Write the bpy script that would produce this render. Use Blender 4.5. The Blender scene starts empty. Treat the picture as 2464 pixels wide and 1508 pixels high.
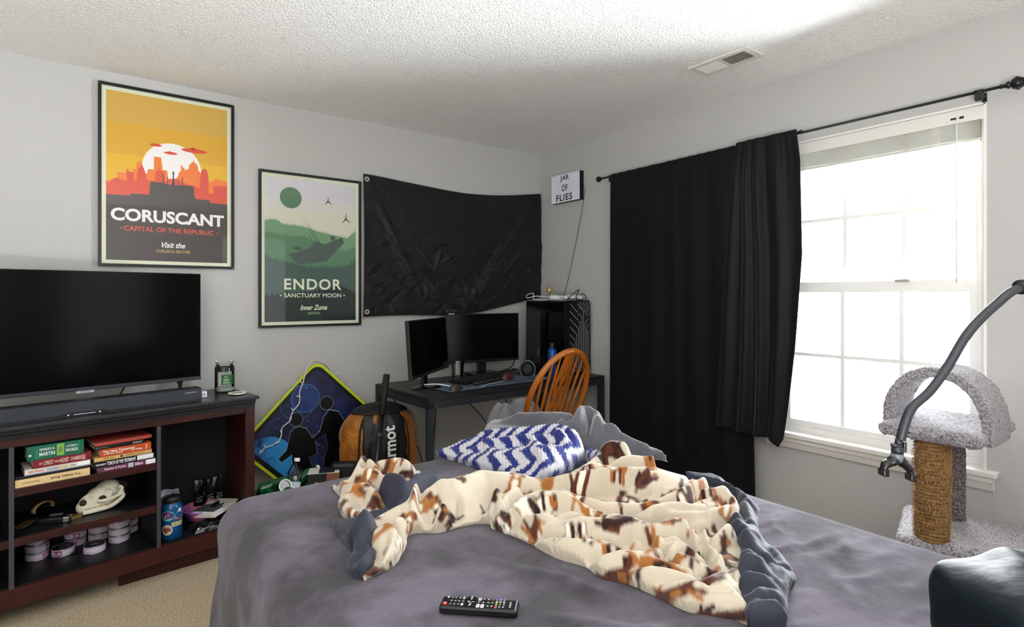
import bpy, bmesh, math, random
import numpy as np
from mathutils import Matrix, Vector, noise as mnoise

# ------------------------------------------------------------------ camera, sky, lamps, exposure
SC = bpy.context.scene
COL = SC.collection
PI = math.pi
R = math.radians

cam_data = bpy.data.cameras.new('camera')
cam_data.sensor_width = 36.0
cam_data.lens = 1351.0 / 2464.0 * 36.0
cam_data.shift_y = -42.0 / 2464.0
cam_data.clip_start = 0.05
cam = bpy.data.objects.new('camera', cam_data)
COL.objects.link(cam)
cam.location = (0.0, 0.0, 1.307)
cam.rotation_euler = (R(90), 0.0, R(-36.84))
SC.camera = cam

world = bpy.data.worlds.new('overcast_sky')
SC.world = world
world.use_nodes = True
bg = world.node_tree.nodes['Background']
wnt = world.node_tree
wtc = wnt.nodes.new('ShaderNodeTexCoord')
wsp = wnt.nodes.new('ShaderNodeSeparateXYZ')
wrg = wnt.nodes.new('ShaderNodeMapRange')          # sunlit ground below the horizon, white overcast sky above
wrg.inputs['From Min'].default_value = -0.15
wrg.inputs['From Max'].default_value = 0.05
wrg.inputs['To Min'].default_value = 32.0
wrg.inputs['To Max'].default_value = 24.0
wnt.links.new(wtc.outputs['Generated'], wsp.inputs['Vector'])
wnt.links.new(wsp.outputs['Z'], wrg.inputs['Value'])
wnt.links.new(wrg.outputs['Result'], bg.inputs['Strength'])
bg.inputs['Color'].default_value = (0.93, 0.96, 1.0, 1.0)

SC.view_settings.view_transform = 'Standard'
SC.view_settings.look = 'None'
SC.view_settings.gamma = 1.0
SC.view_settings.use_curve_mapping = False
SC.view_settings.exposure = 0.78

def area(name, loc, rot, sx, sy, power, color=(1, 1, 1), portal=False, shape='RECTANGLE'):
    l = bpy.data.lights.new(name, 'AREA')
    l.shape = shape
    l.size = sx
    l.size_y = sy
    l.energy = power
    l.color = color
    o = bpy.data.objects.new(name, l)
    COL.objects.link(o)
    o.location = loc
    o.rotation_euler = rot
    if portal:
        l.cycles.is_portal = True
    return o

# daylight comes through the window opening (a portal only guides the sky's light)
area('window_portal', (3.06, 1.115, 1.35), (0, R(90), 0), 1.5, 0.92, 1.0, portal=True)
# added upward fill behind the camera brightens the ceiling; no lamp stands there
area('ceiling_fill', (-0.75, -0.65, 0.70), (R(180), 0, 0), 0.9, 0.9, 100.0, (0.97, 0.985, 1.0), shape='DISK')
# added soft fill from behind the camera; the wall there has no opening
area('rear_fill', (1.75, -1.38, 1.15), (R(90), 0, R(12)), 0.9, 1.9, 6.0, (0.98, 0.99, 1.0))

# ------------------------------------------------------------------ helpers
def lin(h):
    h = h.lstrip('#')
    v = [int(h[i:i + 2], 16) / 255.0 for i in (0, 2, 4)]
    return tuple(c / 12.92 if c <= 0.04045 else ((c + 0.055) / 1.055) ** 2.4 for c in v)

_mats = {}
def mat(name, color, rough=0.5, metal=0.0, bump=None, color2=None, cscale=8.0, cdetail=4.0, crange=(0.35, 0.65),
        sheen=0.0, coat=0.0, emit=0.0, spec=0.5, stretch=None, vcol=None, trans=0.0, ior=1.45):
    """Principled material with optional noise mix and noise bump; colours are hex strings."""
    if name in _mats:
        return _mats[name]
    m = bpy.data.materials.new(name)
    m.use_nodes = True
    nt = m.node_tree
    b = nt.nodes['Principled BSDF']
    c = lin(color) if isinstance(color, str) else color
    b.inputs['Base Color'].default_value = (*c, 1)
    b.inputs['Roughness'].default_value = rough
    b.inputs['Metallic'].default_value = metal
    b.inputs['Specular IOR Level'].default_value = spec
    b.inputs['IOR'].default_value = ior
    if trans:
        b.inputs['Transmission Weight'].default_value = trans
    if sheen:
        b.inputs['Sheen Weight'].default_value = sheen
        b.inputs['Sheen Roughness'].default_value = 0.4
    if coat:
        b.inputs['Coat Weight'].default_value = coat
        b.inputs['Coat Roughness'].default_value = 0.03
    if emit:
        b.inputs['Emission Color'].default_value = (*c, 1)
        b.inputs['Emission Strength'].default_value = emit
    tc = mp = None
    if color2 or bump:
        tc = nt.nodes.new('ShaderNodeTexCoord')
        mp = nt.nodes.new('ShaderNodeMapping')
        nt.links.new(tc.outputs['Object'], mp.inputs['Vector'])
        if stretch:
            mp.inputs['Scale'].default_value = stretch
    if color2:
        n = nt.nodes.new('ShaderNodeTexNoise')
        n.inputs['Scale'].default_value = cscale
        n.inputs['Detail'].default_value = cdetail
        n.inputs['Roughness'].default_value = 0.6
        nt.links.new(mp.outputs['Vector'], n.inputs['Vector'])
        r = nt.nodes.new('ShaderNodeMapRange')
        r.inputs['From Min'].default_value = crange[0]
        r.inputs['From Max'].default_value = crange[1]
        nt.links.new(n.outputs['Fac'], r.inputs['Value'])
        mx = nt.nodes.new('ShaderNodeMix')
        mx.data_type = 'RGBA'
        mx.inputs['A'].default_value = (*c, 1)
        c2 = lin(color2) if isinstance(color2, str) else color2
        mx.inputs['B'].default_value = (*c2, 1)
        nt.links.new(r.outputs['Result'], mx.inputs['Factor'])
        nt.links.new(mx.outputs['Result'], b.inputs['Base Color'])
    if vcol:
        a = nt.nodes.new('ShaderNodeVertexColor')
        a.layer_name = vcol
        nt.links.new(a.outputs['Color'], b.inputs['Base Color'])
    if bump:
        for k, (sc, st, dist) in enumerate(bump if isinstance(bump[0], tuple) else [bump]):
            n = nt.nodes.new('ShaderNodeTexNoise')
            n.inputs['Scale'].default_value = sc
            n.inputs['Detail'].default_value = 3.0
            nt.links.new(mp.outputs['Vector'], n.inputs['Vector'])
            bp = nt.nodes.new('ShaderNodeBump')
            bp.inputs['Strength'].default_value = st
            bp.inputs['Distance'].default_value = dist
            nt.links.new(n.outputs['Fac'], bp.inputs['Height'])
            prev = b.inputs['Normal'].links
            if prev:
                nt.links.new(prev[0].from_socket, bp.inputs['Normal'])
            nt.links.new(bp.outputs['Normal'], b.inputs['Normal'])
    _mats[name] = m
    return m

def glass_mat(name, tint='#f4f8f6', gloss=0.08, rough=0.02):
    """Thin clear pane: mostly straight-through light with a Fresnel reflection."""
    if name in _mats:
        return _mats[name]
    m = bpy.data.materials.new(name)
    m.use_nodes = True
    nt = m.node_tree
    nt.nodes.remove(nt.nodes['Principled BSDF'])
    out = nt.nodes['Material Output']
    t = nt.nodes.new('ShaderNodeBsdfTransparent')
    t.inputs['Color'].default_value = (*lin(tint), 1)
    g = nt.nodes.new('ShaderNodeBsdfGlossy')
    g.inputs['Roughness'].default_value = rough
    lw = nt.nodes.new('ShaderNodeLayerWeight')
    lw.inputs['Blend'].default_value = gloss * 3
    mx = nt.nodes.new('ShaderNodeMixShader')
    nt.links.new(lw.outputs['Fresnel'], mx.inputs['Fac'])
    nt.links.new(t.outputs['BSDF'], mx.inputs[1])
    nt.links.new(g.outputs['BSDF'], mx.inputs[2])
    nt.links.new(mx.outputs['Shader'], out.inputs['Surface'])
    _mats[name] = m
    return m

_text_cache = {}
def text_geo(s, bold=0.0, shear=0.0, space=1.0):
    key = (s, bold, shear, space)
    if key in _text_cache:
        return _text_cache[key]
    cu = bpy.data.curves.new('lettering', 'FONT')
    cu.body = s
    cu.size = 1.0
    cu.offset = bold
    cu.shear = shear
    cu.space_character = space
    cu.resolution_u = 4
    o = bpy.data.objects.new('lettering', cu)
    COL.objects.link(o)
    dg = bpy.context.evaluated_depsgraph_get()
    me = o.evaluated_get(dg).to_mesh()
    v = np.array([p.co[:2] for p in me.vertices]) if len(me.vertices) else np.zeros((0, 2))
    f = [tuple(p.vertices) for p in me.polygons]
    o.evaluated_get(dg).to_mesh_clear()
    bpy.data.objects.remove(o)
    bpy.data.curves.remove(cu)
    if len(v):
        lo, hi = v.min(0), v.max(0)
        v = (v - (lo + hi) / 2)
        dim = hi - lo
    else:
        dim = np.array([1.0, 1.0])
    _text_cache[key] = (v, f, dim)
    return _text_cache[key]

I4 = Matrix.Identity(4)
def T(x=0, y=0, z=0): return Matrix.Translation((x, y, z))
def RX(a): return Matrix.Rotation(R(a), 4, 'X')
def RY(a): return Matrix.Rotation(R(a), 4, 'Y')
def RZ(a): return Matrix.Rotation(R(a), 4, 'Z')
def S3(x, y, z): return Matrix.Diagonal((x, y, z, 1))
def frame(o, x, y, z):
    return Matrix(((x[0], y[0], z[0], o[0]), (x[1], y[1], z[1], o[1]), (x[2], y[2], z[2], o[2]), (0, 0, 0, 1)))
def wall_back(x, y, z): return frame((x, y, z), (1, 0, 0), (0, 0, 1), (0, -1, 0))     # art on the back wall, facing -Y
def wall_right(x, y, z): return frame((x, y, z), (0, -1, 0), (0, 0, 1), (-1, 0, 0))   # facing -X

class MB:
    """Collects shapes; build() links them as ONE mesh object."""
    def __init__(s):
        s.v = []; s.f = []; s.m = []; s.sm = []
    def add(s, vs, fs, M=None, mi=0, smooth=False):
        o = len(s.v)
        if M is None:
            s.v += [tuple(p) for p in vs]
        else:
            s.v += [tuple(M @ Vector(p)) for p in vs]
        for f in fs:
            s.f.append(tuple(i + o for i in f)); s.m.append(mi); s.sm.append(smooth)
        return s
    def box(s, x0, x1, y0, y1, z0, z1, M=None, mi=0, bev=0.0):
        if bev <= 0:
            vs = [(x0, y0, z0), (x1, y0, z0), (x1, y1, z0), (x0, y1, z0), (x0, y0, z1), (x1, y0, z1), (x1, y1, z1), (x0, y1, z1)]
            fs = [(3, 2, 1, 0), (4, 5, 6, 7), (0, 1, 5, 4), (1, 2, 6, 5), (2, 3, 7, 6), (3, 0, 4, 7)]
            return s.add(vs, fs, M, mi)
        b = min(bev, (x1 - x0) / 2.01, (y1 - y0) / 2.01, (z1 - z0) / 2.01)
        bm = bmesh.new()
        bmesh.ops.create_cube(bm, size=1.0)
        for v in bm.verts:
            v.co = Vector(((x0 + x1) / 2 + v.co.x * (x1 - x0), (y0 + y1) / 2 + v.co.y * (y1 - y0), (z0 + z1) / 2 + v.co.z * (z1 - z0)))
        bmesh.ops.bevel(bm, geom=bm.edges[:], offset=b, segments=2, profile=0.5, affect='EDGES')
        bm.verts.index_update()
        s.add([v.co[:] for v in bm.verts], [tuple(v.index for v in f.verts) for f in bm.faces], M, mi)
        bm.free()
        return s
    def tube(s, pts, r, n=8, M=None, mi=0, caps=True, smooth=True, closed=False):
        pts = [Vector(p) for p in pts]
        k = len(pts)
        rs = r if isinstance(r, (list, tuple)) else [r] * k
        vs = []; fs = []
        up = None
        for i in range(k):
            if closed:
                t = pts[(i + 1) % k] - pts[i - 1]
            else:
                t = pts[min(i + 1, k - 1)] - pts[max(i - 1, 0)]
            if t.length < 1e-9: t = Vector((0, 0, 1))
            t.normalize()
            if up is None:
                up = Vector((0, 0, 1)) if abs(t.z) < 0.9 else Vector((1, 0, 0))
            a = up - t * up.dot(t)
            if a.length < 1e-6: a = t.orthogonal()
            a.normalize(); up = a
            b = t.cross(a)
            for j in range(n):
                q = 2 * PI * j / n
                vs.append(pts[i] + (a * math.cos(q) + b * math.sin(q)) * rs[i])
        rings = k if closed else k - 1
        for i in range(rings):
            for j in range(n):
                i2 = (i + 1) % k
                fs.append((i * n + j, i * n + (j + 1) % n, i2 * n + (j + 1) % n, i2 * n + j))
        if caps and not closed:
            fs.append(tuple(range(n - 1, -1, -1)))
            fs.append(tuple((k - 1) * n + j for j in range(n)))
        return s.add(vs, fs, M, mi, smooth)
    def lathe(s, prof, n=32, M=None, mi=0, smooth=True, caps=True):
        vs = []; fs = []
        k = len(prof)
        for r, z in prof:
            for j in range(n):
                q = 2 * PI * j / n
                vs.append((r * math.cos(q), r * math.sin(q), z))
        for i in range(k - 1):
            for j in range(n):
                fs.append((i * n + j, i * n + (j + 1) % n, (i + 1) * n + (j + 1) % n, (i + 1) * n + j))
        if caps:
            if prof[0][0] > 1e-5: fs.append(tuple(range(n - 1, -1, -1)))
            if prof[-1][0] > 1e-5: fs.append(tuple((k - 1) * n + j for j in range(n)))
        return s.add(vs, fs, M, mi, smooth)
    def prism(s, poly, z0, z1, M=None, mi=0, smooth=False):
        n = len(poly)
        vs = [(x, y, z0) for x, y in poly] + [(x, y, z1) for x, y in poly]
        fs = [tuple(range(n - 1, -1, -1)), tuple(range(n, 2 * n))]
        fs += [(i, (i + 1) % n, (i + 1) % n + n, i + n) for i in range(n)]
        return s.add(vs, fs, M, mi, smooth)
    def flat(s, poly, z=0.0, M=None, mi=0):
        """A filled outline (any simple polygon), triangulated."""
        from mathutils.geometry import tessellate_polygon
        pv = [Vector((x, y, z)) for x, y in poly]
        tri = tessellate_polygon([pv])
        out = []
        for t in tri:
            a, b, c = (pv[i] for i in t)
            if (b - a).cross(c - a).z < 0: t = (t[0], t[2], t[1])
            out.append(tuple(t))
        return s.add([p[:] for p in pv], out, M, mi)
    def disc(s, cx, cy, r, z=0.0, M=None, mi=0, n=32, ry=None):
        ry = ry or r
        return s.add([(cx + r * math.cos(2 * PI * i / n), cy + ry * math.sin(2 * PI * i / n), z) for i in range(n)], [tuple(range(n))], M, mi)
    def ring(s, cx, cy, r0, r1, z=0.0, M=None, mi=0, n=40):
        vs = []
        for i in range(n):
            c, d = math.cos(2 * PI * i / n), math.sin(2 * PI * i / n)
            vs += [(cx + r0 * c, cy + r0 * d, z), (cx + r1 * c, cy + r1 * d, z)]
        return s.add(vs, [(2 * i, 2 * i + 1, (2 * i + 3) % (2 * n), (2 * i + 2) % (2 * n)) for i in range(n)], M, mi)
    def text(s, t, w=None, h=None, cx=0.0, cy=0.0, z=0.0, M=None, mi=0, bold=0.0, shear=0.0, space=1.0, rot=0.0):
        v, f, dim = text_geo(t, bold, shear, space)
        if w is None: k = (h / dim[1],) * 2
        elif h is None: k = (w / dim[0],) * 2
        else: k = (w / dim[0], h / dim[1])
        c, d = math.cos(R(rot)), math.sin(R(rot))
        vs = [(cx + (x * k[0]) * c - (y * k[1]) * d, cy + (x * k[0]) * d + (y * k[1]) * c, z) for x, y in v]
        return s.add(vs, f, M, mi)
    def ball(s, x, y, z, rx, ry=None, rz=None, M=None, mi=0, n=16, k=10):
        ry = ry or rx; rz = rz or rx
        prof = [(math.sin(PI * i / k), -math.cos(PI * i / k)) for i in range(k + 1)]
        m = T(x, y, z) @ S3(rx, ry, rz)
        return s.lathe(prof, n, m if M is None else M @ m, mi, True, False)
    def grid(s, P, M=None, mi=0, smooth=True, closed_u=False):
        """P: array (rows, cols, 3)."""
        r, c = P.shape[:2]
        fs = []
        for i in range(r - 1):
            for j in range(c if closed_u else c - 1):
                j2 = (j + 1) % c
                fs.append((i * c + j, i * c + j2, (i + 1) * c + j2, (i + 1) * c + j))
        return s.add(P.reshape(-1, 3).tolist(), fs, M, mi, smooth)
    def build(s, name, mats, parent=None, loc=None, rotz=0.0):
        me = bpy.data.meshes.new(name)
        me.from_pydata([tuple(p) for p in s.v], [], s.f)
        if not isinstance(mats, (list, tuple)): mats = [mats]
        for m in mats: me.materials.append(m)
        me.polygons.foreach_set('material_index', s.m)
        me.polygons.foreach_set('use_smooth', s.sm)
        me.update()
        o = bpy.data.objects.new(name, me)
        COL.objects.link(o)
        if parent: o.parent = parent
        if loc: o.location = loc
        if rotz: o.rotation_euler = (0, 0, R(rotz))
        return o

def tag(o, label, cat, group=None):
    o['label'] = label; o['category'] = cat
    if group: o['group'] = group
    return o
def thing(name, label, cat, loc=(0, 0, 0), rotz=0.0, group=None, M=None):
    o = bpy.data.objects.new(name, None)
    COL.objects.link(o)
    o.empty_display_size = 0.05
    if M is not None: o.matrix_world = M
    else:
        o.location = loc; o.rotation_euler = (0, 0, R(rotz))
    return tag(o, label, cat, group)
def struct(o, label=None):
    o['kind'] = 'structure'
    if label: o['label'] = label
    return o
def solidify(o, t, offset=0.0):
    md = o.modifiers.new('thickness', 'SOLIDIFY'); md.thickness = t; md.offset = offset
    return o
def subsurf(o, n=1):
    md = o.modifiers.new('smooth', 'SUBSURF'); md.levels = n; md.render_levels = n
    return o
def bez(pts, n=8):
    """Catmull-Rom through points."""
    pts = [Vector(p) for p in pts]
    out = []
    for i in range(len(pts) - 1):
        p0 = pts[max(i - 1, 0)]; p1 = pts[i]; p2 = pts[i + 1]; p3 = pts[min(i + 2, len(pts) - 1)]
        for k in range(n):
            t = k / n
            out.append(0.5 * ((2 * p1) + (p2 - p0) * t + (2 * p0 - 5 * p1 + 4 * p2 - p3) * t * t + (3 * p1 - p0 - 3 * p2 + p3) * t ** 3))
    out.append(pts[-1])
    return out
def vnoise(X, Y, scale=1.0, octv=3, seed=0):
    """Smooth value noise on arrays, about -1..1."""
    rng = np.random.RandomState(seed)
    tab = rng.rand(64, 64) * 2 - 1
    out = np.zeros_like(X, dtype=float); amp = 1.0; tot = 0
    for o in range(octv):
        x = X * scale * 2 ** o + 13.7 * o; y = Y * scale * 2 ** o + 7.3 * o
        xi = np.floor(x).astype(int); yi = np.floor(y).astype(int)
        fx = x - xi; fy = y - yi
        fx = fx * fx * (3 - 2 * fx); fy = fy * fy * (3 - 2 * fy)
        a = tab[xi % 64, yi % 64]; b = tab[(xi + 1) % 64, yi % 64]; c = tab[xi % 64, (yi + 1) % 64]; d = tab[(xi + 1) % 64, (yi + 1) % 64]
        out += amp * ((a * (1 - fx) + b * fx) * (1 - fy) + (c * (1 - fx) + d * fx) * fy); tot += amp; amp *= 0.5
    return out / tot

# ------------------------------------------------------------------ the setting
XW, YW, ZC = 2.908, 3.50, 2.44
XL, YF = -1.75, -1.45
WY0, WY1, WZ0, WZ1 = 0.672, 1.560, 0.600, 2.094      # window opening

m_wall = mat('wall_paint', '#bcbbb8', 0.85, bump=[(70, 0.35, 0.004), (240, 0.25, 0.002)])
m_ceil = mat('popcorn_ceiling', '#f7f6f3', 0.95, color2='#dddbd6', cscale=130, cdetail=3, crange=(0.58, 0.70), bump=[(120, 1.0, 0.011), (55, 0.4, 0.006)])
m_carpet = mat('carpet', '#e2cfab', 1.0, color2='#a58b68', cscale=160, cdetail=3, crange=(0.42, 0.62), bump=[(220, 1.0, 0.010), (40, 0.4, 0.01)], sheen=0.2)
m_trim = mat('white_trim', '#e9e6df', 0.45)
m_vinyl = mat('white_vinyl', '#efeeea', 0.4)

w = MB(); w.box(XL - 0.1, XW + 0.12, YW, YW + 0.1, 0, ZC); struct(w.build('wall_back', m_wall), 'pale grey wall behind the television, posters and desk')
w = MB()
w.box(XW, XW + 0.12, YF - 0.1, WY0, 0, ZC); w.box(XW, XW + 0.12, WY1, YW, 0, ZC)
w.box(XW, XW + 0.12, WY0, WY1, 0, WZ0); w.box(XW, XW + 0.12, WY0, WY1, WZ1, ZC)
struct(w.build('wall_right', m_wall), 'pale grey wall with the window')
w = MB(); w.box(XL - 0.1, XL, YF, YW, 0, ZC); struct(w.build('wall_left', m_wall))
w = MB(); w.box(XL - 0.1, XW + 0.12, YF - 0.1, YF, 0, ZC); struct(w.build('wall_front', m_wall))
w = MB(); w.box(XL - 0.1, XW + 0.12, YF - 0.1, YW + 0.1, ZC, ZC + 0.1); struct(w.build('ceiling', m_ceil), 'white popcorn textured ceiling')
w = MB(); w.box(XL - 0.1, XW + 0.12, YF - 0.1, YW + 0.1, -0.1, 0); struct(w.build('floor', m_carpet), 'beige carpet')
w = MB(); w.box(XL, XW, YW - 0.014, YW, 0, 0.085); w.box(XL, XW, YW - 0.010, YW, 0.085, 0.095); struct(w.build('baseboard_back', m_trim))
w = MB(); w.box(XW - 0.014, XW, YF, YW - 0.014, 0, 0.085); w.box(XW - 0.010, XW, YF, YW - 0.014, 0.085, 0.095); struct(w.build('baseboard_right', m_trim))

# window: double hung, white vinyl, grilles in both sashes
win = bpy.data.objects.new('window_1', None); COL.objects.link(win); struct(win, 'white double hung window with grilles')
w = MB()
xo, xi = XW + 0.12, XW + 0.045
w.box(xi, xo, WY0, WY0 + 0.035, WZ0, WZ1); w.box(xi, xo, WY1 - 0.035, WY1, WZ0, WZ1)
w.box(xi, xo, WY0 + 0.035, WY1 - 0.035, WZ1 - 0.035, WZ1); w.box(xi, xo, WY0 + 0.035, WY1 - 0.035, WZ0 + 0.001, WZ0 + 0.03)
w.build('window_frame', m_vinyl, win)
def sash(x0, x1, z0, z1, name, rt=1.0):
    s = MB(); a = 0.030
    y0, y1 = WY0 + 0.035, WY1 - 0.035
    s.box(x0, x1, y0 + 0.001, y0 + a, z0, z1); s.box(x0, x1, y1 - a, y1 - 0.001, z0, z1)
    s.box(x0 + 0.001, x1 - 0.001, y0 + a, y1 - a, z0, z0 + a); s.box(x0 + 0.001, x1 - 0.001, y0 + a, y1 - a, z1 - a * rt, z1)
    o = s.build(name, m_vinyl, win)
    g = MB(); xm = (x0 + x1) / 2
    for k in (1, 2):
        y = y0 + a + (y1 - y0 - 2 * a) * k / 3
        g.box(xm - 0.004, xm + 0.004, y - 0.009, y + 0.009, z0 + a, z1 - a)
    zm = (z0 + z1) / 2
    g.box(xm - 0.0041, xm + 0.0041, y0 + a, y1 - a, zm - 0.009, zm + 0.009)
    g.build('grille', m_vinyl, o)
    p = MB(); p.add([(xm, y0 + a, z0 + a), (xm, y1 - a, z0 + a), (xm, y1 - a, z1 - a), (xm, y0 + a, z1 - a)], [(0, 1, 2, 3)])
    p.build('pane', glass_mat('window_glass', '#fbfdfc'), o)
    return o
sash(XW + 0.085, XW + 0.112, 1.335, WZ1 - 0.035, 'upper_sash')
lo = sash(XW + 0.055, XW + 0.082, WZ0 + 0.031, 1.378, 'lower_sash', 1.75)
w = MB(); w.box(XW + 0.04, XW + 0.055, 0.95, 1.01, 1.372, 1.384, bev=0.003); w.build('sash_lock', mat('lock_metal', '#b9b6ad', 0.4, 0.6), lo)
# stool and moulded apron
w = MB()
w.box(XW - 0.045, XW, WY0 - 0.045, WY1 + 0.045, WZ0 - 0.020, WZ0 + 0.004, bev=0.005); w.box(XW - 0.006, XW + 0.0445, WY0 + 0.006, WY1 - 0.006, WZ0 + 0.0005, WZ0 + 0.004)
prof = [(-0.030, WZ0 - 0.022), (-0.030, WZ0 - 0.040), (-0.022, WZ0 - 0.052), (-0.016, WZ0 - 0.068), (-0.012, WZ0 - 0.078), (0.0, WZ0 - 0.078), (0.0, WZ0 - 0.022)]
y0, y1 = WY0 - 0.028, WY1 + 0.028
n = len(prof)
w.add([(XW + a, y0, b) for a, b in prof] + [(XW + a, y1, b) for a, b in prof],
      [tuple(range(n)), tuple(range(2 * n - 1, n - 1, -1))] + [(i, i + n, (i + 1) % n + n, (i + 1) % n) for i in range(n)])
struct(w.build('trim_1', m_trim), 'white window stool with moulded apron')
# white liner of the opening
w = MB()
w.box(XW - 0.002, XW + 0.05, WY0 - 0.004, WY0 + 0.006, WZ0, WZ1); w.box(XW - 0.002, XW + 0.05, WY1 - 0.006, WY1 + 0.004, WZ0, WZ1)
w.box(XW - 0.002, XW + 0.05, WY0, WY1, WZ1 - 0.006, WZ1 + 0.004)
struct(w.build('trim_2', m_trim), 'white liner of the window opening')

# raised blind
bl = thing('window_blind', 'white mini blind pulled up to the top of the window', 'blind', (XW + 0.022, (WY0 + WY1) / 2, 0))
hw = (WY1 - WY0) / 2 - 0.010
m_blind = mat('blind_white', '#e4e2d8', 0.5)
w = MB(); w.box(-0.016, 0.016, -hw, hw, 2.040, 2.082, bev=0.003); w.build('headrail', m_blind, bl)
w = MB(); w.box(-0.026, -0.020, -hw - 0.004, hw + 0.004, 2.030, 2.086, bev=0.002); w.build('valance', mat('valance_white', '#dcdad2', 0.5), bl)
w = MB()
for k in range(26):
    z = 1.962 + 0.0028 * k
    w.box(-0.0125, 0.0125, -hw + 0.01, hw - 0.01, z, z + 0.0012)
w.box(-0.0125, 0.0125, -hw + 0.01, hw - 0.01, 1.948, 1.960, bev=0.003)
o = w.build('slats', mat('slat_grey_white', '#cfcdc0', 0.5), bl); o['kind'] = 'stuff'
for yy in (-hw + 0.16, hw - 0.16):
    w = MB()
    for k in range(3):
        pts = [(-0.014 - 0.003 * math.sin(t * 1.9 + k), yy + 0.014 * math.sin(t * 1.3 + 2 * k), 2.035 - 0.0085 * t) for t in range(11)]
        w.tube(bez(pts, 3), 0.0012, 5)
    w.build('ladder_cord', m_blind, bl)
w = MB(); w.tube([(-0.024, -hw + 0.085, 2.05), (-0.025, -hw + 0.085, 1.90), (-0.025, -hw + 0.085, 1.36)], 0.0032, 8); w.build('tilt_wand', mat('wand_clear', '#e8ebe8', 0.2), bl)
w = MB(); w.box(-0.028, -0.024, -hw + 0.06, -hw + 0.075, 2.046, 2.056); w.box(-0.028, -0.024, -hw + 0.085, -hw + 0.105, 2.047, 2.055); w.build('tilter', mat('dark_plastic', '#232220', 0.5), bl)

# ceiling register
vt = thing('ceiling_vent', 'white rectangular air register set in the popcorn ceiling', 'vent', (2.444, 1.55, ZC))
m_vent = mat('vent_enamel', '#dad7cf', 0.4)
w = MB()
w.box(-0.075, 0.075, -0.155, 0.155, -0.006, -0.001)
w.box(-0.075, -0.050, -0.155, 0.155, -0.010, -0.006); w.box(0.050, 0.075, -0.155, 0.155, -0.010, -0.006)
w.box(-0.05, 0.05, -0.155, -0.128, -0.010, -0.006); w.box(-0.05, 0.05, 0.128, 0.155, -0.010, -0.006); w.box(-0.05, 0.05, -0.006, 0.006, -0.010, -0.006)
w.build('face_plate', m_vent, vt)
w = MB(); w.box(-0.05, 0.05, -0.128, -0.006, -0.0065, -0.0058); w.box(-0.05, 0.05, 0.006, 0.128, -0.0065, -0.0058); w.build('duct_opening', mat('duct_dark', '#2a2924', 0.8), vt)
for sgn, nm in ((-1, 'louvre_bank'), (1, 'louvre_bank')):
    w = MB()
    for k in range(14):
        y = sgn * (0.014 + 0.0085 * k)
        M = T(0, y, -0.008) @ RX(48 if sgn < 0 else -48)
        w.box(-0.05, 0.05, -0.0042, 0.0042, -0.0005, 0.0005, M)
    w.build(nm, m_vent, vt)

# wall socket under the desk
so = thing('wall_socket', 'white wall socket low on the wall under the desk', 'socket', (2.60, YW, 0.37))
w = MB(); w.box(-0.035, 0.035, -0.006, 0, -0.057, 0.057, bev=0.002); w.build('cover_plate', m_vinyl, so)
w = MB(); w.box(-0.017, 0.017, -0.008, -0.005, 0.008, 0.036, bev=0.002); w.box(-0.017, 0.017, -0.008, -0.005, -0.036, -0.008, bev=0.002); w.build('receptacle', m_trim, so)
w = MB(); w.box(-0.014, 0.014, -0.045, -0.008, -0.034, -0.010, bev=0.004); w.build('plug', mat('black_plastic', '#0b0b0c', 0.45), so)

# ------------------------------------------------------------------ posters, flag, light box on the walls
m_black = mat('black_plastic', '#0b0b0c', 0.45)
m_frame = mat('poster_frame_black', '#070707', 0.35)
m_mitre = mat('mitre_line', '#8f9191', 0.4)
def pr(name, hexc): return mat('print_' + name, hexc, 0.42, coat=0.55)

def poster_base(name, label, x0, x1, z0, z1):
    t = thing(name, label, 'poster', ((x0 + x1) / 2, YW, (z0 + z1) / 2))
    W, H = (x1 - x0) / 2, (z1 - z0) / 2
    f = MB(); b = 0.014
    M = wall_back(0, 0, 0)
    f.prism([(-W, -H), (-W + b, -H + b), (-W + b, H - b), (-W, H)][::-1], 0.0, 0.022, M)
    f.prism([(W, -H), (W, H), (W - b, H - b), (W - b, -H + b)][::-1], 0.0, 0.022, M)
    f.prism([(-W, H), (-W + b, H - b), (W - b, H - b), (W, H)][::-1], 0.0, 0.022, M)
    f.prism([(-W, -H), (W, -H), (W - b, -H + b), (-W + b, -H + b)][::-1], 0.0, 0.022, M)
    for sx in (-1, 1):
        for sz in (-1, 1):
            f.tube([(sx * W, sz * H, 0.0222), (sx * (W - b), sz * (H - b), 0.0222)], 0.0008, 5, M, 1)
    f.build('frame', [m_frame, m_mitre], t)
    return t, W, H, b

# poster with the orange skyline
t, W, H, b = poster_base('framed_poster', 'tall framed poster of an orange city skyline with white sun above the television', 0.026, 0.645, 1.458, 2.383)
p = MB(); M = wall_back(0, 0, 0)
L = 0.033
aw, ah = 2 * (W - L), 2 * (H - L)
def q(x, y): return ((x - 0.5) * aw, (y - 0.5) * ah)
def Q(pts): return [q(min(1, max(0, x)), y) for x, y in pts]
def rect(x0, x1, y0, y1): return [q(x0, y0), q(x1, y0), q(x1, y1), q(x0, y1)]
p.flat([(-W + b, -H + b), (W - b, -H + b), (W - b, H - b), (-W + b, H - b)], 0.0100, M, 0)
p.flat(rect(0, 1, 0, 1), 0.0102, M, 1)
p.flat(rect(0, 1, 0.0, 0.815), 0.0104, M, 2)
p.flat(rect(0, 1, 0.0, 0.63), 0.0106, M, 3)
p.disc(*q(0.52, 0.575), 0.245 * aw, 0.0108, M, 4, 48)
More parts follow.
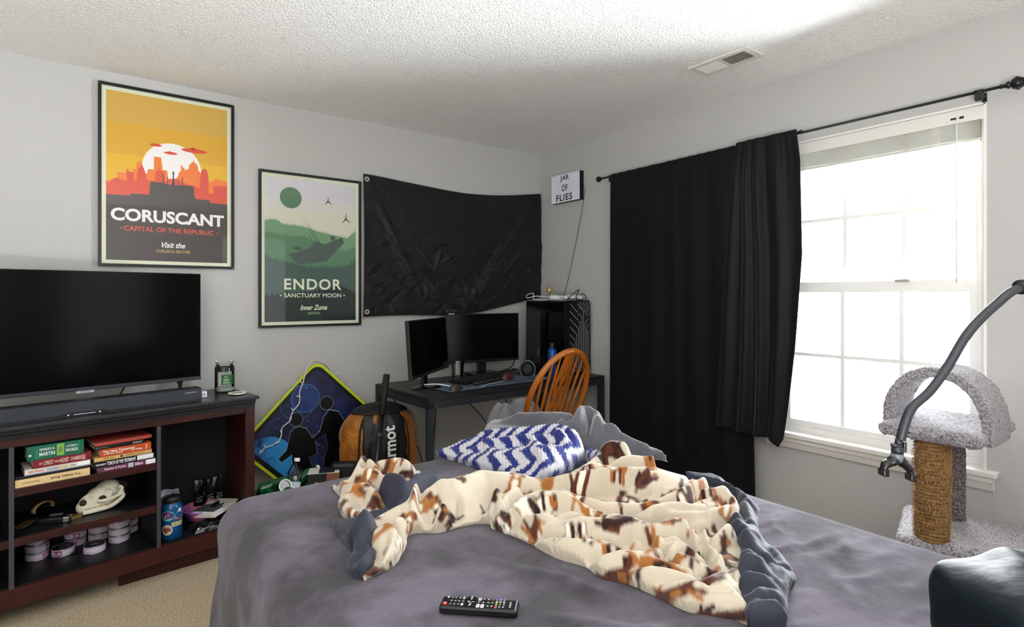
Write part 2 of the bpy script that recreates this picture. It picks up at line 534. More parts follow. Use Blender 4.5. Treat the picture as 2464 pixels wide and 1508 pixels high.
ORANGE = [(0, 0.3), (1, 0.3), (0.998, 0.535), (0.923, 0.541), (0.907, 0.551), (0.891, 0.543), (0.858, 0.523), (0.837, 0.522), (0.767, 0.567), (0.74, 0.586), (0.738, 0.607), (0.724, 0.625), (0.704, 0.634), (0.699, 0.659), (0.695, 0.636), (0.681, 0.629), (0.662, 0.614), (0.656, 0.588), (0.623, 0.577), (0.621, 0.594), (0.602, 0.592), (0.602, 0.605), (0.591, 0.608), (0.591, 0.571), (0.578, 0.561), (0.562, 0.527), (0.535, 0.513), (0.486, 0.513), (0.476, 0.562), (0.44, 0.563), (0.427, 0.638), (0.37, 0.639), (0.368, 0.56), (0.321, 0.559), (0.314, 0.53), (0.298, 0.533), (0.282, 0.572), (0.268, 0.585), (0.26, 0.608), (0.258, 0.596), (0.231, 0.592), (0.231, 0.55), (0.206, 0.549), (0.206, 0.532), (0.17, 0.532), (0.168, 0.546), (0.151, 0.545), (0.149, 0.521), (0.082, 0.52), (0.082, 0.471), (0, 0.466)]
RED = [(0, 0.2), (1, 0.2), (0.998, 0.503), (0.874, 0.497), (0.873, 0.447), (0.83, 0.444), (0.829, 0.555), (0.818, 0.588), (0.794, 0.603), (0.767, 0.584), (0.759, 0.55), (0.75, 0.473), (0.713, 0.483), (0.632, 0.495), (0.556, 0.514), (0.492, 0.51), (0.459, 0.491), (0.449, 0.552), (0.416, 0.556), (0.408, 0.593), (0.403, 0.556), (0.386, 0.551), (0.375, 0.49), (0.341, 0.488), (0.314, 0.494), (0.292, 0.556), (0.276, 0.571), (0.268, 0.595), (0.265, 0.57), (0.244, 0.553), (0.231, 0.481), (0.211, 0.479), (0.206, 0.53), (0.17, 0.528), (0.166, 0.547), (0.157, 0.525), (0.155, 0.476), (0.114, 0.477), (0.087, 0.487), (0.06, 0.482), (0.039, 0.469), (0.017, 0.448), (0, 0.466)]
DARK = [(0, 0), (1, 0), (1, 0.385), (0.845, 0.385), (0.842, 0.401), (0.723, 0.402), (0.707, 0.416), (0.699, 0.482), (0.608, 0.482), (0.607, 0.532), (0.6, 0.531), (0.599, 0.482), (0.574, 0.476), (0.573, 0.52), (0.568, 0.519), (0.567, 0.478), (0.542, 0.476), (0.533, 0.533), (0.537, 0.554), (0.53, 0.564), (0.519, 0.553), (0.524, 0.533), (0.513, 0.476), (0.482, 0.476), (0.481, 0.521), (0.476, 0.521), (0.475, 0.478), (0.451, 0.483), (0.450, 0.534), (0.443, 0.533), (0.442, 0.484), (0.341, 0.484), (0.33, 0.403), (0.184, 0.401), (0.181, 0.387), (0, 0.385)]
p.flat(Q(ORANGE), 0.0110, M, 5)
p.flat(Q(RED), 0.0112, M, 6)
p.flat(Q(DARK), 0.0114, M, 7)
for x0, x1, y, s in ((0.335, 0.434, 0.710, 0.6), (0.447, 0.562, 0.672, 0.6), (0.595, 0.818, 0.706, 1.0)):     # plain airships over the sun
    cx, hx = (x0 + x1) / 2, (x1 - x0) / 2
    p.flat([q(cx + hx * math.cos(a), y + 0.014 * s * math.sin(a)) for a in [2 * PI * k / 20 for k in range(20)]], 0.0116, M, 6)
    p.flat([q(cx - hx * .3, y + .01 * s), q(cx + hx * .1, y + .01 * s), q(cx, y + 0.02 * s), q(cx - hx * .2, y + 0.02 * s)], 0.0116, M, 6)
p.text('CORUSCANT', 0.935 * aw, 0.076 * ah, *q(0.502, 0.272), 0.0117, M, 8, bold=0.035)
p.text('CAPITAL OF THE REPUBLIC', 0.74 * aw, 0.029 * ah, *q(0.505, 0.192), 0.0117, M, 9, bold=0.012)
for x in (0.115, 0.905): p.disc(*q(x, 0.191), 0.004, 0.0117, M, 9, 12)
p.text('Visit the', 0.197 * aw, 0.034 * ah, *q(0.53, 0.101), 0.0117, M, 8, bold=0.02, shear=0.35)
p.text('CORUSCA SECTOR', 0.284 * aw, 0.017 * ah, *q(0.528, 0.062), 0.0117, M, 10, bold=0.01)
p.build('print', [pr('cream', '#d5d9bf'), pr('yellow_pale', '#c79f43'), pr('yellow_mid', '#cf9d20'), pr('yellow_deep', '#d8a80f'), pr('sun_white', '#e6e2e0'), pr('orange', '#e2711d'), pr('red', '#cf4326'), pr('charcoal', '#3e3533'), pr('title_white', '#e2e1df'), pr('title_red', '#d4523f'), pr('title_tan', '#c6a258')], t)

# poster with the green forest
t, W, H, b = poster_base('framed_poster', 'framed poster of green forest ridges under a green moon beside the black flag', 0.776, 1.392, 1.121, 2.045)
p = MB(); L = 0.033
aw, ah = 2 * (W - L), 2 * (H - L)
p.flat([(-W + b, -H + b), (W - b, -H + b), (W - b, H - b), (-W + b, H - b)], 0.0100, M, 0)
p.flat(rect(0, 1, 0, 1), 0.0102, M, 1)
p.flat(rect(0, 1, 0, 0.86), 0.0103, M, 2)
p.flat(rect(0, 1, 0, 0.78), 0.0104, M, 3)
p.disc(*q(0.27, 0.865), 0.115 * aw, 0.0105, M, 4, 40)
rng = random.Random(4)
def treeline(base, z, mi, hgt, wd):
    out = [(0, 0.0), (1, 0.0)]
    xs = [1 - k * wd for k in range(int(1 / wd) + 1)]
    def Y(x):
        for (xa, ya), (xb, yb) in zip(base, base[1:]):
            if xa <= x <= xb: return ya + (yb - ya) * (x - xa) / (xb - xa)
        return base[-1][1] if x > base[-1][0] else base[0][1]
    for x in xs:
        out.append((x, Y(x) - 0.004))
        h = hgt * rng.uniform(0.4, 1.0)
        out.append((max(0, x - wd * 0.35), Y(x) + h * 0.35)); out.append((max(0, x - wd * 0.5), Y(x) + h)); out.append((max(0, x - wd * 0.65), Y(x) + h * 0.35))
    p.flat(Q(out), z, M, mi)
treeline([(0, 0.69), (0.07, 0.705), (0.145, 0.70), (0.183, 0.675), (0.386, 0.672), (0.589, 0.638), (0.779, 0.618), (0.906, 0.605), (1, 0.66)], 0.0106, 5, 0.022, 0.021)
treeline([(0, 0.61), (0.05, 0.612), (0.21, 0.595), (0.412, 0.598), (0.59, 0.556), (0.743, 0.512), (0.907, 0.508), (1, 0.54)], 0.0108, 6, 0.03, 0.026)
# a plain grounded ship with masts among the trees
p.flat(Q([(0.24, 0.47), (0.30, 0.43), (0.36, 0.40), (0.66, 0.43), (0.86, 0.57), (0.84, 0.61), (0.64, 0.553), (0.54, 0.57), (0.47, 0.52), (0.36, 0.49)]), 0.0109, M, 7)
for a in ((0.40, 0.742, 0.555, 0.54), (0.43, 0.715, 0.585, 0.55), (0.44, 0.64, 0.525, 0.535)):
    p.flat(Q([(a[0], a[1]), (a[2], a[3]), (a[2] + 0.014, a[3])]), 0.01092, M, 7)
p.flat([q(0.34 + 0.05 * math.cos(k * PI / 8), 0.515 + 0.014 * math.sin(k * PI / 8)) for k in range(16)], 0.01092, M, 7)
p.flat([q(0.73 + 0.03 * math.cos(k * PI / 8), 0.60 + 0.018 * math.sin(k * PI / 8)) for k in range(16)], 0.01092, M, 7)
treeline([(0, 0.46), (0.086, 0.43), (0.213, 0.415), (0.365, 0.395), (0.466, 0.38), (0.643, 0.385), (0.795, 0.384), (0.934, 0.405), (1, 0.44)], 0.0110, 8, 0.045, 0.033)
treeline([(0, 0.17), (0.167, 0.19), (0.369, 0.20), (0.621, 0.215), (0.797, 0.25), (0.886, 0.24), (1, 0.20)], 0.0112, 9, 0.03, 0.05)
for cx, cy, s in ((0.676, 0.866, 0.055), (0.882, 0.748, 0.07)):     # two plain birds
    p.flat(Q([(cx - s * .1, cy), (cx, cy + s * 0.7), (cx + s * .14, cy)]), 0.0113, M, 10)
    p.flat(Q([(cx - s * .1, cy + .004), (cx - s * 0.75, cy - s * 0.55), (cx + s * .05, cy - .006)]), 0.0113, M, 10)
    p.flat(Q([(cx + s * .1, cy + .004), (cx + s * 0.95, cy - s * 0.5), (cx - s * .05, cy - .006)]), 0.0113, M, 10)
p.text('ENDOR', 0.63 * aw, 0.078 * ah, *q(0.515, 0.262), 0.0117, M, 11, bold=0.02, space=1.15)
p.text('SANCTUARY MOON', 0.63 * aw, 0.030 * ah, *q(0.512, 0.183), 0.0117, M, 11, bold=0.012)
for x in (0.165, 0.862): p.disc(*q(x, 0.183), 0.005, 0.0117, M, 11, 12)
p.text('Inner Zuma', 0.297 * aw, 0.036 * ah, *q(0.518, 0.097), 0.0117, M, 11, bold=0.02, shear=0.35)
p.text('REGION', 0.133 * aw, 0.018 * ah, *q(0.52, 0.056), 0.0117, M, 12, bold=0.01)
p.build('print', [pr('cream', '#d5d9bf'), pr('sky_top', '#c9c8cb'), pr('sky_mid', '#cdccc4'), pr('sky_low', '#cfceba'), pr('moon_green', '#4d7550'), pr('forest_light', '#6a9470'), pr('forest_mid', '#4f7a59'), pr('hull_grey', '#465450'), pr('forest_grey', '#3c544e'), pr('forest_dark', '#0e2420'), pr('bird_grey', '#3f433f'), pr('pale_green', '#dbe2c8'), pr('region_green', '#8fae8f')], t)

# black flag, tacked at its corners so that it sags
nx, nz = 300, 190
U, V = np.meshgrid(np.linspace(0, 1, nx), np.linspace(0, 1, nz))
topz = 2.094 + (2.126 - 2.094) * U - 0.055 * np.sin(PI * U) ** 1.2 * (0.6 + 0.8 * U)
botz = 1.172 + 0.125 * np.clip((U - 0.42) / 0.58, 0, 1) ** 1.5 + 0.006 * np.sin(9 * U)
Z = botz + (topz - botz) * V
X = 1.402 + (2.888 - 1.402) * U + 0.006 * np.sin(PI * V)
d = 0.012 * vnoise(U * 1.5, V * 1.2, 4, 4, 3) * (1 - 0.3 * V)
def fold(u0, v0, u1, v1, wd, a):
    global d
    du, dv = u1 - u0, v1 - v0
    tt = np.clip(((U - u0) * du + (V - v0) * dv) / (du * du + dv * dv), 0, 1)
    ds = np.hypot((U - u0 - tt * du) * 1.5, V - v0 - tt * dv)
    s = np.sign((U - u0) * dv - (V - v0) * du)
    d += a * np.exp(-(ds / wd) ** 2) * np.sin(PI * np.clip(tt, 0.0, 1)) ** 0.9
fold(0.06, 0.83, 0.30, 0.10, 0.022, 0.020); fold(0.10, 0.62, 0.24, 0.25, 0.016, 0.014)
fold(0.95, 0.93, 0.52, 0.05, 0.03, 0.022); fold(0.88, 0.72, 0.60, 0.15, 0.018, 0.016); fold(0.75, 0.62, 0.56, 0.02, 0.015, 0.014)
fold(0.95, 0.6, 0.70, 0.20, 0.02, 0.010); fold(0.30, 0.30, 0.45, 0.04, 0.014, 0.012); fold(0.45, 0.2, 0.62, 0.03, 0.014, 0.010)
for k in range(110):
    r_ = random.Random(k)
    u = r_.uniform(0.05, 0.95); v = r_.uniform(0.03, 0.62) ** 1.15
    fold(u, v, u + r_.uniform(-.10, .10), v + r_.uniform(-.16, .03), r_.uniform(0.006, 0.015), r_.uniform(-.014, .016))
d += 0.0012 * np.sign(np.sin(V * 13 * PI)) * (1 - np.exp(-((np.sin(V * 13 * PI)) / 0.3) ** 2)) * ((U > 0.45) | (V < 0.46))
star = np.zeros(U.shape, bool)
for i in range(9):                                # embroidered stars
    for j in range(11):
        if (i + j) % 2 == 0:
            cu, cv = 0.085 + 0.036 * j, 0.93 - 0.052 * i
            rr = np.hypot((U - cu) * 1.49, (V - cv) * 0.92); an = np.arctan2((V - cv) * 0.92, (U - cu) * 1.49)
            sr = 0.017 * (0.55 + 0.45 * np.cos(5 * (an - PI / 2)))
            d += 0.003 * (rr < sr); star |= rr < sr
edge = np.minimum(1, np.minimum(U / 0.03, 1)) 
Yf = YW - 0.012 - np.clip(d * edge + 0.018, 0.001, 0.075)
fl = thing('flag', 'black stars and stripes flag tacked across the corner wall above the desk', 'flag', (2.14, YW, 1.6))
g = MB(); g.grid(np.stack([X - 2.14, Yf - YW, Z - 1.6], -1)[:, ::1])
seam = (np.abs(np.sin(V * 6.5 * PI)) < 0.045) & ((U > 0.45) | (V < 0.46))
m_flag = mat('black_nylon', '#16161a', 0.58, spec=0.35, sheen=0.12, bump=(900, 0.1, 0.001), color2='#141418', cscale=5)
mk = (star | seam)[:-1, :-1].ravel().tolist(); g.m = [1 if k else 0 for k in mk]
g.build('cloth', [m_flag, mat('black_thread', '#08080a', 0.8)], fl)
g = MB(); k = int(nx * 0.045)
P = np.stack([X - 2.14, Yf - YW - 0.0015, Z - 1.6], -1)[:, :k + 1]
g.grid(P); g.build('header_band', mat('black_canvas', '#050506', 0.7), fl)
for zz in (2.062, 1.205):
    g = MB(); g.ring(0, 0, 0.008, 0.016, 0.0, wall_back(1.424 - 2.14, -0.038, zz - 1.6)); g.ring(0, 0, 0.007, 0.009, -0.003, wall_back(1.424 - 2.14, -0.038, zz - 1.6))
    g.build('grommet', mat('brass_pale', '#c9c4a6', 0.35, 0.7), fl)

# cinema light box
lb = thing('light_box', 'small light box sign with black letters beside the curtain rod', 'sign', (XW, 3.153, 2.125))
M = wall_right(0, 0, 0)
hw_, hh = 0.156, 0.106
g = MB(); g.box(-hw_, hw_, -hh, hh, 0, 0.040, M, bev=0.003); g.build('case', m_black, lb)
g = MB(); g.box(-hw_ + 0.003, hw_ - 0.003, -hh + 0.003, hh - 0.003, 0.040, 0.043, M); g.build('panel', mat('lightbox_panel', '#c9c9d8', 0.4, emit=0.10), lb)
g = MB()
for z in (-hh + 0.004, -hh / 3, hh / 3, hh - 0.004): g.box(-hw_, hw_, z - 0.0035, z + 0.0035, 0.043, 0.046, M)
for x in (-hw_ + 0.003, hw_ - 0.003): g.box(x - 0.003, x + 0.003, -hh, hh, 0.043, 0.0455, M)
g.build('letter_rail', mat('rail_white', '#e6e6ea', 0.35), lb)
g = MB()
for s_, z, w_ in (('JAR', 0.071, 0.098), ('OF', 0.0, 0.066), ('FLIES', -0.070, 0.178)): g.text(s_, w_, 0.050, -0.008 if s_ != 'FLIES' else -0.012, z, 0.0442, M, 0, bold=0.02, space=1.15)
g.build('letter_tiles', mat('letter_black', '#08080a', 0.4), lb)
g = MB(); g.box(hw_ , hw_ + 0.010, -0.012, 0.0, 0.012, 0.024, M); g.build('socket', m_black, lb)
cb = MB(); cb.tube(bez([(XW - 0.018, 2.986, 2.118), (XW - 0.016, 2.970, 2.08), (XW - 0.012, 2.995, 1.98), (XW - 0.010, 3.06, 1.75), (XW - 0.012, 3.15, 1.45), (XW - 0.03, 3.19, 1.30), (2.84, 3.20, 1.282)], 8), 0.0022, 6)
tag(cb.build('power_cable', mat('grey_cable', '#4a4743', 0.5)), 'thin grey cable hanging from the light box to the computer', 'cable')

# ------------------------------------------------------------------ television stand and everything on it
ST = T(0.689, 3.071, 0) @ RZ(10)
m_mahog = mat('mahogany', '#3a1512', 0.38, color2='#27100e', cscale=5, stretch=(1, 6, 14), crange=(0.4, 0.62), bump=(60, 0.06, 0.002))
m_top = mat('black_ash', '#2b2b2f', 0.30, color2='#222226', cscale=14, stretch=(1, 8, 8))
m_inside = mat('dark_board', '#17161a', 0.42, color2='#101013', cscale=12)
m_edge = mat('edge_grey', '#3b3a42', 0.5)
stand = thing('television_stand', 'dark mahogany open shelf television stand with black top', 'TV stand', M=ST)
g = MB(); g.box(-1.402, 0.0, 0.0, 0.392, 0.781, 0.798, bev=0.004); g.build('top', m_top, stand)
g = MB(); g.box(-1.390, -0.012, 0.012, 0.386, 0.762, 0.781, bev=0.006); g.box(-1.382, -0.016, 0.018, 0.384, 0.744, 0.762); g.build('cornice', mat('cornice_black', '#0c0b0d', 0.4), stand)
for x0 in (-0.062, -1.388):
    g = MB(); g.box(x0, x0 + 0.046, 0.020, 0.065, 0.0, 0.744, bev=0.002); g.build('post', m_mahog, stand)
for x0, x1 in ((-0.030, -0.016), (-1.384, -1.370)):
    g = MB(); g.box(x0, x1, 0.065, 0.384, 0.0, 0.744); g.build('side_panel', m_mahog, stand)
g = MB(); g.box(-1.342, -0.062, 0.024, 0.044, 0.714, 0.744, bev=0.001); g.build('top_rail', m_mahog, stand)
g = MB(); g.box(-1.342, -0.062, 0.022, 0.042, 0.085, 0.160, bev=0.001)
g.build('bottom_rail', mat('mahogany_chipped', '#3a1512', 0.38, color2='#7d6a62', cscale=55, crange=(0.76, 0.80)), stand)
g = MB(); g.box(-1.370, -0.030, 0.042, 0.384, 0.146, 0.163); g.build('bottom_shelf', m_inside, stand)
g = MB(); g.box(-1.370, -0.030, 0.372, 0.384, 0.085, 0.744); g.build('back_panel', mat('back_black', '#0d0d0f', 0.7), stand)
for x0 in (-0.957, -0.453):
    g = MB(); g.box(x0, x0 + 0.015, 0.024, 0.372, 0.160, 0.714)
    o = g.build('divider', m_inside, stand)
    e = MB(); e.box(x0 - 0.0005, x0 + 0.0155, 0.022, 0.024, 0.160, 0.714); e.build('edge_strip', m_edge, o)
for x0, x1, zs in ((-0.942, -0.453, (0.548, 0.353)), (-1.370, -0.957, (0.353,))):
    for z in zs:
        g = MB(); g.box(x0, x1, 0.040, 0.372, z - 0.032, z); o = g.build('shelf', m_inside, stand)
        e = MB(); e.box(x0, x1, 0.026, 0.040, z - 0.032, z - 0.0005, bev=0.001); e.build('shelf_front', m_mahog, o)
g = MB(); g.box(-0.585, -0.075, 0.075, 0.10, 0.0, 0.06, RZ(-4)); g.build('plinth', m_mahog, stand)
g = MB(); g.box(-1.36, -0.05, 0.30, 0.32, 0.0, 0.085); g.build('rear_plinth', m_mahog, stand)

# television
tv = thing('television', 'flat screen television standing on the dark stand', 'television', M=ST @ T(-0.687, 0.200, 0.798))
g = MB(); g.box(-0.475, 0.475, 0.0, 0.022, 0.088, 0.622, bev=0.004); g.box(-0.30, 0.30, 0.022, 0.065, 0.10, 0.42, bev=0.012)
g.build('housing', mat('tv_housing', '#0a0a0b', 0.35), tv)
g = MB(); g.box(-0.470, 0.470, -0.002, 0.0, 0.104, 0.618); g.build('screen', mat('screen_glass', '#030304', 0.14, spec=0.14), tv)
g = MB(); g.box(-0.475, 0.475, -0.004, 0.004, 0.086, 0.103, bev=0.002); o = g.build('lower_bezel', mat('bezel_gunmetal', '#3c3a42', 0.35, 0.5), tv)
g = MB(); g.box(-0.032, 0.032, -0.005, 0.004, 0.0775, 0.088); g.text('SAMSUNG', 0.040, 0.0055, 0, 0.083, -0.0052, frame((0, 0, 0), (1, 0, 0), (0, 0, 1), (0, 1, 0)), 1)
g.build('logo_plate', [mat('logo_silver', '#b9bcc4', 0.3, 0.6), m_black], tv)
for x in (-0.38, 0.385):
    g = MB()
    g.tube([(x, 0.010, 0.095), (x - 0.022, -0.052, 0.006)], [0.010, 0.007], 8); g.tube([(x, 0.010, 0.095), (x + 0.016, 0.085, 0.006)], [0.010, 0.007], 8)
    g.box(x - 0.016, x + 0.010, 0.0, 0.02, 0.075, 0.10, bev=0.004)
    g.build('foot', m_black, tv)
g = MB(); g.tube(bez([(0.16, 0.03, 0.10), (0.145, 0.035, 0.06), (0.115, 0.04, 0.004)], 6), 0.004, 6); g.build('power_cord', m_black, tv)

sb = thing('soundbar', 'long dark grey fabric soundbar in front of the television', 'soundbar', M=ST @ T(-0.685, 0.100, 0.798))
g = MB()
prof = [(-0.036, 0.004), (-0.040, 0.012), (-0.036, 0.052), (-0.030, 0.060), (0.034, 0.060), (0.040, 0.052), (0.040, 0.004)]
n = len(prof)
g.add([(-0.433, a, b) for a, b in prof] + [(0.433, a, b) for a, b in prof], [tuple(range(n))[::-1], tuple(range(n, 2 * n))] + [((i + 1) % n, i, i + n, (i + 1) % n + n)[::-1] for i in range(n)])
g.build('cabinet', mat('soundbar_fabric', '#33363d', 0.85, bump=(900, 0.2, 0.001), color2='#2b2e34', cscale=200), sb)
g = MB(); g.box(-0.434, 0.434, -0.031, 0.036, 0.0595, 0.064, bev=0.002); g.build('top_strip', mat('strip_black', '#0f1215', 0.4), sb)
g = MB(); g.box(-0.43, 0.43, -0.037, 0.038, 0.0, 0.006); g.build('base_strip', m_black, sb)
MS = frame((0, -0.0405, 0), (1, 0, 0), (0, 0, 1), (0, -1, 0))
g = MB(); g.flat([(-0.115, 0.002), (0.055, 0.002), (0.040, 0.018), (-0.098, 0.018)], 0.0012, MS, 0)
for x in (-0.083, 0.026): g.disc(x, 0.010, 0.0032, 0.0016, MS, 1, 12)
g.box(-0.065, 0.010, 0.0086, 0.0106, 0.0014, 0.0018, MS, 1)
g.build('control_panel', [m_black, mat('icon_white', '#e8e8ee', 0.4)], sb)
g = MB(); g.text('SAMSUNG', 0.050, 0.0062, 0.385, 0.046, 0.0040, MS @ RX(-8), 0, bold=0.02); g.build('logo', mat('logo_pale', '#9aa0aa', 0.4), sb)

# candle jar, lid, small box
jar = thing('candle_jar', 'burnt glass candle jar with green label on the stand top', 'candle', M=ST @ T(-0.082, 0.245, 0.798))
g = MB(); g.lathe([(0.0, 0.0), (0.043, 0.0), (0.048, 0.006), (0.048, 0.125), (0.046, 0.136), (0.0405, 0.143), (0.0405, 0.150), (0.0435, 0.153), (0.0435, 0.163)], 40, caps=False)
g.build('glass', glass_mat('jar_glass', '#f2f6f4', 0.10), jar)
g = MB(); g.lathe([(0.0, 0.009), (0.0445, 0.009), (0.0448, 0.024), (0.0, 0.022)], 32, caps=False); g.build('wax', mat('wax', '#c9d0ca', 0.4), jar)
g = MB(); g.lathe([(0.0470, 0.112), (0.0470, 0.125), (0.0450, 0.134)], 40, caps=False); g.build('soot', mat('soot', '#0c0b0a', 0.8, color2='#3b352e', cscale=30, crange=(0.45, 0.8)), jar)
g = MB()
arc = [(-128 + 7.5 * k) for k in range(11)]
P = np.array([[(0.0485 * math.cos(R(a)), 0.0485 * math.sin(R(a)), z) for a in arc] for z in (0.046, 0.096)])
g.grid(P); g.build('label', mat('label_green', '#145a22', 0.5, color2='#0d3f18', cscale=40), jar)
g = MB()
for z, a0, a1 in ((0.084, -112, -92), (0.072, -116, -86), (0.064, -116, -86), (0.053, -120, -78)):
    g.grid(np.array([[(0.0488 * math.cos(R(a)), 0.0488 * math.sin(R(a)), zz) for a in np.linspace(a0, a1, 6)] for zz in (z, z + 0.003)]))
g.build('label_text', mat('label_pale', '#c9d8c2', 0.5), jar)

lid = thing('candle_lid', 'pale round lid lying in front of the candle jar', 'dish', M=ST @ T(-0.066, 0.118, 0.798) @ RZ(15))  # lid of the candle jar, set down in front of it
g = MB(); g.lathe([(0.0, 0.003), (0.028, 0.003), (0.040, 0.004), (0.0445, 0.007), (0.044, 0.011), (0.040, 0.012), (0.030, 0.008), (0.0, 0.007)], 36, caps=False)
g.build('disc', mat('lid_white', '#d7d2cc', 0.35), lid)
g = MB(); g.ring(0, 0, 0.012, 0.024, 0.0095); g.build('centre_ring', mat('lid_tan', '#a28d74', 0.5), lid)
g = MB(); g.tube([(0.030, 0.01, 0.010), (0.062, 0.022, 0.009)], 0.003, 6); g.tube([(0.034, 0.0, 0.010), (0.064, 0.010, 0.008)], 0.003, 6); g.build('tab', mat('lid_white', '#d7d2cc'), lid)
g = MB(); g.box(-0.016, 0.016, -0.018, 0.018, 0, 0.030, bev=0.003)
g.build('casing', mat('white_plastic', '#e4e2ea', 0.35), o_ := thing('adapter_box', 'small white plastic box at the right end of the soundbar', 'adapter', M=ST @ T(-0.214, 0.170, 0.798)))
g = MB(); g.box(-0.010, 0.010, -0.0186, -0.0176, 0.010, 0.020); g.build('port', mat('port_grey', '#a7a6b0', 0.5), o_)

# books
def book(x0, x1, z0, z1, dep, col, label, texts=(), yf=0.034, rot=0.0, extra=(), pages='#cfc5ae', flip=False, group=None):
    cx = (x0 + x1) / 2
    t = thing('book', label, 'book', M=ST @ T(cx, yf, z0) @ RZ(rot), group=group)
    h, hw = z1 - z0, (x1 - x0) / 2
    c = MB(); tk = min(0.0022, h * 0.16)
    c.box(-hw, hw, 0.0, 0.003, 0.0, h, bev=0.0012); c.box(-hw, hw, 0.001, dep, 0.0, tk); c.box(-hw, hw, 0.001, dep, h - tk, h)
    mats = [mat('cover_' + col.strip('#'), col, 0.42)]
    MF = frame((0, -0.0003, h / 2), (1, 0, 0), (0, 0, 1), (0, -1, 0))
    if flip: MF = MF @ RZ(180)
    for (a0, a1, b0, b1, hc) in extra:
        mats.append(mat('spine_' + hc.strip('#'), hc, 0.5)); c.add([(a0 * hw, b0 * h / 2, 0.0001), (a1 * hw, b0 * h / 2, 0.0001), (a1 * hw, b1 * h / 2, 0.0001), (a0 * hw, b1 * h / 2, 0.0001)], [(0, 1, 2, 3)], MF, len(mats) - 1)
    for (s_, a, b, w_, hh, hc) in texts:
        mats.append(mat('spine_' + hc.strip('#'), hc, 0.5)); c.text(s_, w_ * 2 * hw, hh * h, a * hw, b * h / 2, 0.0003, MF, len(mats) - 1, bold=0.02)
    c.build('cover', mats, t)
    p = MB(); p.box(-hw + 0.003, hw - 0.003, 0.003, dep - 0.004, tk, h - tk); p.build('pages', mat('pages_' + pages.strip('#'), pages, 0.9), t)
    return t
G = 'books stacked on the upper shelf'
book(-0.938, -0.698, 0.548, 0.579, 0.17, '#dcbd8c', 'thick tan hardback at the bottom of the left book stack', [('The Poetry Book', -0.32, -0.1, 0.42, 0.42, '#4c3a26'), ('Illustrated', 0.6, 0.05, 0.22, 0.24, '#8a6f4a')], flip=True, group=G)
book(-0.936, -0.700, 0.5795, 0.590, 0.16, '#14161f', 'thin navy book directly on top of the tan hardback', yf=0.038, group=G)
book(-0.909, -0.697, 0.5905, 0.614, 0.15, '#ddd9d2', 'white book with red, blue and yellow lettering in the left stack',
     [('DIRECTIONALLY', -0.66, 0.06, 0.24, 0.36, '#c9501f'), ('CHALLENGED', -0.19, 0.06, 0.17, 0.42, '#2d6aa3'), ('BOOKS', 0.15, 0.06, 0.15, 0.5, '#d9a81f'), ('SANDERS', 0.43, 0.06, 0.09, 0.26, '#444444')], extra=[(-1, 1, -1, -0.62, '#8f93a8'), (0.58, 0.97, -0.45, 0.7, '#f0eff2')], yf=0.034, rot=-0.6, group=G)
book(-0.884, -0.694, 0.6145, 0.647, 0.13, '#7a1a28', 'maroon book with pale lettering under the green book',
     [('MY', -0.74, 0, 0.06, 0.28, '#d8b9a6'), ('UTMOST', -0.49, 0, 0.16, 0.55, '#d8b9a6'), ('FOR HIS', -0.2, 0, 0.09, 0.3, '#d8b9a6'), ('HIGHEST', 0.05, 0, 0.15, 0.55, '#d8b9a6'), ('CHAMBERS', 0.46, 0, 0.2, 0.5, '#d8b9a6'), ('365', 0.72, 0.0, 0.06, 0.66, '#d8b9a6')], yf=0.030, rot=0.5, group=G)
book(-0.902, -0.720, 0.6475, 0.704, 0.12, '#17614a', 'thick green paperback on top of the left book stack',
     [('GEORGE R. R.', -0.32, 0.40, 0.27, 0.17, '#dfe6df'), ('MARTIN', -0.32, -0.26, 0.27, 0.26, '#dfe6df'), ('A STORM OF', 0.55, 0.36, 0.2, 0.15, '#dfe6df'), ('SWORDS', 0.55, -0.22, 0.22, 0.22, '#dfe6df')],
     extra=[(-0.95, -0.86, -0.35, -0.12, '#eef2ee'), (-0.72, -0.66, -0.85, 0.5, '#2e7a60'), (0.02, 0.28, -0.8, 0.86, '#7fb04a'), (0.06, 0.22, -0.3, 0.4, '#d9c9a3'), (0.80, 0.82, -0.9, 0.9, '#3f9474'), (-0.65, -0.64, -0.9, 0.9, '#3f9474')], yf=0.030, rot=-0.8, group=G)
book(-0.672, -0.456, 0.548, 0.570, 0.14, '#66324f', 'purple paperback at the bottom of the right book stack', [('Passion & Purity', -0.42, 0, 0.36, 0.5, '#e6dbe2'), ('Elliot', 0.4, 0, 0.14, 0.5, '#e6dbe2')], extra=[(0.02, 0.2, -0.9, 0.9, '#b6b2c2'), (0.64, 0.99, -0.9, 0.9, '#e4e2e2')], yf=0.030, group=G)
book(-0.690, -0.458, 0.5705, 0.596, 0.15, '#0d0c0e', 'black book with bold white lettering in the right stack', [('KENNEDY', -0.74, -0.05, 0.16, 0.3, '#dddddd'), ('TORCH OF THE TESTIMONY', -0.1, 0, 0.46, 0.6, '#ececec')], extra=[(0.40, 0.94, -0.7, 0.9, '#dcdadc')], yf=0.032, group=G)
book(-0.684, -0.470, 0.5965, 0.613, 0.13, '#cfa565', 'slim tan paperback under the orange book', [('INDIA', -0.5, 0, 0.18, 0.42, '#80653a'), ('ELISABETH ELLIOT', 0.4, 0, 0.34, 0.4, '#80653a')], extra=[(-0.12, -0.04, -0.5, 0.5, '#2a2118')], yf=0.034, rot=0.5, group=G)
book(-0.664, -0.474, 0.6135, 0.646, 0.13, '#b94a24', 'orange paperback with white lettering in the right stack', [('The New Testament', -0.28, 0.32, 0.62, 0.34, '#f0e4da'), ('in Modern English', -0.5, -0.34, 0.36, 0.24, '#f0e4da'), ('J.B. Phillips', 0.42, -0.3, 0.22, 0.26, '#f0e4da')], extra=[(0.76, 0.84, -0.6, 0.7, '#d98b68')], yf=0.030, rot=-0.4, group=G)
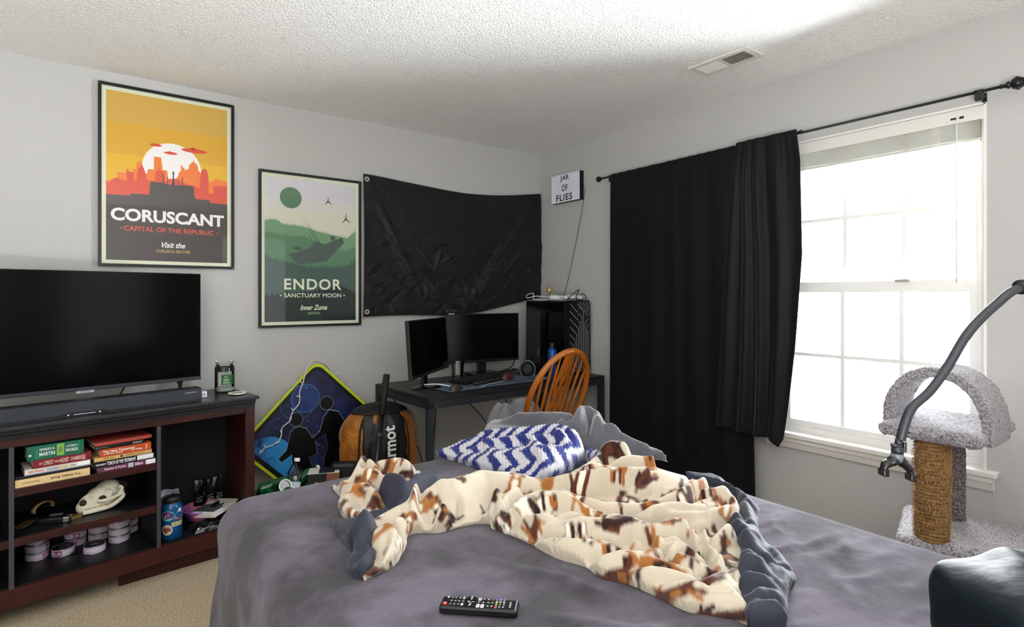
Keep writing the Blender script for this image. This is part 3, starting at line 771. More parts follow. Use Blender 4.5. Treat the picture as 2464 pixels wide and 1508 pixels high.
book(-0.682, -0.500, 0.6465, 0.661, 0.13, '#0c0b0c', 'thin black paperback under the red book', [('SPIRIT', 0.72, 0, 0.2, 0.45, '#b9b5ac'), ('EDITION', -0.7, 0, 0.24, 0.3, '#8d897f')], yf=0.036, rot=0.4, group=G)
book(-0.680, -0.466, 0.6615, 0.676, 0.20, '#a8433a', 'red hardback lying askew on top of the right book stack', extra=[(-1, -0.99, -1, 1, '#a8433a')], yf=0.042, rot=3.0, group=G)

# middle shelf: skull, brass pieces, black case
sk = thing('animal_skull', 'bleached animal skull with dark eye sockets on the middle shelf', 'skull', M=ST @ T(-0.635, 0.155, 0.353) @ RZ(14))
g = MB()
g.ball(0.030, 0.010, 0.078, 0.055, 0.042, 0.045); g.ball(-0.005, 0, 0.068, 0.055, 0.034, 0.040); g.ball(-0.045, 0, 0.048, 0.045, 0.028, 0.036)
g.ball(-0.075, 0, 0.034, 0.024, 0.024, 0.026); g.ball(-0.030, 0, 0.030, 0.060, 0.030, 0.022); g.ball(0.020, 0.0, 0.035, 0.05, 0.026, 0.022)
g.ball(0.012, -0.030, 0.072, 0.020, 0.014, 0.020); g.ball(-0.055, -0.012, 0.074, 0.022, 0.012, 0.016)
g.tube(bez([(-0.030, -0.030, 0.052), (0.0, -0.046, 0.050), (0.035, -0.052, 0.058), (0.068, -0.044, 0.064)], 6), 0.0085, 8)
g.tube(bez([(0.040, -0.048, 0.058), (0.060, -0.050, 0.085), (0.048, -0.044, 0.098)], 6), 0.007, 8)
g.tube(bez([(-0.080, -0.016, 0.012), (-0.040, -0.026, 0.012), (0.020, -0.036, 0.016), (0.060, -0.042, 0.040), (0.070, -0.040, 0.058)], 6), [0.010] * 24 + [0.007], 8)
g.tube(bez([(-0.080, 0.016, 0.012), (-0.040, 0.024, 0.012), (0.020, 0.034, 0.016), (0.060, 0.040, 0.040), (0.070, 0.040, 0.056)], 6), 0.009, 8)
g.ball(0.072, 0.0, 0.070, 0.018, 0.030, 0.034)
o = g.build('bone', mat('bone', '#d9d2bd', 0.55, color2='#b3a684', cscale=18, crange=(0.5, 0.75), bump=(60, 0.2, 0.003)), sk)
md = o.modifiers.new('fuse', 'REMESH'); md.mode = 'VOXEL'; md.voxel_size = 0.0026; md.use_smooth_shade = True
ms = o.modifiers.new('relax', 'SMOOTH'); ms.iterations = 4; ms.factor = 0.5
m_hole = mat('bone_shadow', '#3a2415', 0.9)
g = MB(); g.ball(-0.010, -0.031, 0.060, 0.017, 0.012, 0.012, RY(0)); g.build('eye_socket', m_hole, sk)
g = MB(); g.ball(-0.078, -0.014, 0.055, 0.014, 0.013, 0.014); g.build('nasal_opening', m_hole, sk)
g = MB(); g.ball(0.080, -0.010, 0.088, 0.020, 0.026, 0.026); g.build('dark_rear', mat('dried_hide', '#2a1d15', 0.9), sk)
g = MB()
for k in range(9): g.lathe([(0.0035, 0), (0.0028, 0.006), (0.0, 0.010)], 6, T(-0.070 + 0.011 * k, -0.026 - 0.0012 * k, 0.024), 0)
g.build('teeth', mat('tooth', '#bfb18a', 0.4), sk)

m_brass = mat('brass_piece', '#8d7443', 0.35, 0.75)
bp_ = thing('brass_clip', 'brass coloured folded metal strip with a loop on the middle shelf', 'metal clip', M=ST @ T(-0.868, 0.20, 0.353) @ RZ(38))
g = MB(); g.box(-0.085, 0.010, -0.022, 0.022, 0.004, 0.010, RY(-8), bev=0.003); g.build('blade', m_brass, bp_)
g = MB()
P = []
for a in np.linspace(-20, 200, 16): P.append([(0.048 + 0.045 * math.cos(R(a)), y, 0.020 + 0.020 + 0.026 * math.sin(R(a))) for y in (-0.011, 0.011)])
g.grid(np.array(P)); solidify(g.build('loop', mat('tan_leather', '#9b7a52', 0.5), bp_), 0.003)
g = MB(); g.box(-0.004, 0.014, -0.026, 0.026, 0.003, 0.016, RY(-8), bev=0.004); g.build('collar', mat('dark_leather', '#1d1512', 0.5), bp_)
bc = thing('black_case', 'shiny black case with silver metal end beside the skull', 'case', M=ST @ T(-0.800, 0.120, 0.353) @ RZ(-28))
g = MB(); g.box(-0.060, 0.030, -0.024, 0.024, 0.0, 0.026, bev=0.006); g.box(-0.020, 0.030, -0.018, 0.030, 0.026, 0.042, RZ(6), bev=0.005); g.build('body', mat('gloss_black', '#121013', 0.22), bc)
g = MB(); g.box(0.030, 0.052, -0.022, 0.022, 0.002, 0.024, bev=0.003); g.build('metal_end', mat('steel', '#a5a6a8', 0.3, 0.9), bc)
g = MB(); g.box(0.051, 0.0535, -0.018, -0.008, 0.006, 0.020); g.build('slot', m_black, bc)
bb = thing('brass_bracket', 'small notched gold coloured piece between black case and skull', 'metal piece', M=ST @ T(-0.735, 0.118, 0.353) @ RZ(20))
g = MB(); g.prism([(-0.022, -0.014), (0.004, -0.014), (0.010, -0.006), (0.022, -0.012), (0.020, 0.014), (0.006, 0.008), (-0.022, 0.014)], 0.004, 0.014); g.build('plate', m_brass, bb)
g = MB(); g.box(-0.02, 0.02, -0.010, 0.010, 0, 0.004); g.build('base', m_brass, bb)

# food tins on the bottom shelf
m_tin = mat('tin_label', '#cfc6d4', 0.30); m_tmag = mat('tin_magenta', '#9a2f74', 0.4); m_tmet = mat('tin_metal', '#b4b4ba', 0.22, 0.9); m_tinside = mat('tin_dark', '#33353c', 0.35, 0.5)
TR_, TH = 0.0415, 0.034
def make_tin():
    t = thing('food_tin', '', 'tin')
    g = MB(); g.lathe([(TR_ - 0.002, 0.003), (TR_, 0.005), (TR_, TH - 0.004), (TR_ - 0.001, TH - 0.003)], 40, caps=False); g.build('label_band', m_tin, t)
    g = MB(); g.lathe([(TR_ - 0.004, 0.0), (TR_ + 0.001, 0.001), (TR_ + 0.001, 0.003), (TR_ - 0.002, 0.0035)], 40, caps=True)
    g.lathe([(TR_ - 0.001, TH - 0.003), (TR_ + 0.001, TH - 0.001), (TR_ + 0.001, TH), (TR_ - 0.002, TH), (TR_ - 0.003, TH - 0.004), (0.0, TH - 0.004)], 40, caps=False); g.build('rims', m_tmet, t)
    g = MB(); g.disc(0, 0, TR_ - 0.0035, TH - 0.0037, n=36); g.build('lid', m_tinside, t)
    g = MB(); g.ring(0.008, 0, 0.007, 0.0105, TH - 0.0015, n=20); g.box(-0.014, 0.0, -0.004, 0.004, TH - 0.0035, TH - 0.001); g.build('pull_ring', m_tmet, t)
    g = MB(); g.grid(np.array([[((TR_ + 0.0004) * math.cos(R(a)), (TR_ + 0.0004) * math.sin(R(a)), z) for a in np.linspace(-200, 160, 60)] for z in (TH - 0.0075, TH - 0.0055)]))
    g.grid(np.array([[((TR_ + 0.0004) * math.cos(R(a)), (TR_ + 0.0004) * math.sin(R(a)), z) for a in np.linspace(-150, -112, 10)] for z in (0.005, TH - 0.006)]))
    v, f, dim = text_geo('UR', 0.02)
    k = 0.014 / dim[1]
    vs = []
    for x, y in v:
        a = R(-131) + x * k / TR_
        vs.append(((TR_ + 0.0009) * math.cos(a), (TR_ + 0.0009) * math.sin(a), TH / 2 - 0.001 + y * k))
    g.add(vs, f, None, 1)
    g.build('magenta_band', [m_tmag, mat('tin_letter', '#ded0da', 0.4)], t)
    return t
def copy_tree(o, parent=None):
    c = o.copy(); COL.objects.link(c)
    if parent: c.parent = parent
    for ch in list(o.children): copy_tree(ch, c)
    return c
tin0 = make_tin()
first = [True]
def place_tin(x, y, lvl, rot, label):
    t = tin0 if first[0] else copy_tree(tin0)
    first[0] = False
    t.matrix_world = ST @ T(x, y, 0.163 + lvl * TH) @ RZ(rot)
    tag(t, label, 'tin', 'food tins on the bottom shelf')
LV = ('bottom', 'middle', 'top')
for x, y, n_, rot, where in ((-0.842, 0.285, 3, 80, 'left front stack of three'), (-0.757, 0.255, 1, 8, ''), (-0.655, 0.185, 1, 130, ''), (-0.700, 0.338, 3, 20, 'stack behind the two single tins'),
                             (-0.612, 0.330, 3, 140, 'stack directly behind the pale barcode single tin'), (-0.552, 0.235, 3, 150, 'right front stack of three'), (-0.497, 0.325, 3, 200, 'rear stack by the divider')):
    for k in range(n_):
        if n_ == 1:
            lab = 'single tin with magenta square on its front, left of the two singles' if x < -0.7 else 'single tin with pale barcode side, right of the two singles'
        else:
            lab = f'{LV[k]} food tin in the {where}'
        place_tin(x, y, k, rot + 17 * k * (k % 2), lab)

# right bay
bt = thing('water_bottle', 'blue wide mouth water bottle covered in stickers in the right bay', 'bottle', M=ST @ T(-0.372, 0.098, 0.163))
g = MB(); g.lathe([(0.0, 0.0), (0.040, 0.0), (0.0445, 0.004), (0.0445, 0.145), (0.041, 0.158), (0.034, 0.166), (0.033, 0.172), (0.0, 0.172)], 40, caps=False)
g.build('body', mat('bottle_blue', '#14558c', 0.22, spec=0.5, color2='#0f4270', cscale=12), bt)
g = MB(); g.lathe([(0.034, 0.168), (0.037, 0.170), (0.037, 0.190), (0.034, 0.196), (0.0, 0.197)], 32, caps=False); g.build('cap', mat('cap_black', '#17181b', 0.4), bt)
g = MB(); g.tube(bez([(-0.036, -0.01, 0.165), (-0.042, -0.012, 0.18), (-0.040, -0.012, 0.196), (-0.026, -0.008, 0.203), (0.0, 0.0, 0.200)], 5), 0.005, 8); g.build('strap', m_black, bt)
def wrap(fn_poly, a0, z0, M=None): return [((0.0449) * math.cos(R(a0) + x / 0.0445), 0.0449 * math.sin(R(a0) + x / 0.0445), z0 + y) for x, y in fn_poly]
def sticker(name, a0, z0, layers):
    g = MB(); ms_ = []
    for i, (poly, hc) in enumerate(layers):
        ms_.append(mat('sticker_' + hc.strip('#'), hc, 0.45))
        r_ = 1 + 0.006 * i
        pts = [(p[0] * r_, p[1] * r_, p[2]) for p in wrap(poly, a0, z0)]
        c = wrap([(sum(p[0] for p in poly) / len(poly), sum(p[1] for p in poly) / len(poly))], a0, z0)[0]
        c = (c[0] * r_, c[1] * r_, c[2]); n_ = len(pts)
        g.add(pts + [c], [(k, (k + 1) % n_, n_) for k in range(n_)], None, i)
    return g.build(name, ms_, bt)
def ell(rx, ry, cx=0, cy=0, n=24): return [(cx + rx * math.cos(2 * PI * k / n), cy + ry * math.sin(2 * PI * k / n)) for k in range(n)]
sticker('sticker', -128, 0.115, [(ell(0.033, 0.026), '#0c2c33'), (ell(0.030, 0.023), '#55b9c4'), (ell(0.024, 0.017, -0.002, 0.003), '#7a1f5c'), ([(-0.015, -0.008), (-0.004, -0.008), (-0.007, 0.009)], '#c9a23a')])
sticker('sticker', -132, 0.050, [(ell(0.024, 0.024), '#d9d2b8'), (ell(0.021, 0.021), '#b8b08e'), ([(-0.004, -0.014), (0.004, -0.014), (0.004, -0.005), (0.013, -0.008), (0.015, 0.0), (0.006, 0.003), (0.010, 0.012), (0.003, 0.014), (-0.001, 0.006), (-0.008, 0.012), (-0.012, 0.006), (-0.006, 0.0), (-0.013, -0.006), (-0.008, -0.011)], '#9a3a1c')])
sticker('sticker', -72, 0.125, [([(-0.014, -0.012), (0.020, -0.004), (0.018, 0.016), (0.006, 0.020), (-0.002, 0.004)], '#e6e6e4'), ([(-0.004, 0.0), (0.010, 0.006), (0.002, 0.004)], '#222222')])
sticker('sticker', -72, 0.092, [([(-0.020, -0.012), (0.014, -0.008), (0.012, 0.016), (-0.012, 0.018)], '#c08a3a'), ([(0.0, 0.004), (0.012, 0.002), (0.011, 0.014)], '#5d5a52')])
g = MB()
v, f, dim = text_geo('YELLOW', 0.02); k = 0.044 / dim[0]
g.grid(np.array([[(0.0455 * math.cos(R(-72) + x / 0.0445), 0.0455 * math.sin(R(-72) + x / 0.0445), z) for x in np.linspace(-0.026, 0.024, 12)] for z in (0.064, 0.083)]), mi=0)
g.add([(0.0459 * math.cos(R(-72) + x * k / 0.0445), 0.0459 * math.sin(R(-72) + x * k / 0.0445), 0.0735 + y * k * 1.3) for x, y in v], f, None, 1)
g.build('banner_sticker', [mat('sticker_banner', '#d8cf94', 0.45), mat('sticker_ink', '#27231a', 0.5)], bt)

m_film = glass_mat('clear_film', '#b9bcc4', 0.16, 0.12)
def crumple(name, label, cat, M, sx, sy, sz, material, seed, parent=None, n=26, amp=0.4):
    u, v_ = np.meshgrid(np.linspace(-1, 1, n), np.linspace(-1, 1, n))
    h = vnoise(u, v_, 2.2, 3, seed)
    edge = np.clip(1 - np.maximum(abs(u), abs(v_)) ** 6, 0, 1)
    z = sz * edge * (0.5 + amp * h + 0.15 * np.abs(vnoise(u, v_, 5, 2, seed + 3)))
    x = sx * (u + 0.10 * vnoise(u, v_, 2, 2, seed + 1)); y = sy * (v_ + 0.10 * vnoise(u, v_, 2, 2, seed + 2))
    g = MB(); g.grid(np.stack([x, y, z + 0.002], -1), smooth=False)
    o = g.build(name, material)
    solidify(o, 0.0012)
    o.matrix_world = M
    return tag(o, label, cat)
crumple('plastic_bag', 'crumpled clear plastic bag in front of the purple bowl', 'bag', ST @ T(-0.205, 0.098, 0.163), 0.088, 0.055, 0.040, [glass_mat('clear_film', '#b9bcc4', 0.16, 0.12)], 5)
crumple('plastic_sleeve', 'flat clear plastic sleeve along the front of the right bay', 'bag', ST @ T(-0.135, 0.070, 0.163), 0.065, 0.024, 0.020, [mat('sleeve_grey', '#8d8f99', 0.25, color2='#d8d9df', cscale=60, crange=(0.5, 0.6))], 8)
bowl = thing('bowl', 'purple and pink plastic bowl under the white booklet', 'bowl', M=ST @ T(-0.190, 0.235, 0.163))
g = MB(); g.lathe([(0.0, 0.006), (0.055, 0.006), (0.070, 0.014), (0.098, 0.060), (0.102, 0.062), (0.102, 0.058), (0.075, 0.010), (0.060, 0.0), (0.0, 0.0)][::-1], 48, caps=False)
g.build('shell', mat('bowl_purple', '#7d4fa3', 0.35, color2='#cf6f7d', cscale=7, crange=(0.42, 0.6)), bowl)
g = MB(); g.lathe([(0.097, 0.058), (0.1035, 0.060), (0.1035, 0.064), (0.097, 0.063)], 48, caps=False); g.build('rim', mat('bowl_rim', '#a06cc4', 0.35), bowl)
bk = thing('booklet', 'white and grey printed booklet lying across the purple bowl', 'booklet', M=ST @ T(-0.150, 0.180, 0.226) @ RZ(30) @ RX(-4) @ RY(-2))
g = MB(); g.box(-0.085, 0.085, -0.065, 0.065, 0, 0.008); g.build('pages', mat('paper', '#d9d8d2', 0.8), bk)
g = MB(); g.box(-0.086, 0.086, -0.066, 0.066, 0.008, 0.0092)
g.flat([(-0.086, -0.066), (-0.02, -0.066), (0.03, 0.0), (0.0, 0.066), (-0.086, 0.066)], 0.0095, None, 1)
g.flat([(-0.03, -0.03), (0.05, 0.015), (0.06, 0.03), (0.02, 0.03), (-0.04, 0.0)], 0.0097, None, 2); g.flat([(0.0, -0.045), (0.035, -0.030), (0.03, -0.022), (-0.01, -0.035)], 0.0097, None, 2)
g.box(0.05, 0.078, 0.045, 0.056, 0.0094, 0.0098, mi=2)
g.build('cover', [mat('paper_warm', '#cfcabb', 0.4), mat('print_grey', '#5d5d60', 0.45, color2='#2c2c2f', cscale=30), mat('print_black', '#131315', 0.45)], bk)
g = MB()
for k in range(3): g.box(-0.095, 0.07, -0.066, 0.05, -0.006 - 0.006 * k, -0.001 - 0.006 * k, RZ(4 * k - 4))
g.build('loose_sheets', mat('paper', '#d9d8d2', 0.8), bk)
bbag = thing('black_bag', 'black plastic bag with pale numerals standing at the back of the right bay', 'bag', M=ST @ T(-0.135, 0.330, 0.163))
u, v_ = np.meshgrid(np.linspace(-1, 1, 30), np.linspace(0, 1, 24))
y = -0.020 * np.sin(PI * v_) - 0.010 * vnoise(u, v_, 3, 3, 2)
g = MB(); g.grid(np.stack([0.075 * u * (1 - 0.1 * v_), y, 0.150 * v_ + 0.012 * v_ * np.abs(u) + 0.02], -1)); o = g.build('film', mat('bag_black', '#0b0b0d', 0.22), bbag); solidify(o, 0.002)
g = MB(); g.box(-0.075, 0.075, -0.03, 0.03, 0, 0.022, bev=0.008); g.build('base', mat('bag_black', '#0b0b0d'), bbag)
MF = frame((0, -0.036, 0), (1, 0, 0), (0, 0, 1), (0, -1, 0))
g = MB()
for x in (-0.055, 0.0, 0.045): g.text('10', 0.026, 0.030, x, 0.080, 0.0, MF, 0, rot=-90 if x else -80)
g.text('100', 0.05, 0.016, 0.02, 0.048, 0.0, MF, 0)
g.build('numerals', mat('bag_ink', '#8f9196', 0.5), bbag)
wb = crumple('white_bag', 'white and clear printed bag behind the blue bottle', 'bag', ST @ T(-0.375, 0.185, 0.262) @ RX(78), 0.062, 0.098, 0.030, [mat('bag_white', '#9fa0aa', 0.3, color2='#55565e', cscale=9, crange=(0.45, 0.6))], 12)

# ------------------------------------------------------------------ painted road sign, bag, bin and pole by the wall
SG = frame((1.097, 3.395, 0.462), (1, 0, 0), (0, 0.105, 0.9945), (0, -0.9945, 0.105))
sg = thing('road_sign', 'diamond shaped road sign painted as a night sky with two black walking figures', 'sign', M=SG)
def rdiamond(h, r, n=8):
    """Diamond with half diagonal h and corner radius r."""
    out = []
    for k in range(4):
        a0 = 90 * k
        c = (h - r * math.sqrt(2))
        cx, cy = c * math.cos(R(a0)), c * math.sin(R(a0))
        for j in range(n + 1):
            a = R(a0 - 45 + 90 * j / n)
            out.append((cx + r * math.cos(a), cy + r * math.sin(a)))
    return out
g = MB(); g.prism(rdiamond(0.462, 0.06), -0.002, 0.001)
g.build('plate', mat('sign_yellow', '#c3d017', 0.4), sg)
g = MB(); g.flat(rdiamond(0.440, 0.055), 0.0012, None, 0); g.build('black_border', mat('sign_black', '#050506', 0.35), sg)
g = MB(); g.flat(rdiamond(0.408, 0.035), 0.0016, None, 0)
def sp(X, z): return (X - 1.097, (z - 0.462))
def SP(L): return [sp(*p) for p in L]
m_sky = mat('sign_sky', '#232a57', 0.35, color2='#101533', cscale=9, crange=(0.35, 0.6)); m_pl = mat('sign_planet', '#27427f', 0.35, color2='#1a2a5c', cscale=14); m_ea = mat('sign_earth', '#2f86c4', 0.35, color2='#1d2a5e', cscale=7, crange=(0.5, 0.66)); m_wl = mat('sign_white', '#bfd0e0', 0.4); m_cy = mat('sign_cyan', '#3f88b8', 0.4)
cx, cy = sp(1.022, 0.700)
g.disc(cx, cy, 0.084, 0.0018, mi=3); g.disc(cx, cy, 0.081, 0.0020, mi=1)
cx, cy = sp(0.975, 0.675); g.ring(cx, cy, 0.098, 0.100, 0.0019, mi=4)
# blue planet at the lower left, clipped by the border
def inside(p, h=0.406): return abs(p[0]) + abs(p[1]) < h
cx, cy = sp(0.80, 0.355)
arcp = [(cx + 0.150 * math.cos(R(a)), cy + 0.150 * math.sin(R(a))) for a in range(-80, 131, 6)]
arcp = [p for p in arcp if inside(p)]
edge_pts = [(-0.405 + 0.012 * k, -0.012 * k + 0.0) for k in range(0, 22)]
poly = arcp + [(-abs(0.405 - abs(arcp[-1][1])), arcp[-1][1])] + [(-0.402, 0.0)] + [(-0.402 + 0.02 * k, -0.02 * k) for k in range(1, 12)]
g.flat(poly, 0.0018, None, 2)
rg = random.Random(9)
for k in range(150):
    p = (rg.uniform(-0.38, 0.38), rg.uniform(-0.38, 0.38))
    if k > 60: p = (rg.gauss(0.0, 0.10) - 0.06 + 0.0, rg.gauss(-0.02, 0.07))
    if inside(p, 0.38): g.disc(p[0], p[1], rg.choice((0.0010, 0.0012, 0.0016, 0.0026)), 0.0021, n=6, mi=5)
g.build('painted_sky', [m_sky, m_pl, m_ea, m_cy, m_cy, m_wl], sg)
m_fig = mat('figure_black', '#040405', 0.3)
def figure(name, head, hr, body, leg_gap=None):
    g = MB()
    hx, hy = sp(*head)
    g.disc(hx, hy, hr + 0.0022, 0.0024, mi=1); g.disc(hx, hy, hr, 0.0028, mi=0)
    B = SP(body)
    c = np.mean(np.array(B), 0)
    g.flat([tuple(c + (np.array(p) - c) * 1.025) for p in B], 0.0024, None, 1); g.flat(B, 0.0028, None, 0)
    return g.build(name, [m_fig, mat('figure_edge', '#8c98a8', 0.4)], sg)
figure('large_figure', (1.147, 0.657), 0.040, [(1.160, 0.612), (1.216, 0.597), (1.269, 0.501), (1.285, 0.45), (1.275, 0.36), (1.250, 0.355), (1.252, 0.43), (1.238, 0.46), (1.238, 0.365), (1.222, 0.204), (1.178, 0.204), (1.179, 0.305), (1.155, 0.207), (1.106, 0.222), (1.125, 0.346), (1.146, 0.391), (1.131, 0.478), (1.062, 0.438), (1.051, 0.456), (1.101, 0.494), (1.125, 0.574)])
figure('small_figure', (0.964, 0.582), 0.038, [(0.985, 0.536), (1.020, 0.520), (1.062, 0.450), (1.075, 0.421), (1.080, 0.367), (1.032, 0.352), (1.051, 0.283), (1.025, 0.268), (1.0, 0.285), (0.994, 0.25), (0.955, 0.25), (0.950, 0.30), (0.934, 0.345), (0.936, 0.385), (0.878, 0.352), (0.859, 0.368), (0.906, 0.413), (0.930, 0.507), (0.950, 0.532)])

# string lights over the sign
ls = thing('string_lights', 'white string of mini lights draped down the painted road sign', 'string lights', (1.0, 3.36, 0.6))
A = [(1.385, .615, 0), (1.349, .665, 0), (1.33, .71, 0), (1.279, .74, 0), (1.254, .785, 0), (1.204, .82, 0), (1.185, .864, 0), (1.155, .890, 0), (1.10, .915, 0), (1.05, .895, 1), (1.025, .853, 1), (1.007, .79, 1), (.985, .739, 1), (.987, .71, 1), (.979, .67, 1), (.945, .633, 1), (.931, .6, 1), (.925, .578, 1), (.884, .549, 1), (.878, .515, 1), (.867, .482, 1), (.84, .464, 1), (.821, .455, 1), (.787, .449, 1), (.771, .432, 1), (.755, .421, 1)]
def ly_(z, fr): return (3.395 + 0.105 * (z - 0.462) - 0.012) if fr else (3.395 + 0.105 * (z - 0.462) + 0.03)
pts = [(x - 1.0, ly_(z, fr) - 3.36, z - 0.6) for x, z, fr in A]
pts = [Vector(p) for p in pts]
g = MB(); g.tube(bez(pts, 5), 0.0034, 6); g.build('wire', mat('wire_white', '#dcdcda', 0.5), ls)
rg = random.Random(2)
for i in range(1, len(pts), 2):
    a = rg.choice((20, 70, 150, -20, 110))
    d = Vector((math.cos(R(a)) * 0.03, -0.006, math.sin(R(a)) * 0.026))
    g = MB(); g.tube([pts[i], pts[i] + d * 0.6], 0.0038, 6, mi=0); g.tube([pts[i] + d * 0.6, pts[i] + d], [0.0030, 0.0012], 6, mi=1)
    g.build('bulb', [mat('wire_white', '#dcdcda'), mat('bulb_clear', '#f1f1ee', 0.15)], ls)

# sleeping bag in its stuff sack
m_or = mat('orange_nylon', '#b5701b', 0.42, color2='#8a4d10', cscale=9, crange=(0.35, 0.6), bump=(26, 0.5, 0.02), sheen=0.2)
m_bk = mat('black_cordura', '#141417', 0.5, bump=(30, 0.35, 0.012), color2='#0c0c0e', cscale=8)
sl = thing('sleeping_bag', 'orange sleeping bag in a stuff sack with a black lettered band', 'sleeping bag', (1.345, 3.09, 0.0), -6)
def sack(u0, u1, nm, material, off=0.0):
    nu, nv = 40, 40
    uu, vv = np.meshgrid(np.linspace(R(u0), R(u1), nu), np.linspace(0, 1, nv))
    z = 0.02 + 0.665 * vv
    pr_ = (np.clip(1 - np.abs(2 * vv - 1) ** 4.5, 0.0, 1)) ** 0.5
    wob = 1 + 0.06 * vnoise(uu * 1.5 + 9, vv * 3, 2.2, 3, 6) + 0.028 * np.sin(14 * uu + 5 * vnoise(uu, vv, 3, 2, 1))
    rx, ry = (0.225 + off) * pr_ * wob, (0.155 + off) * pr_ * wob
    g = MB(); g.grid(np.stack([rx * np.cos(uu), ry * np.sin(uu), z], -1))
    return g.build(nm, material, sl)
sack(0, 360, 'sack', m_or)
sack(-132, -56, 'front_band', m_bk, 0.006)
sack(40, 140, 'rear_band', m_bk, 0.006)
g = MB()
prof = []
for k in range(9):
    v = 0.925 + 0.075 * k / 8
    prof.append((max(0.0, (1 - abs(2 * v - 1) ** 4.5)) ** 0.5, 0.025 + 0.665 * v))
for vv0 in (1,):
    g.lathe([(r_ + 0.05 if False else r_ * 1.03 + 0.004, z) for r_, z in prof], 36, S3(0.225, 0.155, 1))
g.build('top_cap', m_bk, sl)
g = MB()
v, f, dim = text_geo('Marmot', 0.025)
k = 0.27 / dim[0]
vs = []
for x, y in v:
    zz = 0.445 + x * k
    s_ = -y * k - 0.008
    vvp = (zz - 0.02) / 0.665
    pr_ = (1 - abs(2 * vvp - 1) ** 4.5) ** 0.5
    a = R(-86) + s_ / 0.20
    vs.append(((0.231) * pr_ * math.cos(a) * 1.04, 0.161 * pr_ * math.sin(a) * 1.075 - 0.004, zz))
g.add(vs, f); g.build('lettering', mat('letter_white', '#dcdcda', 0.5), sl)
g = MB()
for s_ in (-1, 1):
    pts = []
    for k_ in range(12):
        vvp = 0.10 + 0.80 * k_ / 11
        pr_ = (1 - abs(2 * vvp - 1) ** 4.5) ** 0.5
        a = R(-94 + s_ * 37)
        pts.append((0.236 * pr_ * math.cos(a), 0.166 * pr_ * math.sin(a) - 0.003, 0.02 + 0.665 * vvp))
    g.tube(bez(pts, 3), 0.005, 6)
g.build('strap', mat('webbing', '#08080a', 0.6), sl)

pole = thing('black_pole', 'black pole leaning against the front of the orange sleeping bag', 'pole', (0, 0, 0))
a, b = Vector((1.165, 2.83, 0.02)), Vector((1.345, 2.985, 0.862))
g = MB(); g.tube([a.lerp(b, 0.05), a.lerp(b, 0.74)], 0.0125, 14); g.build('shaft', mat('pole_black', '#141416', 0.3), pole)
g = MB(); g.tube([a.lerp(b, 0.74), a.lerp(b, 0.745), a.lerp(b, 0.995), b], [0.014, 0.0185, 0.0185, 0.015], 16); g.build('grip', mat('grip_black', '#0a0a0b', 0.65), pole)
g = MB(); g.tube([a, a.lerp(b, 0.05)], [0.010, 0.014], 12); g.build('tip', m_black, pole)
g = MB(); g.tube([a.lerp(b, 0.40), a.lerp(b, 0.44)], 0.0155, 14); g.tube([a.lerp(b, 0.60), a.lerp(b, 0.63)], 0.0150, 14); g.build('clamp', mat('clamp_grey', '#3a3b40', 0.35), pole)
g = MB(); g.box(-0.07, 0.07, -0.03, 0.03, 0.26, 0.40, T(-0.225, -0.10, 0) @ RZ(-25), bev=0.02); g.build('side_flap', m_bk, sl)

# bin with a grey liner full of rubbish
bn = thing('waste_bin', 'grey lined waste bin full of rubbish between the stand and the road sign', 'bin', (0.802, 3.105, 0.0), 8)
g = MB(); g.lathe([(0.0, 0.0), (0.092, 0.0), (0.112, 0.27), (0.108, 0.27), (0.088, 0.01), (0.0, 0.01)], 32, S3(1.12, 0.95, 1), caps=False); g.build('bucket', mat('bin_black', '#15161a', 0.4), bn)
uu, vv = np.meshgrid(np.linspace(0, 2 * PI, 73)[:-1], np.linspace(0, 1, 14))
rr = 0.112 + 0.010 * np.sin(3.1 * vv) + 0.010 * vnoise(uu * 3, vv * 3, 2, 3, 4)
zz = 0.290 - 0.16 * vv + 0.016 * vnoise(uu * 2, vv, 2, 2, 7)
g = MB(); g.grid(np.stack([1.14 * rr * np.cos(uu), 0.97 * rr * np.sin(uu), zz], -1), closed_u=True)
o = g.build('liner', mat('liner_grey', '#6f7882', 0.2, color2='#2b2f36', cscale=16, crange=(0.4, 0.6)), bn); solidify(o, 0.0015)
g = MB(); g.disc(0, 0, 0.104, 0.225, S3(1.12, 0.95, 1)); g.build('liner_floor', mat('liner_dark', '#3a3f45', 0.4), bn)
def bottle(name, label, M, r, h, body, cap, lab=None, group=None, neck=0.35):
    t = thing(name, label, 'bottle', M=M, group=group)
    pf = [(0.0, 0.004), (r * 0.75, 0.0), (r, 0.008)]
    for k in range(6): pf += [(r, h * (0.10 + 0.08 * k)), (r * 0.955, h * (0.135 + 0.08 * k)), (r, h * (0.165 + 0.08 * k))]
    pf += [(r, h * 0.66), (r * 0.85, h * 0.76), (r * neck + 0.004, h * 0.88), (r * neck, h * 0.93), (0.0, h * 0.935)]
    g = MB(); g.lathe(pf, 28, caps=False); g.build('body', body, t)
    g = MB(); g.lathe([(r * neck + 0.002, h * 0.92), (r * neck + 0.002, h), (0.0, h)], 20, caps=False); g.build('cap', cap, t)
    if lab:
        g = MB(); g.lathe([(r + 0.0006, h * 0.16), (r + 0.0006, h * 0.44)], 28, caps=False); g.build('label', lab, t)
    return t
bottle('plastic_bottle', 'clear crinkled plastic water bottle sticking out of the bin', T(0.832, 3.035, 0.24) @ RY(12) @ RX(-10), 0.036, 0.215, glass_mat('pet_clear', '#f4f8fa', 0.08, 0.1), mat('white_plastic', '#e4e2ea'), mat('bottle_label', '#aab4bf', 0.4, color2='#cfd6dc', cscale=30))
m_green = mat('green_glass', '#0f5a2a', 0.08, spec=0.7, color2='#0a3a1b', cscale=10)
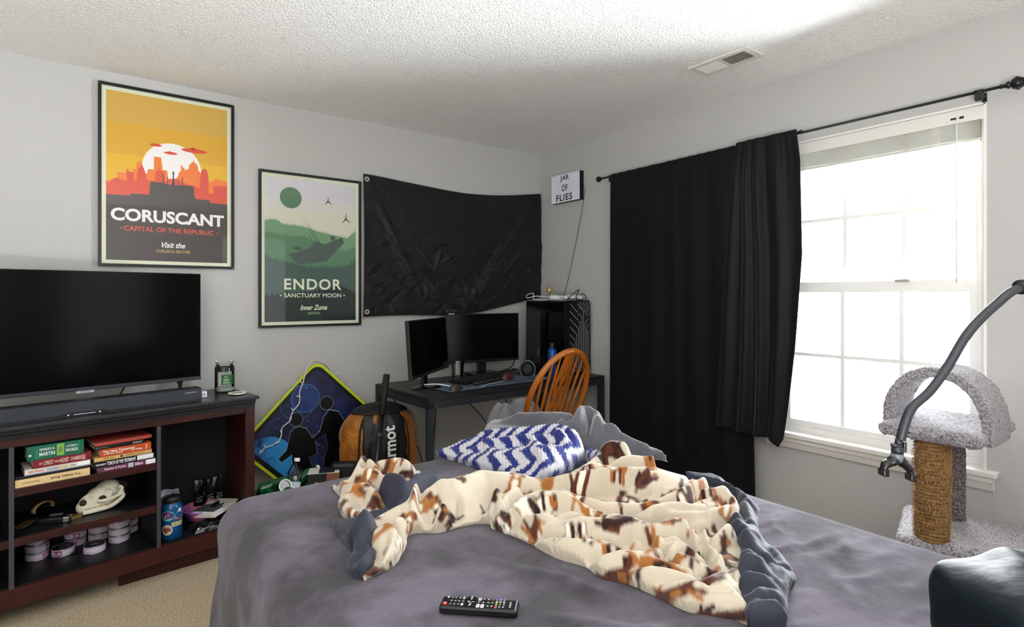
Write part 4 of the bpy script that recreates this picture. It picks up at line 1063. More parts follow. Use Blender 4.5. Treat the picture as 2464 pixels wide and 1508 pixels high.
for i, (x, y, z, rx, ry, lab) in enumerate(((0.705, 3.155, 0.290, 78, 75, 'green bottle lying rearmost in the bin'), (0.745, 3.105, 0.275, 80, 30, 'green bottle lying in the middle of the bin'), (0.845, 3.12, 0.280, 66, 100, 'green bottle in the bin behind the clear bottle, beside the carton'))):
    bottle('green_bottle', lab, T(x, y, z) @ RZ(ry) @ RX(rx), 0.031, 0.19, m_green, mat('white_plastic', '#e4e2ea'), group='green bottles in the bin')
cn = thing('drink_can', 'open empty drink can with white rim lying in the bin', 'can', M=T(0.772, 3.105, 0.290) @ RZ(12) @ RX(68))
g = MB(); g.lathe([(0.026, 0.0), (0.033, 0.012), (0.033, 0.105), (0.030, 0.118)], 28, caps=False); g.build('body', mat('can_green', '#0f3d22', 0.3, 0.4), cn)
g = MB(); g.lathe([(0.0295, 0.112), (0.034, 0.118), (0.034, 0.123), (0.0295, 0.123), (0.028, 0.116)], 28, caps=False); g.build('rim', mat('rim_white', '#dedede', 0.3), cn)
g = MB(); g.disc(0, 0, 0.0295, 0.114, n=28); g.build('end', mat('can_end', '#77747a', 0.35, 0.6), cn)
cx_ = thing('cardboard_box', 'small black and white printed carton with brown side by the bin', 'box', (1.005, 3.045, 0.0), -22)
g = MB(); g.box(-0.075, 0.085, -0.055, 0.055, 0, 0.362); g.build('carton', mat('cardboard', '#7a4a33', 0.8), cx_)
g = MB(); g.box(-0.076, 0.02, -0.0562, -0.053, 0.16, 0.363, mi=0); g.box(-0.076, -0.073, -0.055, 0.055, 0.16, 0.363, mi=0); g.disc(-0.030, 0.30, 0.020, 0.0566, frame((0, 0, 0), (1, 0, 0), (0, 0, 1), (0, -1, 0)), 1)
g.box(-0.075, 0.085, -0.055, 0.055, 0.3622, 0.364, mi=2); g.box(-0.02, 0.06, -0.05, 0.05, 0.364, 0.3655, mi=0)
g.build('print', [mat('carton_black', '#17161a', 0.5), mat('carton_tan', '#b09070', 0.5), mat('carton_white', '#d5d2cc', 0.6)], cx_)

# ------------------------------------------------------------------ desk
DK = T(1.462, 2.705, 0) @ RZ(2.2)
m_desk = mat('desk_black', '#1e1f22', 0.4, color2='#191a1c', cscale=30, stretch=(1, 10, 10), crange=(0.4, 0.7))
m_steel = mat('desk_steel', '#25282d', 0.42)
dk = thing('desk', 'black steel framed computer desk in the corner', 'desk', M=DK)
DL, DD, DH = 1.415, 0.655, 0.752
g = MB(); g.box(0, DL, 0, DD, DH - 0.022, DH, bev=0.002); g.build('top', m_desk, dk)
g = MB()
g.box(0.0, DL, 0.0, 0.03, DH - 0.062, DH - 0.0225, bev=0.002); g.box(0.0, DL, DD - 0.03, DD, DH - 0.062, DH - 0.0225, bev=0.002)
g.box(0.0, 0.03, 0.03, DD - 0.03, DH - 0.062, DH - 0.0225); g.box(DL - 0.03, DL, 0.03, DD - 0.03, DH - 0.062, DH - 0.0225)
g.build('apron_frame', m_steel, dk)
for x in (0.0, DL - 0.036):
    for y in (0.0, DD - 0.036):
        g = MB(); g.box(x, x + 0.036, y, y + 0.036, 0.0, DH - 0.0225, bev=0.002); g.build('leg', m_steel, dk)

def on_desk(x, y, rz=0, z=0.0): return T(x, y, DH + z) @ RZ(rz)
m_screen = mat('monitor_glass', '#030304', 0.16, spec=0.5)
def monitor(label, M, w, h, zb, base, tilt=0):
    t = thing('monitor', label, 'monitor', M=M)
    P = T(0, 0, zb + h / 2) @ RX(tilt)
    g = MB(); g.box(-w / 2, w / 2, 0.0, 0.022, -h / 2, h / 2, P, bev=0.004); g.box(-w * .28, w * .28, 0.02, 0.055, -h * .3, h * .3, P, bev=0.012); g.build('housing', m_black, t)
    g = MB(); g.box(-w / 2 + 0.006, w / 2 - 0.006, -0.0012, 0.0, -h / 2 + 0.020, h / 2 - 0.006, P); g.build('screen', m_screen, t)
    g = MB(); g.box(-w / 2, w / 2, -0.003, 0.002, -h / 2, -h / 2 + 0.018, P, bev=0.001); g.build('chin', mat('chin_grey', '#1c1d20', 0.3), t)
    g = MB(); g.box(-0.035, 0.035, 0.028, 0.048, 0.01, zb + h * 0.35, bev=0.005); g.build('stand_neck', m_black, t)
    g = MB()
    if base == 'round': g.lathe([(0.0, 0.016), (0.06, 0.014), (0.112, 0.006), (0.115, 0.0), (0.0, 0.0)], 36, T(0, 0.02, 0) @ S3(1.0, 0.8, 1))
    else: g.box(-0.12, 0.12, -0.075, 0.10, 0.0, 0.014, bev=0.005)
    g.build('stand_base', mat('gloss_base', '#0d0d0f', 0.12), t)
    return t
monitor('larger black monitor facing the room, next to the computer tower', on_desk(2.235, 3.315, -5), 0.585, 0.345, 0.085, 'square', 0)
monitor('smaller angled black monitor at the left end of the desk', on_desk(1.640, 3.015, 40), 0.600, 0.330, 0.088, 'round', -4)

wc = thing('webcam', 'small webcam clipped on the corner of the larger monitor', 'webcam', M=T(1.975, 3.335, DH + 0.434) @ RZ(-10))
g = MB(); g.box(-0.045, 0.045, -0.020, 0.015, 0.004, 0.034, bev=0.008); g.build('body', m_black, wc)
g = MB(); g.tube([(-0.02, -0.0215, 0.019), (-0.02, -0.018, 0.019)], 0.009, 14); g.build('lens', mat('lens_glass', '#1d2230', 0.08), wc)
g = MB(); g.box(-0.022, 0.022, 0.004, 0.030, -0.004, 0.005); g.box(-0.022, 0.022, -0.012, -0.009, -0.006, 0.005); g.build('clip', mat('clip_silver', '#8b8c90', 0.3, 0.6), wc)

tb = thing('tumbler', 'clear faceted drinking glass on the desk in front of the monitors', 'glass', M=on_desk(1.955, 3.215))
g = MB(); g.lathe([(0.0, 0.0), (0.033, 0.0), (0.035, 0.004), (0.0445, 0.118), (0.0430, 0.118), (0.0335, 0.012), (0.0, 0.010)], 20, smooth=False, caps=False); g.build('wall', glass_mat('tumbler_glass', '#f8fafa', 0.13), tb)

mp_ = thing('desk_mat', 'blue grey cloth mat under the keyboard', 'mat', M=on_desk(2.06, 2.965, 3))
u, v_ = np.meshgrid(np.linspace(-1, 1, 30), np.linspace(-1, 1, 18))
g = MB(); g.grid(np.stack([0.43 * u + 0.01 * vnoise(u, v_, 2, 2, 4), 0.150 * v_ + 0.012 * vnoise(u, v_, 2, 2, 5), 0.004 + 0.003 * np.abs(vnoise(u, v_, 3, 2, 1))], -1))
solidify(g.build('cloth', mat('mat_cloth', '#5f6f82', 0.8, color2='#3a4654', cscale=10), mp_), 0.003)

kb = thing('keyboard', 'black full size keyboard on the desk mat', 'keyboard', M=on_desk(2.040, 3.065, 16, 0.007))
g = MB(); g.box(-0.225, 0.225, -0.075, 0.075, 0.0, 0.018, bev=0.005); g.build('case', m_black, kb)
m_key = mat('key_black', '#222326', 0.45)
keys = []
for r_ in range(6):
    x = -0.212
    while x < 0.20:
        wk = 0.0185 if not (r_ == 0 and -0.13 < x < -0.02) else 0.11
        if not (0.075 < x < 0.085 or 0.148 < x < 0.158):
            keys.append((x, x + wk - 0.002, -0.066 + 0.0222 * r_, wk))
        x += wk
for x0, x1, y, wk in keys[:100]:
    g = MB(); bz = 0.018
    g.add([(x0, y, bz), (x1, y, bz), (x1, y + 0.019, bz), (x0, y + 0.019, bz), (x0 + 0.002, y + 0.002, bz + 0.009), (x1 - 0.002, y + 0.002, bz + 0.009), (x1 - 0.002, y + 0.017, bz + 0.009), (x0 + 0.002, y + 0.017, bz + 0.009)],
          [(4, 5, 6, 7), (0, 1, 5, 4), (1, 2, 6, 5), (2, 3, 7, 6), (3, 0, 4, 7)])
    g.build('key', m_key, kb)
if len(keys) > 100:
    g = MB()
    for x0, x1, y, wk in keys[100:]:
        bz = 0.018
        g.add([(x0, y, bz), (x1, y, bz), (x1, y + 0.019, bz), (x0, y + 0.019, bz), (x0 + 0.002, y + 0.002, bz + 0.009), (x1 - 0.002, y + 0.002, bz + 0.009), (x1 - 0.002, y + 0.017, bz + 0.009), (x0 + 0.002, y + 0.017, bz + 0.009)],
              [(4, 5, 6, 7), (0, 1, 5, 4), (1, 2, 6, 5), (2, 3, 7, 6), (3, 0, 4, 7)])
    g.build('keys', m_key, kb)['kind'] = 'stuff'
wr = thing('wrist_rest', 'dark padded wrist rest along the front of the keyboard', 'wrist rest', M=on_desk(2.068, 2.955, 16, 0.008))
g = MB(); g.tube([(-0.20, 0, 0.009), (-0.18, 0, 0.011), (0.18, 0, 0.011), (0.20, 0, 0.009)], [0.004, 0.014, 0.014, 0.004], 12, S3(1, 1.8, 0.8)); g.build('pad', mat('pad_dark', '#2a2223', 0.5), wr)
def mouse(label, M, col, hexc2):
    t = thing('computer_mouse', label, 'mouse', M=M)
    n_ = 18
    u, v_ = np.meshgrid(np.linspace(0, 2 * PI, n_ * 2 + 1)[:-1], np.linspace(0, 1, 9))
    rx = 0.060 * np.cos(v_ * PI / 2) ** 0.6; ry = 0.033 * np.cos(v_ * PI / 2) ** 0.6
    g = MB(); g.grid(np.stack([rx * np.cos(u), ry * np.sin(u), 0.036 * np.sin(v_ * PI / 2) * (1 - 0.2 * np.cos(u)) + 0.002], -1), closed_u=True); g.build('shell', mat('mouse_' + col, hexc2, 0.3), t)
    g = MB(); g.tube([(0.035, -0.004, 0.028), (0.035, 0.004, 0.028)], 0.008, 12); g.build('scroll_wheel', m_black, t)
    return t
mouse('reddish brown computer mouse at the right end of the keyboard', on_desk(2.135, 2.955, 20, 0.007) @ T(0.06, 0.0, 0), 'brown', '#4a2420')
mouse('dark bronze computer mouse at the front left of the desk', on_desk(1.712, 2.830, 30), 'bronze', '#3b352a')
cb = MB(); cb.tube(bez([(1.77, 2.85, DH + 0.005), (1.86, 2.815, DH + 0.004), (1.93, 2.84, DH + 0.012), (1.99, 2.865, DH + 0.012), (2.10, 2.90, DH + 0.012)], 6), 0.003, 6)
tag(cb.build('mouse_cable', mat('pale_cable', '#a9abb2', 0.4)), 'pale grey cable curling across the desk mat', 'cable')
cb = MB(); cb.tube(bez([(1.60, 3.03, DH + 0.02), (1.66, 2.95, DH + 0.028), (1.73, 2.90, DH + 0.012), (1.76, 2.845, DH + 0.006)], 6), 0.004, 6)
tag(cb.build('white_cable', mat('white_plastic', '#e4e2ea')), 'white cable from the angled monitor base to the bronze mouse', 'cable')

hp = thing('headphones', 'black over ear headphones lying in front of the computer tower', 'headphones', M=on_desk(2.415, 3.045, -38))
g = MB()
for y, nm in ((0.0, 0), (0.10, 0)):
    g.lathe([(0.0, -0.018), (0.040, -0.018), (0.046, -0.008), (0.046, 0.012), (0.038, 0.022), (0.0, 0.024)], 28, T(0, y, 0.050) @ RX(75) @ S3(1, 1.15, 1), 0)
g.build('ear_cup', mat('cup_black', '#111113', 0.5), hp)
g = MB()
for y in (-0.024, ): g.tube([(0.053 * math.cos(R(a)), y, 0.050 + 0.060 * math.sin(R(a))) for a in range(0, 360, 15)], 0.005, 6, closed=True)
g.build('cup_ring', mat('ring_grey', '#6f7074', 0.35, 0.4), hp)
g = MB(); g.tube(bez([(0.0, 0.0, 0.10), (0.03, 0.05, 0.125), (0.0, 0.10, 0.10)], 6), 0.010, 8); g.box(-0.003, 0.003, -0.026, -0.022, 0.02, 0.08); g.build('headband', m_black, hp)

tw = thing('computer_tower', 'tall black computer tower with slanted grooves on its front', 'computer', M=on_desk(2.668, 2.905, 0))
TWW, TWD, TWH = 0.215, 0.485, 0.518
g = MB(); g.box(0.006, TWW - 0.004, 0.03, TWD, 0.018, TWH, bev=0.006); g.build('chassis', mat('case_black', '#0e0f10', 0.4), tw)
g = MB(); g.box(0.0015, 0.006, 0.05, TWD - 0.015, 0.03, TWH - 0.012); g.build('glass_panel', mat('smoked_glass', '#050506', 0.06, spec=0.6), tw)
g = MB(); g.box(0.0008, 0.0015, 0.305, TWD - 0.02, 0.05, TWH - 0.075); g.build('inner_panel', mat('inner_grey', '#2a2d2c', 0.5), tw)
g = MB(); g.text('PCI', 0.05, 0.012, 0, 0, 0, frame((0.0004, 0.33, 0.135), (0, 0, -1), (0, -1, 0), (-1, 0, 0)), 0, bold=0.02); g.build('inner_lettering', mat('inner_letter', '#a9abb0', 0.5), tw)
g = MB()
ff = [(0.012, 0.0), (TWW - 0.012, 0.0), (TWW, 0.014), (TWW, TWH - 0.016), (TWW - 0.014, TWH + 0.006), (0.014, TWH + 0.006), (0.0, TWH - 0.016), (0.0, 0.014)]
g.prism(ff, 0.0, 0.03, frame((0, 0.03, 0.0), (1, 0, 0), (0, 0, 1), (0, -1, 0))); g.build('front_panel', mat('front_black', '#0a0b0c', 0.35), tw)
g = MB(); MF = frame((0, -0.0012, 0.0), (1, 0, 0), (0, 0, 1), (0, -1, 0))
def seg(a, b, wd=0.0022):
    d = Vector((b[0] - a[0], b[1] - a[1])); d.normalize(); n_ = Vector((-d.y, d.x)) * wd
    g.add([(a[0] - n_.x, a[1] - n_.y, 0), (b[0] - n_.x, b[1] - n_.y, 0), (b[0] + n_.x, b[1] + n_.y, 0), (a[0] + n_.x, a[1] + n_.y, 0)], [(0, 1, 2, 3)], MF)
xl, xr, zt = 0.014, TWW - 0.014, TWH - 0.018
nG = 8
for k in range(nG):                                   # grooves: slanted from the left edge, then straight down
    x = 0.030 + 0.0165 * (nG - 1 - k)
    z = zt - 0.055 - 0.040 * k - 0.0
    zb = z - (0)
    zL = z + (x - xl) * 0.85
    zL = min(zL, zt)
    x0 = x - (zL - z) / 0.85
    seg((x0, zL), (x, z)); seg((x, z), (x, 0.02))
for k in range(6):                                    # upper right fan
    xs, zs = 0.098 + 0.0165 * k, zt - 0.016 - 0.0150 * k
    dl = min((zt + 0.012 - zs) / 1.15, xr + 0.006 - xs)
    seg((xs, zs), (xs + dl, zs + 1.15 * dl))
for k, x in enumerate((0.162, 0.178, 0.194)):
    seg((x, zt - 0.14 - 0.03 * k), (x, 0.02)); seg((x, zt - 0.14 - 0.03 * k), (min(x + 0.03, xr), zt - 0.14 - 0.03 * k + 1.1 * (min(x + 0.03, xr) - x)))
g.build('grooves', mat('groove_grey', '#9a9da0', 0.4), tw)
for x in (0.025, TWW - 0.025):
    g = MB(); g.box(x - 0.018, x + 0.018, 0.05, 0.09, 0.0, 0.018, bev=0.003); g.box(x - 0.018, x + 0.018, TWD - 0.07, TWD - 0.03, 0.0, 0.018, bev=0.003); g.build('foot', m_black, tw)
bb_ = thing('blue_bottle', 'blue metal bottle with black cap standing beside the computer tower', 'bottle', M=on_desk(2.615, 3.015))
g = MB(); g.lathe([(0.0, 0.0), (0.030, 0.0), (0.033, 0.004), (0.033, 0.165), (0.026, 0.182), (0.018, 0.190), (0.0, 0.190)], 32, caps=False); g.build('body', mat('bottle_royal', '#1d4f9c', 0.25, 0.3), bb_)
g = MB(); g.lathe([(0.021, 0.182), (0.022, 0.186), (0.022, 0.222), (0.018, 0.226), (0.0, 0.226)], 24, caps=False); g.build('cap', m_black, bb_)

# on top of the tower
ZT = DH + TWH + 0.006
tr = thing('trophy', 'tiny golden two handled cup on top of the computer tower', 'trophy', (2.775, 3.235, ZT - 0.004))
m_gold = mat('gold_plastic', '#cfb97f', 0.28, 0.6)
g = MB(); g.lathe([(0.0, 0.030), (0.006, 0.030), (0.006, 0.050), (0.014, 0.058), (0.018, 0.075), (0.0195, 0.098), (0.018, 0.098), (0.015, 0.070), (0.0, 0.062)], 24, caps=False); g.build('cup', m_gold, tr)
for s_ in (-1, 1):
    g = MB(); g.tube(bez([(s_ * 0.012, 0, 0.060), (s_ * 0.030, 0, 0.070), (s_ * 0.036, 0, 0.092), (s_ * 0.028, 0, 0.102), (s_ * 0.018, 0, 0.094)], 5), 0.003, 7); g.build('handle', m_gold, tr)
g = MB(); g.lathe([(0.020, 0.0), (0.020, 0.012), (0.012, 0.016), (0.006, 0.031)], 20); g.build('pedestal', mat('trophy_base', '#2b2320', 0.4), tr)
def pad(label, M):
    t = thing('game_controller', label, 'game controller', M=M, group='white game controllers on the computer tower')
    g = MB()
    g.ball(0, 0, 0.022, 0.050, 0.034, 0.018); g.ball(-0.050, -0.022, 0.018, 0.022, 0.042, 0.018); g.ball(0.050, -0.022, 0.018, 0.022, 0.042, 0.018); g.ball(-0.035, 0.005, 0.022, 0.03, 0.03, 0.017); g.ball(0.035, 0.005, 0.022, 0.03, 0.03, 0.017)
    o = g.build('shell', mat('pad_white', '#d9dde0', 0.4), t)
    md = o.modifiers.new('fuse', 'REMESH'); md.mode = 'VOXEL'; md.voxel_size = 0.003; md.use_smooth_shade = True
    for x, y in ((-0.03, 0.012), (0.018, -0.008)):
        g = MB(); g.lathe([(0.007, 0.034), (0.005, 0.040), (0.009, 0.044), (0.009, 0.047), (0.0, 0.046)], 14, T(x, y, 0)); g.build('thumb_stick', mat('pad_grey', '#8d9296', 0.5), t)
    g = MB()
    for a in range(4): g.lathe([(0.0045, 0.036), (0.0045, 0.041), (0.0, 0.042)], 10, T(0.042 + 0.011 * math.cos(a * PI / 2), 0.012 + 0.011 * math.sin(a * PI / 2), 0))
    g.build('face_buttons', mat('pad_grey', '#8d9296'), t)
    return t
pad('left white game controller on the computer tower below the trophy', T(2.735, 3.125, ZT + 0.001) @ RZ(25))
pad('right white game controller on the computer tower', T(2.795, 3.000, ZT + 0.001) @ RZ(-35))
cb = MB(); cb.tube(bez([(2.70, 3.13, ZT + 0.02), (2.665, 3.25, ZT + 0.030), (2.64, 3.33, ZT + 0.016), (2.67, 3.37, ZT + 0.04), (2.675, 3.30, ZT + 0.05), (2.66, 3.27, ZT + 0.005), (2.69, 3.10, ZT + 0.006), (2.72, 3.02, ZT + 0.006)], 7), 0.0035, 7)
tag(cb.build('controller_cable', mat('white_plastic', '#e4e2ea')), 'looped white cable beside the game controllers', 'cable')
cb = MB(); cb.tube(bez([(2.72, 2.98, ZT + 0.004), (2.77, 2.95, ZT + 0.055), (2.80, 2.935, ZT + 0.075), (2.765, 2.93, ZT + 0.02), (2.76, 2.902, ZT - 0.02), (2.752, 2.895, 1.10)], 7), 0.003, 6)
cb.tube(bez([(2.80, 2.96, ZT + 0.004), (2.84, 2.95, ZT + 0.045), (2.87, 2.94, ZT + 0.03), (2.862, 2.93, ZT + 0.006)], 7), 0.003, 6)
tag(cb.build('black_cable', mat('black_rubber', '#0d0d0e', 0.5)), 'black cables looped over the top of the computer tower', 'cable')
ad = thing('usb_hub', 'small black hub on the right of the computer tower top', 'hub', M=T(2.835, 2.965, ZT) @ RZ(10))
g = MB(); g.box(-0.022, 0.022, -0.014, 0.014, 0, 0.020, bev=0.003); g.build('body', m_black, ad)
g = MB(); g.box(-0.015, -0.004, -0.0145, -0.0138, 0.006, 0.012); g.box(0.004, 0.015, -0.0145, -0.0138, 0.006, 0.012); g.build('port', mat('steel', '#a5a6a8', 0.3, 0.9), ad)

# cables under and behind the desk
def cable(label, pts, r=0.004, m=None):
    c = MB(); c.tube(bez(pts, 7), r, 6)
    return tag(c.build('cable', m or mat('black_rubber', '#0d0d0e')), label, 'cable', 'black cables around the desk')
cable('straight black cable hanging down the wall behind the left part of the desk', [(1.93, 3.455, 0.70), (1.925, 3.46, 0.50), (1.915, 3.465, 0.30), (1.90, 3.47, 0.05)])
cable('black cable drooping in a loop under the desk', [(2.00, 3.30, 0.685), (2.12, 3.31, 0.60), (2.26, 3.31, 0.575), (2.40, 3.30, 0.61), (2.49, 3.29, 0.685)])
cable('black cable falling from the middle of the desk to the carpet', [(2.04, 3.36, 0.685), (2.09, 3.38, 0.62), (2.19, 3.41, 0.52), (2.33, 3.44, 0.38), (2.42, 3.45, 0.2), (2.45, 3.45, 0.02)])
cable('black cable running to the wall socket', [(2.52, 3.35, 0.685), (2.53, 3.38, 0.60), (2.50, 3.41, 0.52), (2.54, 3.44, 0.42), (2.58, 3.452, 0.36), (2.600, 3.452, 0.35)])
cable('thin black cord slanting behind the sleeping bag', [(1.56, 3.40, 0.66), (1.62, 3.36, 0.55), (1.72, 3.32, 0.30), (1.78, 3.30, 0.02)], 0.003)
cable('tangled black cables on the desk behind the keyboard', [(2.34, 3.28, DH + 0.006), (2.42, 3.20, DH + 0.03), (2.36, 3.14, DH + 0.045), (2.30, 3.22, DH + 0.02), (2.45, 3.28, DH + 0.04), (2.55, 3.36, DH + 0.10), (2.60, 3.44, DH + 0.16)])
cable('black cable lying between the headphones and the monitor', [(2.30, 3.16, DH + 0.004), (2.38, 3.10, DH + 0.02), (2.47, 3.17, DH + 0.03), (2.52, 3.25, DH + 0.02), (2.60, 3.30, DH + 0.006)])

# ------------------------------------------------------------------ chair at the desk
m_oak = mat('oak', '#b8661c', 0.32, color2='#8f4c12', cscale=7, stretch=(1, 1, 0.25), crange=(0.35, 0.65), coat=0.25)
ch = thing('windsor_chair', 'honey oak hoop back chair with pierced splat at the desk', 'chair', (2.022, 2.588, 0), 2)
LEAN = math.tan(R(21))
SH = 0.44
def back_pt(x, h, dy=0.0): return (x, -0.165 - LEAN * h - 0.10 * max(0, h - 0.35) ** 1.5 + dy, SH + h)
uu, vv = np.meshgrid(np.linspace(0, 2 * PI, 49)[:-1], np.linspace(0, 1, 8))
rx = 0.215 * (1 - 0.04 * (vv * 2 - 1) ** 2); ry = 0.205 * (1 - 0.04 * (vv * 2 - 1) ** 2)
sq = lambda c: np.sign(c) * np.abs(c) ** 0.75
g = MB()
g.grid(np.stack([rx * sq(np.cos(uu)), ry * sq(np.sin(uu)), SH - 0.035 + 0.04 * vv], -1), closed_u=True)
rr, uu2 = np.meshgrid(np.linspace(1, 0.02, 9), np.linspace(0, 2 * PI, 49)[:-1], indexing='ij')
g.grid(np.stack([0.206 * rr * sq(np.cos(uu2)), 0.197 * rr * sq(np.sin(uu2)), SH + 0.005 - 0.014 * (1 - rr ** 3)], -1), closed_u=True)
g.grid(np.stack([0.206 * rr * sq(np.cos(uu2)), 0.197 * rr * sq(np.sin(uu2)), SH - 0.035 + 0 * rr], -1)[:, ::-1], closed_u=True)
g.build('seat', m_oak, ch)
for sx in (-1, 1):
    for sy in (-1, 1):
        g = MB(); a = Vector((sx * 0.13, sy * 0.125, SH - 0.03)); b = Vector((sx * 0.205, sy * 0.20, 0.0))
        tt = (0, 0.12, 0.2, 0.28, 0.5, 0.7, 0.76, 0.82, 1.0); rs = (0.013, 0.016, 0.020, 0.015, 0.021, 0.017, 0.021, 0.016, 0.012)
        g.tube([a.lerp(b, t_) for t_ in tt], list(rs), 12); g.build('leg', m_oak, ch)
for sx in (-1, 1):
    g = MB(); g.tube([(sx * 0.165, 0.16, 0.21), (sx * 0.170, 0.0, 0.21), (sx * 0.165, -0.16, 0.21)], [0.009, 0.014, 0.009], 10); g.build('stretcher', m_oak, ch)
g = MB(); g.tube([(-0.168, 0, 0.21), (0, 0, 0.21), (0.168, 0, 0.21)], [0.009, 0.014, 0.009], 10); g.build('stretcher', m_oak, ch)
HP = 0.575
hoop = []
for k in range(41):
    t_ = -1 + 2 * k / 40
    a = t_ * PI / 2 * 1.0
    if abs(t_) > 0.62:
        s_ = (abs(t_) - 0.62) / 0.38
        x = math.copysign(0.205 - 0.055 * s_ ** 1.2, t_); h = 0.30 * (1 - s_)
    else:
        q_ = t_ / 0.62 * PI / 2
        x = 0.205 * math.sin(q_); h = 0.30 + (HP - 0.30) * math.cos(q_) ** 0.9
    hoop.append(back_pt(x, h))
g = MB()
hv = [Vector(p) for p in hoop]
g.tube(hv, 0.0165, 12); g.build('hoop', m_oak, ch)
def hoop_h(x):
    q_ = math.asin(min(1, abs(x) / 0.205)); return 0.30 + (HP - 0.30) * math.cos(q_) ** 0.9
for x0, x1 in ((-0.115, -0.158), (-0.080, -0.112), (-0.048, -0.066), (0.048, 0.066), (0.080, 0.112), (0.115, 0.158)):
    h1 = hoop_h(x1)
    pts = [back_pt(x0 + (x1 - x0) * t_, h1 * t_) for t_ in (0, 0.15, 0.35, 0.6, 0.85, 1.0)]
    g = MB(); g.tube(bez(pts, 3), [0.0055] * 3 + [0.0085] * 6 + [0.0075] * 4 + [0.0055] * 3, 10); g.build('spindle', m_oak, ch)
# pierced splat: outline with holes built as a filled curve
cu = bpy.data.curves.new('splat', 'CURVE'); cu.dimensions = '2D'; cu.fill_mode = 'BOTH'; cu.extrude = 0.0045; cu.bevel_depth = 0.001
def spl(pts):
    s_ = cu.splines.new('POLY'); s_.points.add(len(pts) - 1); s_.use_cyclic_u = True
    for p, (x, y) in zip(s_.points, pts): p.co = (x, y, 0, 1)
half = [(0.022, 0.0), (0.026, 0.06), (0.040, 0.10), (0.030, 0.14), (0.036, 0.18), (0.050, 0.235), (0.046, 0.27), (0.030, 0.30), (0.040, 0.345), (0.050, 0.40), (0.040, 0.44), (0.034, 0.50), (0.030, HP - 0.008)]
hs = [(v[0], v[1]) for v in bez([(x, y, 0) for x, y in half], 4)]
spl([(x, y) for x, y in hs] + [(-x, y) for x, y in reversed(hs)])
def leafhole(cx, cy, rx, ry, tilt=0):
    pts = []
    for k in range(20):
        a = 2 * PI * k / 20; x = rx * math.cos(a) * (1 - 0.35 * math.sin(a)); y = ry * math.sin(a)
        c, s_ = math.cos(R(tilt)), math.sin(R(tilt)); pts.append((cx + x * c - y * s_, cy + x * s_ + y * c))
    spl(pts)
for s_ in (-1, 1):
    leafhole(s_ * 0.022, 0.395, 0.010, 0.032, s_ * -8); leafhole(s_ * 0.024, 0.235, 0.011, 0.028, s_ * 10)
leafhole(0, 0.310, 0.010, 0.030); leafhole(0, 0.185, 0.009, 0.026); leafhole(0, 0.445, 0.008, 0.022)
co_ = bpy.data.objects.new('splat', cu); COL.objects.link(co_)
me = bpy.data.meshes.new_from_object(co_.evaluated_get(bpy.context.evaluated_depsgraph_get()))
bpy.data.objects.remove(co_)
for v in me.vertices:
    x, h, dz = v.co; p = back_pt(x, h); v.co = (p[0], p[1] + dz, p[2])
me.materials.clear(); me.materials.append(m_oak)
o = bpy.data.objects.new('splat', me); COL.objects.link(o); o.parent = ch
# clothes heaped on its seat
u, v_ = np.meshgrid(np.linspace(-1, 1, 44), np.linspace(-1, 1, 44))
rr = np.clip(1 - (u ** 4 + v_ ** 4), 0, 1) ** 0.5
hz = rr * (0.19 + 0.08 * vnoise(u, v_, 2.2, 3, 11) + 0.06 * v_) + 0.02 * np.abs(vnoise(u, v_, 5, 2, 3)) * rr
g = MB(); g.grid(np.stack([0.185 * u, 0.155 * v_ + 0.01, hz + 0.0], -1))
gm = g.build('folded_clothes', mat('grey_knit', '#8c8a90', 0.9, color2='#6f6d75', cscale=6, sheen=0.3, bump=(300, 0.2, 0.002)))
gm.matrix_world = ch.matrix_world if False else T(2.022, 2.588, SH + 0.008) @ RZ(2) @ T(0, 0.03, 0)
tag(gm, 'grey clothes heaped on the seat of the oak chair', 'clothes')

# ------------------------------------------------------------------ curtain rod and two black curtains
rd = thing('curtain_rod', 'thin black curtain rod above the window with ball ends', 'curtain rod', (2.830, 1.67, 2.120))
g = MB(); g.tube([(0, -1.06, 0.0), (0, 1.07, 0.0)], 0.0062, 10); g.build('rod', m_black, rd)
M = T(0, -1.06, 0) @ RX(90)
g = MB(); g.lathe([(0.006, -0.002), (0.010, 0.004), (0.007, 0.012), (0.013, 0.022), (0.015, 0.028), (0.008, 0.032), (0.018, 0.036), (0.0225, 0.048), (0.0225, 0.056), (0.016, 0.070), (0.006, 0.075), (0.0, 0.075)], 20, M, caps=False)
for k in range(6):
    a = k * PI / 3; g.tube([(0.015 * math.cos(a), -1.06 - 0.037, 0.015 * math.sin(a)), (0.0245 * math.cos(a), -1.06 - 0.052, 0.0245 * math.sin(a)), (0.012 * math.cos(a), -1.06 - 0.073, 0.012 * math.sin(a))], 0.003, 6)
g.build('finial', mat('finial_black', '#0c0909', 0.3), rd)
M = T(0, 1.07, 0) @ RX(-90)
g = MB(); g.lathe([(0.006, -0.002), (0.008, 0.004), (0.015, 0.014), (0.0195, 0.026), (0.019, 0.036), (0.012, 0.044), (0.0, 0.046)], 20, M, caps=False); g.build('finial', mat('finial_black', '#0c0909'), rd)
for y in (-0.995, 0.985):
    g = MB(); g.box(-0.004, 0.078, y - 0.006, y + 0.006, -0.012, -0.006); g.box(-0.010, 0.010, y - 0.012, y + 0.012, -0.035, -0.004, bev=0.002); g.box(0.072, 0.078, y - 0.008, y + 0.008, -0.025, 0.012)
    g.tube([(0, y - 0.014, 0), (0, y + 0.014, 0)], 0.009, 10)
    g.build('bracket', m_black, rd)

